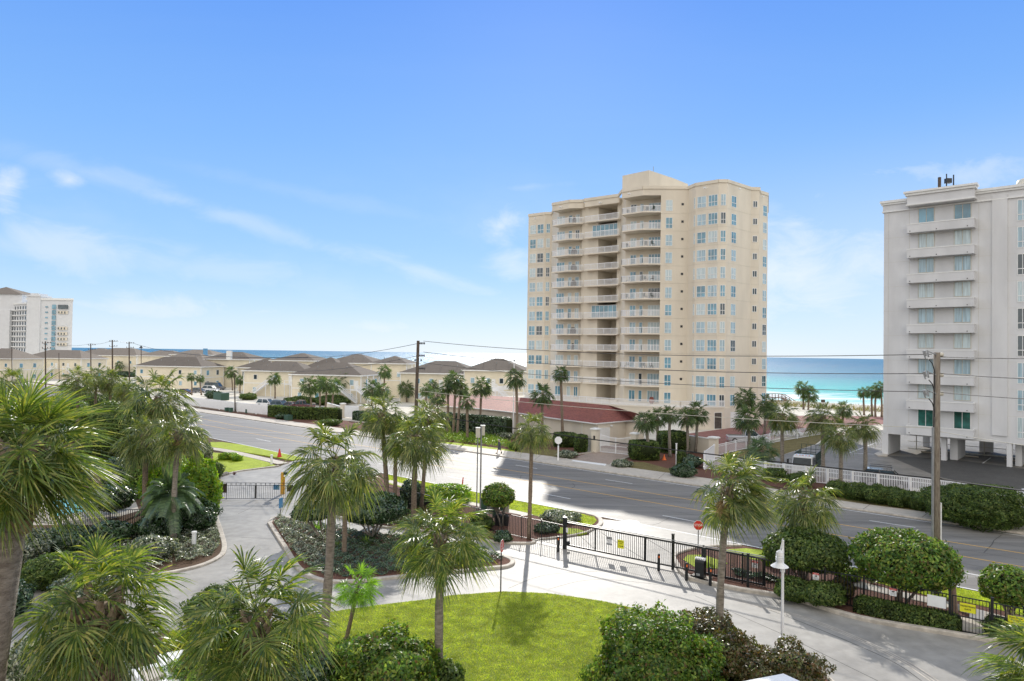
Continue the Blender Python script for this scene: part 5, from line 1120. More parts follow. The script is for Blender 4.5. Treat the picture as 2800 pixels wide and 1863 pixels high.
gs = thing('rooftop_antenna', 'dark mobile antenna group on the roof of the white building', 'antenna', G(2575, 517, 33.8)+V*3); mb = MB(); mb.box((-.9, 0, 1.2), (.28, .25, 1.7)); mb.build('panel', 'pole_dark', gs); mb = MB(); mb.tube([(0, 0, -.5), (0, 0, 2.5)], .07, 8); mb.tube([(.9, 0, -.5), (.9, 0, 2.4)], .08, 8); mb.bar((0, 0, .5), (1.3, 0, .1), .12); mb.build('mast', 'metal_black', gs); MB().box((.2, 0, 1.6), (.7, .5, .6)).build('radio', 'metal_black', gs)
gs = thing('roof_vent', 'round beige vent cap on the roof of the white building at the right edge', 'vent', G(2795, 500, 33.2)+V*3); MB().tube([(0, 0, 0), (0, 0, .5), (0, 0, .9), (0, 0, 1.1)], [.9, .9, .75, .3], 14).build('cap', 'box_beige', gs, smooth=True)
# ---- far white tower at the left
D_ = 420
def fp(x, y, D=D_): return at(x, y, D)
ft = thing('far_white_tower', 'white high rise hotel at the far left with rows of balconies', 'tower', (0, 0, 0))
e0, e1 = fp(72, 950), fp(196, 950); zt_ = fp(196, 822).z; f3 = Vector((0, 30, 0)); sf = Vector((.35, 1, 0))*22
MB().prism([(e0.x, e0.y), (e1.x, e1.y), (e1.x*1.06, e1.y*1.06), (e0.x+4, e0.y+26)], 0, zt_).build('wall', 'stucco_far', ft)
MB().prism([(e0.x-.6, e0.y-.6), (e1.x+.8, e1.y-.6), (e1.x*1.06, e1.y*1.06), (e0.x+4, e0.y+26)], zt_+.02, zt_+1.2).build('parapet', 'trim', ft)
a, b = fp(72, 900, 419.2), fp(108, 900, 419.2); zp = fp(90, 805).z
MB().prism([(a.x, a.y), (b.x, b.y), (b.x, b.y+10), (a.x, a.y+10)], 0, zp-1.5).build('stair_tower', 'stucco_far', ft)
mb = MB(); mb.prism([(a.x-.5, a.y-.5), (b.x+.5, b.y-.5), (b.x+.5, b.y+10), (a.x-.5, a.y+10)], zp-1.48, zp-.6); mb.prism([(a.x+1.5, a.y+.5), (b.x-1.5, b.y+.5), (b.x-1.5, b.y+9), (a.x+1.5, a.y+9)], zp-.6, zp+.6); mb.build('dome', 'stucco_far', ft)
zf0 = fp(72, 838).z
for i in range(10):
    z = zt_-4.2-i*3.28
    a, b = fp(122.5, 900, 419.6), fp(129, 900, 419.6); MB().box(((a.x+b.x)/2, a.y, z), (b.x-a.x, .3, .75)).build('small_window', 'glass_blue', ft)
    a, b = fp(141, 900, 419.6), fp(151, 900, 419.6); MB().box(((a.x+b.x)/2, a.y, z+.1), (b.x-a.x, .3, 2.6)).build('window', 'glass_blue', ft)
    if i in (0, 1, 4, 5, 6, 7):
        a, b = fp(157, 900, 419.5), fp(184, 900, 419.5); MB().box(((a.x+b.x)/2, a.y, z+.1), (b.x-a.x, .3, 2.5 if i == 0 else 1.9)).build('balcony_recess', 'glass_dark' if i == 0 else 'stucco', ft)
        if i:
            for q in (.12, .42, .72): MB().box((a.x+(b.x-a.x)*q, a.y-.2, z), (.7, .2, 1.2)).build('balcony_door', 'glass_dark', ft)
# left wing set back in an angle, with gallery openings
g0, g1 = fp(22, 950, 436), fp(72, 950, 421); zg = fp(60, 832, 424).z
MB().prism([(g0.x, g0.y), (g1.x, g1.y), (g1.x+4, g1.y+22), (g0.x+4, g0.y+22)], 0, zg).build('wing', 'stucco_far', ft)
MB().prism([(g0.x, g0.y-.8), (g1.x, g1.y-.8), (g1.x, g1.y+22), (g0.x, g0.y+22)], zg+.02, zg+1).build('parapet', 'trim', ft)
for i in range(10):
    z = zg-2.2-i*3.28; mb = MB()
    for k in range(7):
        p = g0+(g1-g0)*((k+.6)/7.2); mb.box((p.x, p.y-.1, z), (1.1, .3, 2.0), math.atan2(g1.y-g0.y, g1.x-g0.x))
    mb.build('gallery_opening', 'plant_red' if False else 'glass_dark', ft)
    p = (g0+g1)/2; MB().box((p.x, p.y-.7, z-1.35), ((g1-g0).length, .9, .6), math.atan2(g1.y-g0.y, g1.x-g0.x)).build('gallery', 'trim', ft)
h0, h1 = fp(-60, 950, 432), fp(24, 950, 430); zh = fp(0, 808, 430).z
MB().prism([(h0.x, h0.y), (h1.x, h1.y), (h1.x+2, h1.y+24), (h0.x, h0.y+24)], 0, zh-9).build('lift_tower', 'stucco_far', ft)
h0b, h1b = fp(-50, 950, 431.6), fp(56, 950, 431.6)
MB().prism([(h0b.x, h0b.y), (h1b.x, h1b.y), (h1b.x, h1b.y+20), (h0b.x, h0b.y+20)], zh-9.0, fp(10, 803, 431).z).build('lift_tower', 'stucco_far', ft)
ap = fp(17, 785, 441); b0, b1 = fp(-58, 803, 430.5), fp(60, 805, 430.5)
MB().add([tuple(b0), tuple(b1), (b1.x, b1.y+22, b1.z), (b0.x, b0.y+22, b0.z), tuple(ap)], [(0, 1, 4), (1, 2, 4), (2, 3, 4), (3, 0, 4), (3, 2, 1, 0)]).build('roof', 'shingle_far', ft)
# ---- beach houses with hip roofs
_hk = [0]
def house(xL, xR, D, eave, ridge, dep_, label, matr='shingle', stories=2, stairs=None, ov=.6, skew=.0, win=4, balcony=None, over=None, rshort=.5):
    """hip roofed block: front wall faces the road (grid aligned), left end at column xL and distance D, right end at column xR"""
    _hk[0] += 1; r_ = random.Random(_hk[0]*5)
    a = at(xL, hor(xL), D); a.z = 0; FH_ = Vector((math.cos(R(10)), -math.sin(R(10)), 0)); b = hit(a, a+FH_*10, xR, 990); W = (b-a).length; t_ = thing('beach_house', label, 'house', a, R(-10), 'hip roofed beach houses')
    MB().box((W/2, dep_/2, eave/2), (W-2*ov, dep_-2*ov, eave)).build('wall', 'siding', t_)
    hip = min(W, dep_)/2; f_ = 1.0
    rx0, rx1 = (hip*f_, W-hip*f_) if W > dep_ else (W/2-.01, W/2+.01); ry0, ry1 = (dep_/2, dep_/2) if W > dep_ else (hip, dep_-hip)
    vs = [(0, 0, eave), (W, 0, eave), (W, dep_, eave), (0, dep_, eave), (rx0, ry0, ridge), (rx1, ry1, ridge)]
    if W > dep_: fs = [(0, 1, 5, 4), (1, 2, 5), (2, 3, 4, 5), (3, 0, 4)]
    else: vs[4] = (W/2, ry0, ridge); vs[5] = (W/2, ry1, ridge); fs = [(0, 1, 4), (1, 2, 5, 4), (2, 3, 5), (3, 0, 4, 5)]
    rf = MB().add(vs, fs+[(3, 2, 1, 0)]).build('roof', matr, t_)
    mb = MB()
    for i in range(4): p, q = vs[i], vs[(i+1) % 4]; mb.bar((p[0], p[1], eave-.1), (q[0], q[1], eave-.1), .12, .26)
    mb.build('fascia', 'trim', t_)
    for i in range(3):
        x = W*(.3+.2*i); y = dep_*.28; z = eave+(ridge-eave)*.5; MB().tube([(x, y, z), (x, y, z+.6)], .09, 6).build('vent_pipe', 'metal_grey', rf)
    mb = MB()
    for x in (ov, W-ov): mb.box((x, ov, eave/2), (.22, .22, eave-.3))
    for y in (dep_-ov,): mb.box((W-ov, y, eave/2), (.22, .22, eave-.3))
    mb.box((W/2, ov-.03, eave*.5), (W-2*ov, .06, .22)); mb.box((W-ov+.03, dep_/2, eave*.5), (.06, dep_-2*ov, .22)); mb.build('corner_board', 'trim', t_)
    fl = eave/2
    for s in range(2):
        for k in range(win):
            if r_.random() < .75:
                x = ov+(W-2*ov)*((k+.5)/win)+r_.uniform(-.5, .5); z = s*fl+1.0; w_ = MB().box((x, ov-.04, z+.65), (1.1, .1, 1.4)).build('window', 'trim', t_); MB().box((x, ov-.1, z+.65), (.86, .04, 1.15)).build('pane', r_.choice(['glass_dark', 'glass_blue', 'glass_pale_blue']), w_)
        for k in range(2):
            y = dep_*(.3+.4*k); z = s*fl+.8; w_ = MB().box((W-ov+.04, y, z+.7), (.1, 1.5, 1.7)).build('window', 'trim', t_); MB().box((W-ov+.1, y, z+.7), (.04, 1.2, 1.45)).build('pane', r_.choice(['glass_dark', 'glass_blue']), w_)
    if stairs:
        for sx, dirn in stairs:
            x = W*sx; mb = MB(); z1 = fl; L = 4.2*dirn
            for off_ in (-.1, -1.2):
                mb.bar((x, off_, z1), (x+L, off_, .3), .08, .3); mb.bar((x, off_, z1+1), (x+L, off_, 1.3), .07, .1)
                for k in range(14): q = k/13; mb.bar((x+L*q, off_, z1+(.3-z1)*q), (x+L*q, off_, z1+1+(.3-z1)*q), .05)
            for k in range(13): q = k/13; mb.box((x+L*q, -.65, z1+(.3-z1)*q), (.35, 1.1, .06))
            mb.box((x-.8*dirn, -.65, z1-.08), (1.7, 1.3, .16)); mb.bar((x-1.5*dirn, -1.2, 0), (x-1.5*dirn, -1.2, z1+1), .12); mb.bar((x, -1.2, 0), (x, -1.2, z1+1), .12); mb.bar((x-1.5*dirn, -1.25, z1+1), (x, -1.25, z1+1), .08)
            mb.build('staircase', 'vinyl', t_)
            MB().box((x-.8*dirn, ov-.05, fl+1.05), (1.0, .08, 2.1)).build('door', 'trim', t_)
    if balcony:
        y0 = ov; mb = MB(); z = eave-2.9
        mb.box((W-ov+.7, dep_/2, z), (1.4, dep_*.8, .2))
        for k in range(24): mb.bar((W-ov+1.35, dep_*.1+dep_*.8*k/23, z), (W-ov+1.35, dep_*.1+dep_*.8*k/23, z+1), .06)
        mb.bar((W-ov+1.35, dep_*.1, z+1), (W-ov+1.35, dep_*.9, z+1), .1)
        for k in range(4): mb.bar((W-ov+1.35, dep_*(.1+.8*k/3), 0), (W-ov+1.35, dep_*(.1+.8*k/3), eave-.2), .16)
        mb.build('balcony', 'vinyl', t_)
    return t_
house(660, 840, 186, 6.8, 9.3, 13, 'beige house with white stairs behind the lone palm, left of the double roofed pair', stairs=[(.42, -1), (.78, 1)], win=3)
house(790, 992, 165, 6.7, 9.6, 14, 'nearest beige house behind the palm row with white balcony at its right corner', stairs=[(.72, 1), (.95, 1)], balcony=1)
house(735, 862, 206, 9.4, 11.6, 14, 'tall beige house with dark square roof rising behind the nearest pair', win=3)
house(644, 760, 208, 7.0, 10.0, 14, 'beige house with dark roof behind the first stair house', win=3)
house(815, 940, 190, 7.4, 10.6, 13, 'beige house whose small peaked roof shows between the two big roofs', win=3)
house(880, 1026, 195, 9.1, 11.6, 14, 'tall beige house with white upper balcony facing the sea gap', balcony=1, win=3)
house(1008, 1116, 186, 9.3, 11.3, 11, 'slim tall beige house with a peaked roof left of the utility pole', win=3, balcony=1)
house(1088, 1306, 170, 7.3, 10.3, 15, 'long beige house with dark roof directly behind the utility pole', stairs=[(.5, -1)], win=6)
house(1262, 1438, 166, 8.3, 11.2, 14, 'beige house with white outside stairs left of the tower', stairs=[(.55, 1)], win=4)
house(366, 552, 216, 6.9, 9.8, 13, 'grey roofed beige block behind the thick palm row', win=5)
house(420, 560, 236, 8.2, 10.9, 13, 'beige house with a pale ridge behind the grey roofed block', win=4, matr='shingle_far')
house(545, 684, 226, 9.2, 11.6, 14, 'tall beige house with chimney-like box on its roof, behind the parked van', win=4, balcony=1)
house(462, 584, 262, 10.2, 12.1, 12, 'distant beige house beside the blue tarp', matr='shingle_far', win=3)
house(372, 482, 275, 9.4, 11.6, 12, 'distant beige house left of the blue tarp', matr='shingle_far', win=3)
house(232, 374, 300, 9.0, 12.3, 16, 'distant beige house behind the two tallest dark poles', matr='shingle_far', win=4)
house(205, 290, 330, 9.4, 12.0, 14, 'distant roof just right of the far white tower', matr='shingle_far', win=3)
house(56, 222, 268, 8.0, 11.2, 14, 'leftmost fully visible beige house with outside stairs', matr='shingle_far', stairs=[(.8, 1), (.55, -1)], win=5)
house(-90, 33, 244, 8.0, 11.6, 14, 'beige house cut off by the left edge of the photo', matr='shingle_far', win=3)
q = at(561, 962, 258); MB().prism([(q.x-.8, q.y), (q.x+.8, q.y), (q.x+.8, q.y+.3), (q.x-.8, q.y+.3)], q.z-2.5, q.z+1.2).build('blue_tarp', 'sign_blue', None, label='small blue tarp on a distant roof', cat='tarp')
q = at(627, 972, 221); MB().box((q.x, q.y, q.z), (1.4, 1.4, 3)).build('roof_box', 'trim', None, label='pale box standing on the tall beige house roof', cat='roof box')
# ------------------------------------------------------------------ fences, gates, street furniture
UPV = Vector((0, 0, 1))
def fence(px, h, sp, label, matn='metal_black', name='fence', pk=.03, postw=.07, rails=(.1, None), gap=.08, group=None, z0=.06, capr=.045, cat='fence', post_at=None):
    pts = plist(px); o = pts[0].copy(); o.z = 0; t_ = thing(name, label, cat, o, 0, group)
    for a, b in zip(pts, pts[1:]):
        a, b = a-o, b-o; a.z = b.z = z0; L = (b-a).length; mb = MB(); n = max(1, round(L/sp))
        mb.bar(a+UPV*(h-.03), b+UPV*(h-.03), capr, capr)
        for r in rails:
            if r is not None: mb.bar(a+UPV*r, b+UPV*r, capr*.8, capr*.8)
        for i in range(1, n): p = a+(b-a)*(i/n); mb.bar(p+UPV*gap, p+UPV*(h-.05), pk)
        mb.build('picket_panel', matn, t_)
    for p in pts:
        q = p-o; q.z = 0; mb = MB(); mb.box((q.x, q.y, (h+z0+.06)/2), (postw, postw, h+z0+.06)); mb.box((q.x, q.y, h+z0+.075), (postw*1.3, postw*1.3, .03)); mb.build('post', matn, t_)
    return t_
fence([(1923, 1577), (2030, 1601), (2156, 1630), (2255, 1650), (2362, 1672), (2477, 1697), (2597, 1725)], 1.62, .155, 'black picket fence between the right drive and the clipped trees')
fence([(2712, 1750), (2800, 1770), (2960, 1805)], 1.62, .155, 'black picket fence right of the pedestrian gate')
fence([(1540, 1500), (1480, 1486), (1426, 1475), (1372, 1462), (1308, 1449), (1210, 1420), (1120, 1394), (1030, 1376), (944, 1364), (850, 1362)], 1.45, .14, 'black picket fence between the sliding gate post and the palm cluster')
fence([(560, 1370), (480, 1395), (440, 1445), (300, 1452), (150, 1440), (90, 1432)], 1.35, .14, 'black picket fence around the pool')
# sliding gate
g0_, g1_ = G(1548, 1499), G(2093, 1612)
gt = thing('sliding_gate', 'long black sliding gate with round pickets across the right drive', 'gate', g0_); d = (g1_-g0_); L = d.length; dn_ = d.normalized(); mb = MB()
zb, zt_ = .22, 1.62
for z, w_ in ((zb, .09), (zt_, .1)): mb.bar(UPV*z, d+UPV*z, w_, w_)
for s in (0, .17, .44, .72, .995): mb.bar(d*s+UPV*zb, d*s+UPV*zt_, .09)
mb.build('frame', 'metal_black', gt)
mb = MB(); n = int(L/.125)
for i in range(1, n): p = d*(i/n); mb.bar(p+UPV*zb, p+UPV*zt_, .032)
mb.build('picket_panel', 'metal_black', gt)
mb = MB()
for s0, s1 in ((.0, .17), (.17, .44), (.44, .72), (.72, .995)): mb.bar(d*s0+UPV*(zt_-.06), d*s1+UPV*(zb+.06), .014)
mb.build('brace', 'metal_black', gt)
MB().bar(d*0+UPV*(zt_+.12), d+UPV*(zt_+.12), .05, .04).build('top_track', 'metal_grey', gt)
nr = Vector((dn_.y, -dn_.x, 0)); GH_ = math.atan2(dn_.y, dn_.x)
def gatepost(x, y, h, w_, label):
    p = G(x, y); t_ = thing('gate_post', label, 'post', p, GH_); MB().box((0, 0, h/2), (w_, w_, h)).build('shaft', 'metal_black', t_); MB().box((0, 0, h+.02), (w_*1.25, w_*1.25, .05)).build('cap', 'metal_black', t_); return t_
gp = gatepost(1544, 1502, 2.0, .2, 'tall thick black post at the left end of the sliding gate')
MB().box((.16, -.02, 1.25), (.16, .03, .3)).build('notice', 'sign_white', gp); MB().tube([(.22, -.1, .42), (.22, .1, .42)], .13, 12).build('roller', 'metal_black', gp)
gatepost(1839.5, 1558, 2.05, .13, 'black guide post holding the sliding gate between the two striped bollards')
gatepost(1925, 1585, 1.75, .12, 'black guide post at the right of the gate motor box')
gatepost(2045, 1610, 1.85, .12, 'black guide post near the right end of the sliding gate')
def bollard(x, y, h, label, col=1):
    p = G(x, y); t_ = thing('bollard', label, 'bollard', p, 0, 'black bollards at the sliding gate'); mb = MB(); mb.tube([(0, 0, 0), (0, 0, h-.06), (0, 0, h)], [.085, .085, .05], 12); mb.build('post', 'metal_black', t_, smooth=False)
    if col: MB().box((0, -.083, h-.16), (.07, .02, .13)).build('reflector', 'orange', t_)
bollard(1526, 1510, 1.0, 'black bollard beside the tall gate post at the left')
bollard(1801, 1562, 1.0, 'black bollard with orange reflector left of the guide post')
bollard(1877, 1588, 1.0, 'black bollard with orange reflector left of the gate motor box')
bollard(1942, 1602, 1.0, 'black bollard with red top right of the gate motor box')
p = G(1915, 1588); t_ = thing('gate_motor', 'dark gate motor box with ribbed white top on a concrete pad', 'gate motor', p, GH_)
MB().box((0, 0, .1), (1.1, .8, .2)).build('pad', 'kerb', t_); mb = MB(); mb.box((0, 0, .62), (.52, .42, .84)); mb.tube([(-.26, 0, 1.04), (.26, 0, 1.04)], .21, 14); mb.build('housing', 'metal_black', t_); MB().box((-.05, -.225, .38), (.2, .02, .12)).build('nameplate', 'metal_grey', t_)
mb = MB()
for i in range(6): mb.bar((-.24+i*.096, -.15, 1.215), (-.24+i*.096, .15, 1.215), .055, .12)
mb.build('lid', 'sign_white', t_)
def sign(base, rz, w_, h, z, bg, lines, label, fg='metal_black', group=None, band=None, par=None, arrow=False, name='sign'):
    """flat sign; local x runs along the sign, local -y faces the viewer"""
    t_ = thing(name, label, 'sign', base, rz, group)
    MB().box((0, 0, z), (w_, .012, h)).build('panel', bg, t_)
    if band:
        for (zc, hh, cm) in band: MB().box((0, -.008, z+zc), (w_, .006, hh)).build('band', cm, t_)
    for (s, zz, sz, cm) in lines: text(s, sz, cm, t_, (0, -.013, z+zz), (math.pi/2, 0, 0))
    if arrow is not False:
        mb = MB(); y = -.012; zz = z+arrow; ww = w_*.32; mb.box((-.02, y, zz), (ww*1.7, .005, h*.045)); mb.add([(ww*.75, y-.003, zz-h*.09), (ww*1.25, y-.003, zz), (ww*.75, y-.003, zz+h*.09)], [(0, 1, 2)]); mb.build('arrow', fg, t_)
    return t_
def ong(x, y, off=.06): return G(x, y)+nr*off
q = hit(g0_, g1_, 1676); sign(q+nr*.09, GH_, .40, .52, 1.02, 'sign_white', [('CAUTION', .17, .085, 'sign_white'), ('MOVING GATE CAN CAUSE', .07, .027, 'metal_black'), ('INJURY OR DEATH', .0, .03, 'metal_black'), ('KEEP CLEAR', -.08, .035, 'metal_black')], 'grey and white CAUTION sign on the sliding gate', band=[(.175, .13, 'metal_black'), (-.2, .11, 'metal_grey')])
q = hit(g0_, g1_, 1707.5); sign(q+nr*.09, GH_, .42, .52, .95, 'sign_yellow', [('PEDESTRIAN', .15, .065, 'metal_black'), ('GATE', .04, .065, 'metal_black')], 'yellow PEDESTRIAN GATE sign with arrow on the sliding gate', arrow=-.12)
fa, fb = G(2597, 1725), G(2030, 1601); FH = math.atan2((fa-fb).y, (fa-fb).x); fn = Vector((math.sin(FH), -math.cos(FH), 0))
def camera_sign(x, l0, l1, z, label):
    q = hit(l0, l1, x)+fn*.08; t_ = sign(q, FH, .30, .36, z, 'sign_white', [('WARNING', .125, .045, 'sign_white')], label, band=[(.13, .09, 'sign_red')], group='white camera notices on the black fence')
    mb = MB(); mb.box((0, -.012, z+.02), (.1, .006, .05)); mb.box((.05, -.012, z+.045), (.04, .006, .03)); mb.build('camera_symbol', 'metal_black', t_)
    mb = MB(); 
    for k in range(3): mb.box((0, -.011, z-.05-k*.035), (.2, .004, .01))
    mb.build('small_print', 'metal_grey', t_)
camera_sign(2071.5, g0_, g1_, 1.25, 'white camera notice near the right end of the sliding gate')
camera_sign(2237, G(2156, 1630), G(2255, 1650), 1.3, 'white camera notice behind the lamp post, in the middle of the fence')
camera_sign(2446, G(2362, 1672), G(2477, 1697), 1.25, 'white camera notice under the largest clipped tree')
# pedestrian gate
pa, pb = G(2604, 1727), G(2706, 1749); d = pb-pa; PG = math.atan2(d.y, d.x); pg = thing('pedestrian_gate', 'black pedestrian gate with a yellow sign', 'gate', pa, PG); L = d.length
mb = MB(); 
for z in (.12, .78, 1.66): mb.bar((0, 0, z), (L, 0, z), .045)
n = 11
for i in range(n+1): mb.bar((L*i/n, 0, .12), (L*i/n, 0, 1.66), .022 if 0 < i < n else .05)
mb.build('gate_leaf', 'metal_black', pg)
for x in (-.1, L+.1): mb = MB(); mb.box((x, 0, .93), (.1, .1, 1.86)); mb.box((x, 0, 1.88), (.13, .13, .04)); mb.build('post', 'metal_black', pg)
mb = MB(); mb.box((L+.38, -.05, 1.12), (.5, .05, .04)); mb.box((L+.38, -.05, .88), (.5, .05, .04)); mb.box((L+.55, -.08, 1.0), (.22, .12, .2)); mb.build('lock', 'metal_black', pg)
pn = Vector((math.sin(PG), -math.cos(PG), 0))
q = pa+d.normalized()*L*.42+pn*.06; sign(q, PG, .60, .40, 1.22, 'sign_yellow', [('PEDESTRIAN', .07, .10, 'metal_black'), ('GATE', -.06, .10, 'metal_black')], 'yellow PEDESTRIAN GATE sign on the black pedestrian gate')
q = pb+d.normalized()*.95+pn*.08; sign(q, PG, .58, .36, 1.10, 'sign_yellow', [('PUSH DOOR', .10, .085, 'metal_black'), ('STATION', .0, .085, 'metal_black')], 'yellow PUSH DOOR STATION sign right of the pedestrian gate', arrow=-.11)
q = pa+d.normalized()*L*.66-pn*.05; sign(q, PG, .55, .42, 1.0, 'sign_white', [], 'blank back of a notice behind the pedestrian gate')
q = pa-d.normalized()*.62-pn*.02; sign(q, PG, .75, .52, 1.22, 'sign_white', [], 'wide blank white panel on the fence left of the pedestrian gate')
p = G(2612, 1700); t_ = thing('path_bollard', 'leaning brown bollard with white cap behind the pedestrian gate', 'bollard', p); MB().tube([(0, 0, 0), (-.14, 0, 1.75)], [.16, .14], 12).build('post', 'deck_wood', t_); MB().tube([(-.14, 0, 1.75), (-.145, 0, 1.82)], .17, 14).build('cap', 'sign_white', t_)
# stop signs
def octa(r): return [(r*math.cos(R(22.5+45*k)), r*math.sin(R(22.5+45*k))) for k in range(8)]
def stop(x, yb, zc, r, rz, label, lines, back=False, postm='metal_grey', name='stop_sign'):
    p = G(x, yb); t_ = thing(name, label, 'stop sign' if not back else 'sign', p, rz); MB().tube([(0, .04, 0), (0, .04, zc+r*.8)], .035, 8).build('post', postm, t_)
    mb = MB(); o8 = octa(r/math.cos(R(22.5))); o7 = octa(r*.93/math.cos(R(22.5)))
    mb.add([(a, 0, zc+b) for a, b in o8]+[(a, .008, zc+b) for a, b in o8], [tuple(range(8)), tuple(range(15, 7, -1))]+[(k, 8+k, 8+(k+1) % 8, (k+1) % 8) for k in range(8)]); mb.build('panel', 'sign_white', t_)
    if not back:
        MB().add([(a, -.004, zc+b) for a, b in o7], [tuple(range(8))]).build('face', 'sign_red', t_)
        for s, zz, sz in lines: text(s, sz, 'sign_white', t_, (0, -.008, zc+zz), (math.pi/2, 0, 0))
    return t_
D_s = FPX*H/(1512-hor(1911)); stop(1909, 1512, at(1911, 1439.5, D_s).z, .30, math.atan2(-.2, 1), 'red STOP sign facing the camera beyond the sliding gate', [('STOP', 0, .205)])
D_s = FPX*H/(1622-hor(1370)); ts = stop(1371, 1622, at(1376, 1497, D_s).z, .325, R(74), 'red octagonal DO NOT ENTER sign seen nearly edge-on at the lawn edge', [('DO', .15, .15), ('NOT', .0, .15), ('ENTER', -.15, .13)], postm='metal_black')
stop(1526, 1262, 2.45, .42, 0, 'back of an octagonal sign beyond the road', [], back=True, postm='paint_lamp', name='octagonal_sign')
p = G(1526, 1262); MB().box((0, 0, .9), (.16, .16, 1.8)).build('sign_post_sleeve', 'paint_lamp', None, p, label='white timber post under the octagonal sign back', cat='post')
# lamp post in the foreground
p = G(2138.5, 1792); D_ = p.y; zt_ = at(2140, 1478, D_).z; t_ = thing('lamp_post', 'white lamp post with a wide downward shade', 'lamp post', p)
MB().tube([(0, 0, 0), (0, 0, .75), (0, 0, .8), (0, 0, zt_)], [.14, .14, .062, .05], 14).build('pole', 'paint_lamp', t_)
zs = at(2131, 1547, D_).z; mb = MB(); mb.tube([(-.17, -.1, zs), (-.17, -.1, zs+.12), (-.17, -.1, zs+.2)], [.36, .2, .11], 20); mb.build('shade', 'paint_lamp', t_)
mb = MB(); mb.tube([(-.17, -.1, zs+.2), (-.17, -.1, zs+.42), (-.17, -.1, zs+.46), (-.17, -.1, zs+.6), (-.17, -.1, zs+.68)], [.12, .12, .16, .14, .04], 14)
for k in range(3): mb.tube([(-.17, -.1, zs+.24+.07*k), (-.17, -.1, zs+.26+.07*k)], .17, 14)
mb.build('lantern', 'paint_lamp', t_)
mb = MB(); mb.bar((-.17, -.1, zs+.66), (0, 0, zs+.5), .05); mb.bar((-.14, -.08, zs+.68), (0, 0, zs+1.15), .03); mb.box((0, 0, zs-.2), (.14, .14, .12)); mb.build('bracket', 'paint_lamp', t_)
# white roof corner at the bottom
t_ = thing('kiosk_roof', 'white flat roof corner of a small building at the bottom edge', 'roof', G(2120, 1990)); zr = 2.6
P4 = [G(1985, 1872, zr), G(2142, 1842, zr), G(2225, 1880, zr), G(2230, 2000, zr), G(1960, 2000, zr)]; o = t_.location
MB().prism([(p.x-o.x, p.y-o.y) for p in P4], zr-.25, zr).build('roof_slab', 'paint_lamp', t_); c_ = sum(P4, Vector())/5-o
MB().prism([(c_.x+(p.x-o.x-c_.x)*.8, c_.y+(p.y-o.y-c_.y)*.8) for p in P4], 0, zr-.253).build('wall', 'stucco_white', t_)
# white slabs bottom left
zr = 1.15; t_ = thing('utility_cabinet', 'low pale metal cabinets with white lids in the planting at the bottom left', 'cabinet', G(440, 1900)); o = t_.location
for q4, z in (([(430, 1790), (505, 1776), (516, 1792), (452, 1836)], zr), ([(360, 1830), (432, 1812), (520, 1850), (440, 1880), (400, 1895)], zr-.02), ([(382, 1838), (420, 1822), (448, 1843), (405, 1862)], zr+.12)):
    w4 = [G(x, y, z) for x, y in q4]; MB().prism([(p.x-o.x, p.y-o.y) for p in w4], 0 if z <= zr else zr-.018, z).build('cabinet_box', 'trim' if z <= zr else 'walk', t_)
# left swing gates
for (xa, xb, lb) in ((592, 697, 'left leaf of the black swing gates on the left drive'), (700, 800, 'right leaf of the black swing gates on the left drive')):
    a, b = G(xa, 1367), G(xb, 1368 if xa > 650 else 1367); d = b-a; L = d.length; t_ = thing('swing_gate', lb, 'gate', a, math.atan2(d.y, d.x), 'black swing gates on the left drive'); mb = MB()
    for z in (.1, 1.2, 1.4): mb.bar((0, 0, z), (L, 0, z), .035)
    n = int(L/.15)
    for i in range(n+1): mb.bar((L*i/n, 0, .1), (L*i/n, 0, 1.2), .022 if 0 < i < n else .07)
    for i in range(5): mb.bar((L*i/4, 0, 1.2), (L*i/4, 0, 1.42), .04)
    mb.build('gate_leaf', 'metal_black', t_)
    mb = MB()
    for i in range(4):
        c = L*(i+.5)/4; pts = [(c+.07*math.cos(k*.7854), 0, 1.3+.07*math.sin(k*.7854)) for k in range(9)]; mb.tube(pts, .012, 5, False)
    mb.build('rings', 'metal_black', t_)
for x, y, lb in ((600, 1364, 'dark notice board on the left swing gate'), (612, 1366, 'second dark notice board beside it on the left swing gate')):
    q = G(x, y); t_ = thing('notice_board', lb, 'sign', q); MB().box((0, -.08, .95), (.55, .03, .75)).build('panel', 'pole_dark', t_)
    for s in (-.22, .22): MB().bar((s, -.05, 0), (s, -.05, .6), .04).build('leg', 'metal_black', t_)
q = G(756, 1365); sign(q+Vector((0, -.08, 0)), 0, .5, .42, 1.0, 'sign_blue', [], 'small blue panel on the right swing gate')
q = G(792, 1366); sign(q+Vector((0, -.08, 0)), 0, .45, .55, .95, 'pole_dark', [], 'dark panel right of the yellow post')
p = G(771, 1352); t_ = thing('card_reader_post', 'yellow post with black card reader arm at the left gate', 'post', p); MB().box((0, 0, .95), (.2, .2, 1.9)).build('post', 'marker_yellow', t_); MB().box((.12, .1, .75), (.14, .14, 1.5)).build('post', 'marker_yellow', t_); mb = MB(); mb.box((.28, 0, 1.8), (.28, .2, .22)); mb.bar((.3, 0, 1.75), (.75, 0, 1.5), .04); mb.build('reader', 'metal_black', t_)
p = G(766, 1412); t_ = thing('sign_post', 'thin black post with narrow blue sign at the left tip of the island', 'sign', p, R(68)); MB().tube([(0, 0, 0), (0, 0, 1.35)], .03, 8).build('post', 'metal_black', t_); MB().box((0, -.04, 1.0), (.42, .015, .75)).build('panel', 'sign_blue', t_)
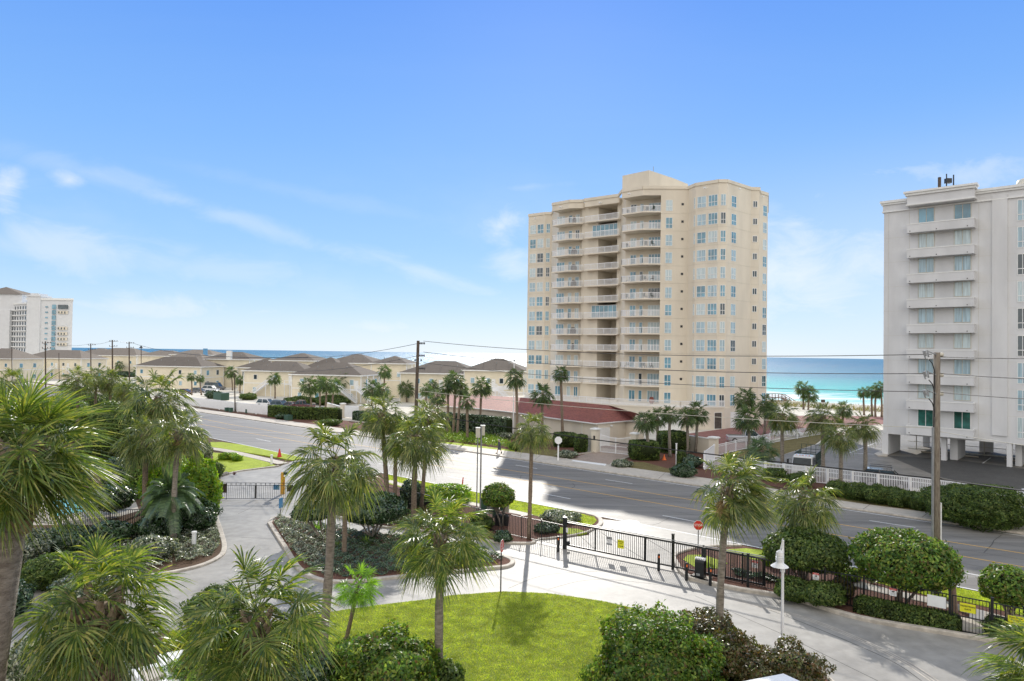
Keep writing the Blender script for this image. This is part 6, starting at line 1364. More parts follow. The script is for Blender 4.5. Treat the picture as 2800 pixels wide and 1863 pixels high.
def wbollard(x, yb, h, r, label):
    p = G(x, yb); t_ = thing('light_bollard', label, 'bollard', p, 0, 'white path light bollards'); MB().tube([(0, 0, 0), (0, 0, h*.86)], r, 14).build('post', 'paint_lamp', t_); MB().tube([(0, 0, h*.86), (0, 0, h*.9), (0, 0, h), (0, 0, h+.01)], [r*.8, r*1.2, r*1.2, r*.9], 14).build('cap', 'paint_lamp', t_)
wbollard(530, 1502, 1.1, .13, 'white light bollard among the silvery shrubs beside the left drive')
wbollard(806, 1440, .9, .13, 'grey-white light bollard in the island')
wbollard(742, 1273, 1.15, .12, 'white light bollard on the left verge near the road')
def cone(x, yb, h, r, label, post=False):
    p = G(x, yb); t_ = thing('traffic_cone', label, 'traffic cone', p); MB().box((0, 0, .02), (r*2.4, r*2.4, .04)).build('base', 'orange' if not post else 'box_beige', t_); MB().tube([(0, 0, .04), (0, 0, h)], [r, r*.15], 12).build('cone', 'orange' if not post else 'sign_red', t_); return t_
cone(764, 1252, 1.05, .28, 'tall slim red marker cone on the left grass verge', True)
cone(1816, 1258, .65, .22, 'small orange traffic cone among the palms right of the entrance gate')
p = G(1263, 1337); t_ = thing('marker_post', 'red marker post at the near road edge', 'marker', p); MB().tube([(0, 0, 0), (.1, 0, 1.05)], [.06, .055], 10).build('post', 'sign_red', t_); MB().tube([(.1, 0, 1.05), (.105, 0, 1.12)], .058, 10).build('cap', 'sign_white', t_)
p = G(1725, 1429); MB().tube([(0, 0, .017), (0, 0, .024)], .62, 28).build('manhole_cover', 'sign_white', None, p, label='pale round manhole cover at the drive mouth', cat='manhole cover')
# cabinets on poles
p0 = G(1303, 1412); p1 = G(1309, 1412); t_ = thing('equipment_pole', 'pair of thin poles carrying two beige boxes beside the road', 'pole', p0); D_ = p0.y; zt_ = at(1310, 1160, D_).z
MB().tube([(0, 0, 0), (0, 0, zt_-.5)], .045, 8).build('pole', 'metal_grey', t_); MB().tube([(.27, 0, 0), (.27, 0, zt_-.1)], .06, 8).build('pole', 'metal_grey', t_)
MB().box((.02, -.15, zt_-.65), (.32, .25, .72)).build('box', 'box_beige', t_); MB().box((.38, .12, zt_-.5), (.3, .25, .72)).build('box', 'box_beige', t_)
for k, x in enumerate((.02, .38)): MB().box((x, -.15+.27*k, zt_-.27+.15*k), (.36, .29, .06)).build('lid', 'trim', t_)
p = G(1350, 1428); t_ = thing('utility_pedestal', 'group of dark green utility cabinets behind the fence under the small clipped tree', 'cabinet', p, -.2)
for x, h0, h1, w_, m_ in ((-.75, .4, 1.75, .4, 'box_green'), (-.3, .6, 1.75, .42, 'metal_grey'), (.15, .35, 1.9, .35, 'box_green'), (.62, .9, 1.9, .3, 'box_green'), (1.0, .8, 1.6, .25, 'box_beige')):
    MB().box((x, 0, (h0+h1)/2), (w_, .3, h1-h0)).build('cabinet_box', m_, t_)
for x in (-.9, -.1, .35, .8): MB().bar((x, .05, 0), (x, .05, 1.6), .06).build('leg', 'metal_grey', t_)
p = G(1362, 1440); t_ = thing('waste_bin', 'dark waste bins behind the black fence below the utility cabinets', 'bin', p); MB().tube([(0, 0, 0), (0, 0, .8), (0, 0, .9)], [.24, .28, .2], 12).build('bin', 'metal_black', t_); MB().tube([(.55, 0, 0), (.55, 0, .75), (.55, 0, .85)], [.2, .24, .16], 12).build('bin', 'metal_black', t_)
# sign panel at the left
p = G(552, 1272); t_ = thing('welcome_sign', 'white upright sign panel with a dark figure among the silvery shrubs', 'sign', p, R(-20)); MB().box((0, 0, .75), (.62 if False else 1.2, .12, 1.5)).build('panel', 'sign_white', t_); mb = MB()
for x, h in ((-.25, .35), (-.05, .55), (.2, .3)): mb.tube([(x, -.075, .8), (x+.08, -.075, .8+h*.5), (x, -.075, .8+h)], [.06, .09, .02], 6)
mb.build('figure', 'metal_grey', t_)
for i, (x, y, r) in enumerate(((604, 1303, .35), (618, 1299, .3), (598, 1309, .22))):
    v_, f_ = ico(2, (r, r*.8, r*.7), np.random.default_rng(i), .12, (0, 0, r*.4)); MB().add(v_, f_).build('rock', 'rock', None, G(x, y), 0, label='%s rock at the kerb corner above the left gate' % ('round', 'pale', 'small')[i], cat='rock')
# loungers
def lounger(x, y, rz, label):
    t_ = thing('pool_lounger', label, 'lounger', G(x, y, .1), rz, 'turquoise pool loungers'); MB().box((0, -.35, .35), (.65, 1.2, .05)).build('seat', 'turquoise', t_); b_ = MB(); b_.add([(-.32, .25, .35), (.32, .25, .35), (.32, .85, .85), (-.32, .85, .85), (-.32, .25, .31), (.32, .25, .31), (.32, .88, .81), (-.32, .88, .81)], [(0, 1, 2, 3), (7, 6, 5, 4), (0, 4, 5, 1), (1, 5, 6, 2), (2, 6, 7, 3), (3, 7, 4, 0)]); b_.build('backrest', 'turquoise', t_)
    for sx in (-.28, .28):
        for sy in (-.85, .2): MB().bar((sx, sy, 0), (sx, sy, .33), .04).build('leg', 'trim', t_)
lounger(352, 1338, -.3, 'turquoise lounger raised upright beside the pool'); lounger(418, 1292, -.2, 'turquoise lounger mostly hidden behind a palm trunk')
fence([(285, 1318), (330, 1312), (370, 1318)], 1.5, .16, 'pale wooden picket fence piece behind the lounger', 'marker_yellow', pk=.06)
# ------------------------------------------------------------------ white fences across the road
pf = [(1926, 1284), (2010, 1296), (2092, 1308), (2143, 1314), (2202, 1320), (2262, 1326), (2330, 1335), (2400, 1343), (2488, 1353), (2565, 1363), (2640, 1373), (2720, 1384), (2800, 1394), (2900, 1408)]
fence(pf, 1.6, .14, 'white vinyl picket fence along the car park of the white building', 'vinyl', pk=.05, postw=.2, rails=(.12, 1.2), capr=.08, gap=.12, z0=.04)
fence([(1926, 1284), (1952, 1262)], 1.9, .1, 'short white lattice fence end beside the beige pillar', 'vinyl', pk=.06, postw=.14, rails=(.12, 1.2), capr=.08)
fence([(1963, 1249), (1985, 1243), (2012, 1236), (2040, 1230), (2072, 1222), (2105, 1215), (2140, 1208), (2180, 1201), (2222, 1194), (2250, 1189)], 1.45, .24, 'white metal fence between the courtyard and the dry lawn', 'vinyl', pk=.03, postw=.09, rails=(.12, 1.2), capr=.06)
fence([(425, 1100), (470, 1104), (500, 1108), (548, 1114), (600, 1121), (650, 1127), (700, 1133), (745, 1138), (785, 1143)], 1.85, .12, 'long white vinyl privacy fence beyond the left road', 'vinyl', pk=.11, postw=.2, rails=(.12, 1.5), capr=.1, gap=.1)
fence([(940, 1142), (985, 1147)], 2.2, .35, 'white slatted garden gate between beige walls', 'vinyl', name='garden_gate', pk=.2, postw=.2, rails=(.15, 1.9), capr=.1, cat='gate')
def lw(px, h, label): return lowwall(px, h, label)
lw([(895, 1125), (935, 1138)], 1.7, 'beige garden wall left of the white garden gate'); lw([(990, 1146), (1016, 1142)], 2.0, 'beige garden wall right of the white garden gate')
for x, y, lb in ((937, 1142, 'beige pillar left of the white garden gate'), (988, 1148, 'beige pillar right of the white garden gate')): pillar(x, y, 2.5, .7, lb)
def gbox(x, y, w_, d_, h, label, m_='box_green', name='utility_box', cat='utility box'):
    t_ = thing(name, label, cat, G(x, y), UA); MB().box((0, 0, h/2), (w_, d_, h)).build('cabinet', m_, t_); MB().box((0, 0, h+.03), (w_*1.06, d_*1.06, .06)).build('lid', m_, t_)
gbox(620, 1125, .7, .6, .7, 'left small green utility box in front of the white privacy fence'); gbox(631, 1127, .7, .6, .8, 'right small green utility box in front of the white privacy fence'); gbox(674, 1130, .35, .35, .7, 'narrow green utility post in front of the white privacy fence'); gbox(788, 1149, 1.4, .9, .85, 'green transformer box at the end of the white privacy fence')
gbox(1889, 1284, .5, .4, .8, 'small teal utility box beside the far pavement')
t_ = thing('bin_enclosure', 'green slatted bin enclosure at the edge of the car park', 'bin enclosure', G(605, 1094), UA); mb = MB()
for i in range(14): mb.box((-2+i*.3, -1, .95), (.24, .06, 1.8)); mb.box((2.05, -1+i*.15, .95), (.06, .12, 1.8))
mb.build('screen', 'box_green', t_); MB().box((.8, .3, .9), (1.6, 1.2, 1.6)).build('bin', 'box_green', t_); MB().box((.9, .3, 1.73), (1.5, 1.2, .08)).build('lid', 'sign_white', t_)
p = G(1849, 1272); t_ = thing('white_post', 'slim white post beside the narrow topiary', 'post', p); MB().box((0, 0, 1.2), (.14, .14, 2.4)).build('post', 'paint_lamp', t_); MB().box((0, 0, 2.44), (.2, .2, .08)).build('cap', 'paint_lamp', t_)
p = G(1403, 1190); zt_ = at(1403, 988, p.y).z; t_ = thing('flagpole', 'thin white flagpole with dark tip between the palms', 'flagpole', p); MB().tube([(0, 0, 0), (0, 0, zt_)], [.1, .06], 8).build('pole', 'paint_lamp', t_); MB().tube([(0, 0, zt_), (0, 0, zt_+.25)], .12, 8).build('finial', 'metal_black', t_)
# boardwalk
def w3(x, y, z): return G(x, y, z)
t_ = thing('beach_boardwalk', 'brown wooden boardwalk ramp over the dune beside the tower', 'boardwalk', G(2095, 1104)); o = t_.location; mb = MB(); D_ = o.y
xs = [(2085, 1078), (2120, 1077), (2138, 1079), (2172, 1101)]
for dD in (0, 2.2):
    P = [at(x, y, D_+dD*1) -o+Vector((dD*.4, 0, 0)) for x, y in xs]
    for a, b in zip(P, P[1:]):
        mb.bar(a, b, .14, .16); mb.bar(a-UPV*.55, b-UPV*.55, .1, .1); mb.bar(a-UPV*1.0, b-UPV*1.0, .1, .24); n = max(2, int((b-a).length/1.2))
        for i in range(n+1): q = a+(b-a)*(i/n); mb.bar((q.x, q.y, 0), q, .13)
mb.build('railing', 'deck_wood', t_); mb = MB(); P = [at(x, y, D_+1.1)-o-UPV*1.0 for x, y in xs]
for a, b in zip(P, P[1:]): mb.bar(a, b, 2.3, .1)
mb.build('deck', 'deck_wood', t_)
p = G(2250, 1118); t_ = thing('dune_sign', 'small brown sign on a post among the dune grass', 'sign', p); MB().box((0, 0, .9), (.1, .1, 1.8)).build('post', 'deck_wood', t_); MB().box((0, -.06, 1.9), (1.0, .05, .7)).build('panel', 'pole_dark', t_)
# ------------------------------------------------------------------ utility poles and wires
PLb = G(1131, 1345); PLt = at(1143.5, 932, PLb.y)
t_ = thing('utility_pole', 'dark wooden utility pole in front of the beach houses carrying the wires', 'utility pole', PLb); tl = PLt-PLb; MB().tube([(0, 0, 0), tl*.5, tl], [.19, .16, .13], 12).build('pole', 'pole_dark', t_, smooth=True)
for z, s in ((-.25, 1), (-1.35, 1), (-2.5, 1)):
    mb = MB(); a = tl+UPV*z; mb.tube([a, a+Vector((.6, 0, .05))], .02, 6)
    for k in range(4): mb.tube([a+Vector((.15+k*.13, 0, .02)), a+Vector((.22+k*.13, 0, .02))], .1, 8)
    mb.build('insulator', 'metal_black', t_)
MB().tube([tl+Vector((-.3, 0, -1.75)), tl+Vector((-.2, 0, -1.75))], .09, 8).build('insulator', 'metal_black', t_); MB().tube([tl+Vector((.25, 0, -1.75)), tl+Vector((.35, 0, -1.75))], .09, 8).build('insulator', 'metal_black', t_)
PRb = G(2558, 1628); PRt = at(2562, 964, PRb.y)
t_ = thing('utility_pole', 'thick weathered wooden utility pole with conduit and three switches before the white building', 'utility pole', PRb); tl = PRt-PRb; MB().tube([(0, 0, 0), tl*.5, tl], [.2, .18, .16], 18).build('pole', 'pole_wood', t_, smooth=True)
zc_ = at(2545, 1168, PRb.y).z; MB().tube([(-.23, -.1, 0), (-.22, -.1, zc_)], .065, 10).build('conduit', 'metal_grey', t_); MB().tube([(-.2, -.12, zc_), (-.17, -.12, tl.z-1)], .03, 6).build('cable_riser', 'wire_black', t_)
mb = MB(); h_ = at(2570, 1375, PRb.y).z; mb.tube([(.24, -.05, 0), (.24, -.05, h_)], .045, 8); mb.build('conduit', 'paint_lamp', t_)
for i, y in enumerate((971, 1027, 1078)):
    z = at(2550, y, PRb.y).z; mb = MB(); mb.tube([(0, -.1, z), (-.55, -.15, z+.2)], .03, 6); mb.build('bracket', 'metal_grey', t_)
    mb = MB(); mb.tube([(-.72, -.15, z+.22), (-.62, -.15, z-.05)], [.07, .09], 8); mb.bar((-.8, -.15, z+.2), (-.66, -.15, z-.2), .05); mb.tube([(-.55, -.15, z+.25), (-.5, -.15, z-.12)], .04, 8); mb.build('switch', 'metal_grey', t_)
    pts = [Vector((-.55, -.15, z-.35))*1]; 
    mb = MB(); mb.tube([(-.5, -.15, z-.22), (-.3, -.15, z-.45), (-.18, -.13, z-.8), (-.17, -.12, z-1.2)], .025, 6); mb.build('jumper', 'wire_black', t_)
    MB().tube([(.12, -.05, z+.03), (.3, -.05, z+.03)], [.1, .12], 10).build('insulator', 'box_beige', t_)
def wire(ends, sag, r, matn, label):
    a, b = ends; n = 28; pts = [a+(b-a)*(i/n)-UPV*sag*4*(i/n)*(1-i/n) for i in range(n+1)]; o = pts[0].copy()
    MB().tube([p-o for p in pts], r, 5).build('overhead_wire', matn, None, o, label=label, cat='wire', group='overhead wires')
DL, DR = PLb.y, PRb.y
def wl_(y): return at(1158, y, DL)
def wr_(y, x=2548): return at(x, y, DR)
XR = at(3250, 1000, 22)
nm = ['topmost', 'second', 'third', 'fourth', 'lowest, thickest']
tab = [(933, 969, 976, 975, .022, 'wire_grey'), (963, 1022, 1021, 1030, .022, 'wire_grey'), (992, 1072, 1073, 1085, .02, 'wire_grey'), (1070, 1171, 1180, 1212, .018, 'box_beige'), (1132, 1308, 1309, 1336, .04, 'wire_black')]
sags = [.55, .55, .5, .35, .3]
for i, (yl, yr, yr2, ye, r, m_) in enumerate(tab):
    wire((wl_(yl), wr_(yr)), sags[i], r, m_, '%s overhead wire between the two utility poles' % nm[i])
    e_ = at(2800, ye, DR*.86); q0 = wr_(yr2, 2568); q1 = q0+(e_-q0)*2.2; wire((q0, q1), .1, r, m_, '%s overhead wire leaving the thick pole to the right' % nm[i])
farp = {}
for (x, yt, yb, rr, lb) in ((308, 930, 1055, .24, 'tallest dark pole beyond the thicket'), (354, 935, 1050, .22, 'dark pole with cross arms right of the tallest one'), (249, 940, 1048, .2, 'dark pole left of the tallest one'), (125, 934, 1062, .2, 'bare dark pole in front of the leftmost full house'), (33, 950, 1046, .12, 'thin pole before the far white tower'), (162, 965, 1042, .12, 'thin pole between the bare pole and the palms')):
    p = G(x, yb); tt = at(x-1, yt, p.y)-p; t_ = thing('utility_pole', lb, 'utility pole', p, 0, 'distant utility poles'); MB().tube([(0, 0, 0), tt], [rr*1.1, rr*.8], 8).build('pole', 'pole_dark', t_)
    if rr > .15:
        for z in (-.6, -2.2):
            mb = MB(); a = tt+UPV*z; mb.bar(a+Vector((-.9, 0, 0)), a+Vector((1.7, 0, .25)), .1)
            for k in (-.8, .7, 1.6): mb.tube([a+Vector((k, 0, .1)), a+Vector((k, 0, .5))], .1, 6)
            mb.build('cross_arm', 'pole_dark', t_)
    farp[x] = p+tt
q = farp[354]; wire((q, at(842, 978, 90)), 1.6, .05, 'wire_black', 'overhead wire sagging from the far dark pole over the roofs'); wire((at(842, 978, 90), PLt-UPV*.25), .3, .022, 'wire_black', 'overhead wire rising to the top of the pole by the beach houses'); wire((at(700, 1010, 105), PLt-UPV*1.35), .8, .022, 'wire_grey', 'lower overhead wire reaching the pole by the beach houses from the left')
wire((farp[308], farp[249]), .6, .04, 'wire_black', 'overhead wire between the two left dark poles'); wire((farp[308], farp[354]), .4, .04, 'wire_black', 'overhead wire between the two tallest dark poles'); wire((farp[249], farp[125]), 1.0, .04, 'wire_black', 'overhead wire to the bare dark pole')
for (x, yt, yb, lb) in ((386, 946, 1040, 'street lamp silhouette right of the dark poles'), ):
    p = G(x, yb); tt = at(x, yt, p.y)-p; t_ = thing('street_lamp', lb, 'street lamp', p); MB().tube([(0, 0, 0), tt], .14, 8).build('pole', 'pole_dark', t_); MB().tube([tt+UPV*-.9, tt+UPV*-.5, tt+UPV*.1], [.8, .5, .1], 10).build('shade', 'metal_black', t_)
for (x, yt, yb) in ((643, 1022, 1127),):
    p = G(x, yb); tt = at(x-2, yt, p.y)-p; t_ = thing('utility_pole', 'slim dark pole rising from the white privacy fence', 'utility pole', p, 0, 'distant utility poles'); MB().tube([(0, 0, 0), tt], [.14, .1], 8).build('pole', 'pole_dark', t_)
# ------------------------------------------------------------------ vehicles
def loft(secs, mb):
    """secs: list of (x, ring) with equal ring lengths -> closed skin"""
    n = len(secs[0][1]); vs = [(x, y, z) for x, ring in secs for y, z in ring]; fs = [(i*n+k, i*n+(k+1) % n, (i+1)*n+(k+1) % n, (i+1)*n+k) for i in range(len(secs)-1) for k in range(n)]
    fs += [tuple(range(n-1, -1, -1)), tuple((len(secs)-1)*n+k for k in range(n))]; mb.add(vs, fs); return mb
def vehicle(p, rz, paint, label, kind='suv', L=4.8, name='parked_car', cat='car', group=None, W=1.86):
    t_ = thing(name, label, cat, p, rz, group); w = W/2
    def ring(zb, zt, ww, rd=.12): return [(-ww+rd, zb), (ww-rd, zb), (ww, zb+rd), (ww, zt-rd), (ww-rd*1.2, zt), (-ww+rd*1.2, zt), (-ww, zt-rd), (-ww, zb+rd)]
    h = {'suv': (.95, 1.72), 'sedan': (.85, 1.42), 'pickup': (1.08, 1.85), 'van': (1.1, 2.2)}[kind]; hl = L/2; bz, tz = h
    prof = [(-hl, .45, bz*.9, w*.9), (-hl+.12, .3, bz*.98, w*.98), (-hl+.8, .26, bz, w), (0, .26, bz, w), (hl-1.1, .26, bz*.97, w), (hl-.25, .3, bz*.84, w*.95), (hl, .42, bz*.72, w*.82)]
    loft([(x, ring(a, b, c)) for x, a, b, c in prof], MB()).build('body', paint, t_, smooth=False)
    if kind == 'pickup': g = [(-.35, .93), (-.2, 1), (.95, 1), (1.75, .82)]; zz = [bz, tz, tz, bz*.98]; xs = [-.55, -.4, .75, 1.65]
    elif kind == 'sedan': xs = [-hl+.5, -hl+1.35, .45, 1.35]; zz = [bz, tz, tz, bz*.97]
    elif kind == 'van': xs = [-hl+.1, -hl+.3, 1.1, 1.9]; zz = [bz, tz, tz, bz*.97]
    else: xs = [-hl+.1, -hl+.55, .6, 1.45]; zz = [bz, tz, tz, bz*.97]
    wt = w*.8
    def tr(z): return w*.94+(wt-w*.94)*(z-bz)/(tz-bz)
    gm = MB(); loft([(x, [(-tr(z)+.02, bz-.05), (tr(z)-.02, bz-.05), (tr(z), max(z, bz)), (-tr(z), max(z, bz))]) for x, z in zip(xs, zz)], gm); gm.build('windows', 'glass_dark', t_)
    rm = MB(); loft([(x, [(-wt*1.0, tz-.02), (wt*1.0, tz-.02), (wt*.9, tz+.06), (-wt*.9, tz+.06)]) for x in (xs[1]-.05, xs[2]+.1)], rm)
    for sy in (-1, 1):
        for (xa, za, xb, zb_) in ((xs[0], bz, xs[1], tz), (xs[2], tz, xs[3], bz*.98)): rm.bar((xa, sy*tr(za)*1.0, za), (xb, sy*wt, zb_) if zb_ == tz else (xb, sy*tr(bz), zb_), .09)
        xm = (xs[1]+xs[2])/2; rm.bar((xm, sy*w*.945, bz), (xm, sy*wt*1.01, tz), .09, .05)
    rm.build('roof', paint, t_)
    for sx in (-1, 1):
        for sy in (-1, 1):
            c = (sx*(hl-.95), sy*(w-.1), .36); a = MB(); a.tube([(c[0], c[1]-.12, .36), (c[0], c[1]+.12, .36)], .37, 18); wh = a.build('wheel', 'tyre', t_); r_ = MB(); r_.tube([(c[0], c[1]+sy*.115, .36), (c[0], c[1]+sy*.13, .36)], .23, 12); r_.build('rim', 'rim', wh)
        MB().box((hl-.12 if sx > 0 else -hl+.03, w*.66, bz*.68), (.1, .35, .14)).build('headlight' if sx > 0 else 'tail_light', 'sign_white' if sx > 0 else 'tail_red', t_)
        MB().box((hl-.12 if sx > 0 else -hl+.03, -w*.66, bz*.68), (.1, .35, .14)).build('headlight' if sx > 0 else 'tail_light', 'sign_white' if sx > 0 else 'tail_red', t_)
    for sy in (-1, 1): MB().box((xs[3]-.35, sy*(w+.1), bz+.1), (.12, .2, .15)).build('mirror', paint, t_)
    if kind == 'pickup':
        mb = MB(); mb.add([(-hl+.15, -w*.86, bz+.004), (-.7, -w*.86, bz+.004), (-.7, w*.86, bz+.004), (-hl+.15, w*.86, bz+.004)], [(0, 1, 2, 3)]); mb.build('cargo_bed', 'metal_black', t_)
    return t_
vehicle(G(2044, 1211), R(-6), 'car_silver', 'silver pickup truck parked in the courtyard behind the white metal fence', 'pickup', 5.9, 'pickup_truck', 'pickup truck')
vehicle(G(2150, 1194), R(-12), 'car_white', 'white minivan in the courtyard behind the white metal fence', 'suv', 4.9)
CG = 'cars parked by the beach houses'
vehicle(G(729, 1113), R(-18), 'car_white', 'white car left in the row behind the privacy fence', 'suv', 4.4, group=CG)
vehicle(G(766, 1117), R(-25), 'car_blue', 'dark blue-grey car in the row behind the privacy fence', 'suv', 4.2, group=CG)
vehicle(G(798, 1118), R(-20), 'car_maroon', 'maroon car in the row behind the privacy fence', 'sedan', 4.2, group=CG)
vehicle(G(826, 1119), R(170), 'car_maroon', 'maroon pickup at the right end of the row', 'pickup', 5.2, 'pickup_truck', 'pickup truck', group=CG)
vehicle(G(588, 1066), R(-8), 'car_grey', 'dark van with white front behind the white cars', 'van', 6.2, 'parked_van', 'van', group=CG, W=2.1)
vehicle(G(576, 1071), R(-6), 'car_white', 'upper white car beside the dark van', 'suv', 4.8, group=CG)
vehicle(G(583, 1084), R(-5), 'car_white', 'lower white car next to the green bin enclosure', 'suv', 4.4, group=CG)
vehicle(G(541, 1074), R(-8), 'car_grey', 'dark grey car left of the white cars', 'sedan', 4.4, group=CG)
vehicle(G(505, 1078), R(-8), 'car_maroon', 'red-brown car at the left end of the car park', 'sedan', 4.4, group=CG)
vehicle(G(1012, 1134), R(10), 'car_white', 'white car roof behind the beige garden wall', 'sedan', 4.4, group=CG)
t_ = vehicle(G(2412, 1338, 0)+V*1.2, R(-28), 'car_black', 'black off-road vehicle with a roof rack behind the picket fence', 'suv', 4.4)
mb = MB(); z = 1.92
for x in (-1.3, -.6, .1, .5): mb.bar((x, -.65, z), (x, .65, z), .04)
for zz in (z, z+.16):
    for y in (-.66, .66): mb.bar((-1.35, y, zz), (.55, y, zz), .04)
    for x in (-1.35, .55): mb.bar((x, -.66, zz), (x, .66, zz), .04)
mb.build('roof_rack', 'metal_black', t_)
# landscaping truck
p = G(2166, 1318)+V*3.0; t_ = thing('landscaping_truck', 'white cab landscaping truck with a green caged bed behind the picket fence', 'truck', p, math.atan2(-V.y, -V.x)+.18)
def cabring(zb, zt, w0, w1): return [(-w0, zb), (w0, zb), (w0, zb+(zt-zb)*.5), (w1, zt-.1), (w1*.92, zt), (-w1*.92, zt), (-w1, zt-.1), (-w0, zb+(zt-zb)*.5)]
mb = MB(); loft([(-1.5, cabring(.6, 2.25, 1.0, .92)), (-1.35, cabring(.6, 2.32, 1.03, .95)), (.1, cabring(.55, 2.32, 1.03, .95)), (.3, cabring(.5, 2.2, 1.03, .93)), (.62, cabring(.45, 1.35, 1.0, .98))], mb); mb.build('cab', 'car_white', t_)
mb = MB(); mb.add([(.315, -.86, 2.12), (.315, .86, 2.12), (.62, .9, 1.36), (.62, -.9, 1.36)], [(0, 1, 2, 3), (3, 2, 1, 0)]); o_ = mb.build('windshield', 'glass_dark', t_); o_.location = (.03, 0, .02)
for sy in (-1, 1):
    for xa, xb in ((-.2, .25), (-1.25, -.4)): MB().add([(xa, sy*1.045, 1.4), (xb, sy*1.045, 1.4), (xb-.05 if xb > 0 else xb, sy*.985, 2.1), (xa, sy*.985, 2.1)], [(0, 1, 2, 3), (3, 2, 1, 0)]).build('side_window', 'glass_dark', t_)
    mb = MB(); mb.bar((.35, sy*1.0, 1.9), (.5, sy*1.35, 1.95), .04); mb.box((.5, sy*1.38, 1.7), (.06, .2, .45)); mb.build('mirror', 'metal_black', t_)
MB().box((-3.4, 0, .85), (3.6, 2.1, .12)).build('bed', 'cage_green', t_)
mb = MB()
for y in (-1.03, 1.03):
    for z in (1.1, 1.5, 2.35): mb.bar((-5.2, y, z), (-1.62, y, z), .05)
    for k in range(9): mb.bar((-1.65-k*.44, y, .9), (-1.65-k*.44, y, 2.35), .05)
    mb.box((-3.4, y, 1.2), (3.5, .02, .5))
for z in (1.1, 2.35, 2.55): mb.bar((-1.66, -1.03, z), (-1.66, 1.03, z), .06)
mb.build('cage', 'cage_green', t_)
mb = MB()
for y in (-1.0, -.5, 0, .5, 1.0): mb.bar((-5.25, y, .9), (-5.5, y, 2.9), .05)
for k in range(5): z = .9+k*.5; mb.bar((-5.25-.0625*k, -1.0, z), (-5.25-.0625*k, 1.0, z), .04)
mb.build('ramp_gate', 'cage_green', t_)
MB().tube([(-3.2, .2, 1.0), (-3.2, .2, 1.6)], .4, 12).build('waste_barrel', 'metal_black', t_)
for x in (.0, -3.9):
    for y in (-.85, .85): w_ = MB().tube([(x, y-.13, .42), (x, y+.13, .42)], .42, 16).build('wheel', 'tyre', t_)
mb = MB()
for k in range(5): mb.box((-.05, -.6+.3*k, 2.36), (.08, .1, .06))
mb.build('marker_lights', 'orange', t_)
for y in (-.7, .7): MB().box((.66, y, .85), (.06, .35, .2)).build('headlight', 'sign_white', t_)
for i, (dx, dy) in enumerate(((-2.1, 1.25), (-5.9, 1.0))):
    pass
# ------------------------------------------------------------------ the person on the far pavement
def skin(name, verts, edges, radii, matn, parent, sub=2):
    me = bpy.data.meshes.new(name); me.from_pydata(verts, edges, []); me.materials.append(M[matn]); o = bpy.data.objects.new(name, me); C.objects.link(o); o.parent = parent
    mo = o.modifiers.new('skin', 'SKIN'); sv = me.skin_vertices[0].data if me.skin_vertices else None
    if sv is None:
        bpy.context.view_layer.objects.active = o; sv = me.skin_vertices[0].data
    for i, r in enumerate(radii): sv[i].radius = r if hasattr(r, '__len__') else (r, r); sv[i].use_root = (i == 0)
    s2 = o.modifiers.new('sub', 'SUBSURF'); s2.levels = sub; s2.render_levels = sub; return o
pp = G(1365, 1243); pp.z = .12; ps = thing('person', 'person in a long dark grey top with bare legs walking away on the far pavement', 'person', pp, R(25))
# local: x = walking sideways (left of picture = -x), person faces -x
Vt = [(0, 0, .92), (0, 0, 1.08), (0, 0, 1.28), (-.02, 0, 1.42), (-.04, 0, 1.50), (-.07, 0, 1.60), (-.08, 0, 1.68),
      (0, .09, .88), (-.16, .09, .50), (-.24, .09, .10), (-.36, .09, .045), (0, -.09, .88), (.10, -.09, .50), (.30, -.09, .16), (.22, -.09, .06),
      (-.01, .19, 1.38), (.06, .25, 1.12), (-.06, .26, .90), (-.10, .26, .82), (-.01, -.19, 1.38), (-.12, -.25, 1.14), (-.28, -.24, .98), (-.34, -.24, .93)]
Ed = [(0, 1), (1, 2), (2, 3), (3, 4), (4, 5), (5, 6), (0, 7), (7, 8), (8, 9), (9, 10), (0, 11), (11, 12), (12, 13), (13, 14), (3, 15), (15, 16), (16, 17), (17, 18), (3, 19), (19, 20), (20, 21), (21, 22)]
Ra = [(.13, .15), .12, (.13, .16), (.08, .12), .05, .09, .085, .085, .055, .038, .035, .085, .055, .038, .035, .055, .042, .03, .028, .055, .042, .03, .028]
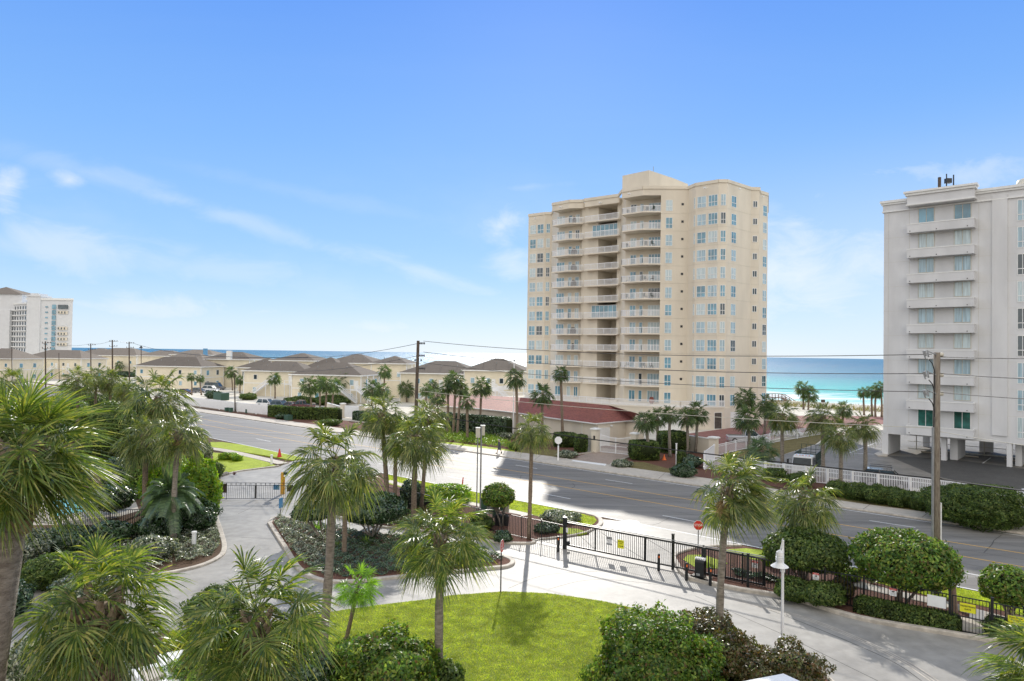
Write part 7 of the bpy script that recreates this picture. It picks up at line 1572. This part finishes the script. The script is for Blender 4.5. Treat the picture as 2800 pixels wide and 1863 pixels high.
try:
    bo = skin('body', Vt, Ed, Ra, 'skin', ps)
    fv, fe, fr = [], [], []
    for (hx, hy, hz, s) in ((-.11, .26, .80, 1), (-.36, -.24, .915, -1)):
        for k in range(4):
            b0 = len(fv); fv += [(hx-.02+k*.014, hy, hz), (hx-.03+k*.016, hy-.005*s, hz-.04), (hx-.045+k*.016, hy-.02*s, hz-.075+.006*abs(k-1.5))]; fe += [(b0, b0+1), (b0+1, b0+2)]; fr += [.010, .009, .008]
        b0 = len(fv); fv += [(hx-.03, hy-.02*s, hz+.03), (hx-.055, hy-.03*s, hz-.01)]; fe += [(b0, b0+1)]; fr += [.011, .009]
    skin('fingers', fv, fe, fr, 'skin', bo, 1)
    mb = MB(); rings = [(.46, .20, .22, .02), (.7, .19, .22, .0), (.95, .17, .21, 0), (1.2, .16, .22, -.01), (1.38, .13, .21, -.02), (1.45, .07, .1, -.03)]; vs = []; n = 16
    for z, a, b_, ox in rings:
        for k in range(n): q = 2*math.pi*k/n; vs.append((ox+a*math.cos(q), b_*math.sin(q), z))
    mb.add(vs, [(i*n+k, i*n+(k+1) % n, (i+1)*n+(k+1) % n, (i+1)*n+k) for i in range(len(rings)-1) for k in range(n)])
    mb.tube([(-.01, .18, 1.38), (.06, .27, 1.12), (-.06, .275, .90)], [.075, .065, .05], 10); mb.tube([(-.01, -.18, 1.38), (-.12, -.27, 1.14), (-.27, -.25, .99)], [.075, .065, .05], 10); mb.build('long_top', 'cloth_grey', bo, smooth=True)
    v_, f_ = ico(3, (.105, .095, .11), np.random.default_rng(2), .02, (-.06, 0, 1.66)); MB().add(v_, f_).build('hair', 'hair_grey', bo, smooth=True)
    mb = MB(); mb.box((-.31, .09, .04), (.26, .1, .09)); mb.box((.25, -.09, .1), (.12, .1, .22)); mb.build('shoes', 'shoe', bo)
    mb = MB(); mb.box((-.155, 0, 1.62), (.03, .03, .04)); mb.box((-.14, .035, 1.645), (.02, .025, .012)); mb.box((-.14, -.035, 1.645), (.02, .025, .012)); mb.box((-.143, 0, 1.575), (.015, .05, .01)); mb.build('face', 'skin', bo)
except Exception as ex:
    print('PERSON FAILED', ex)
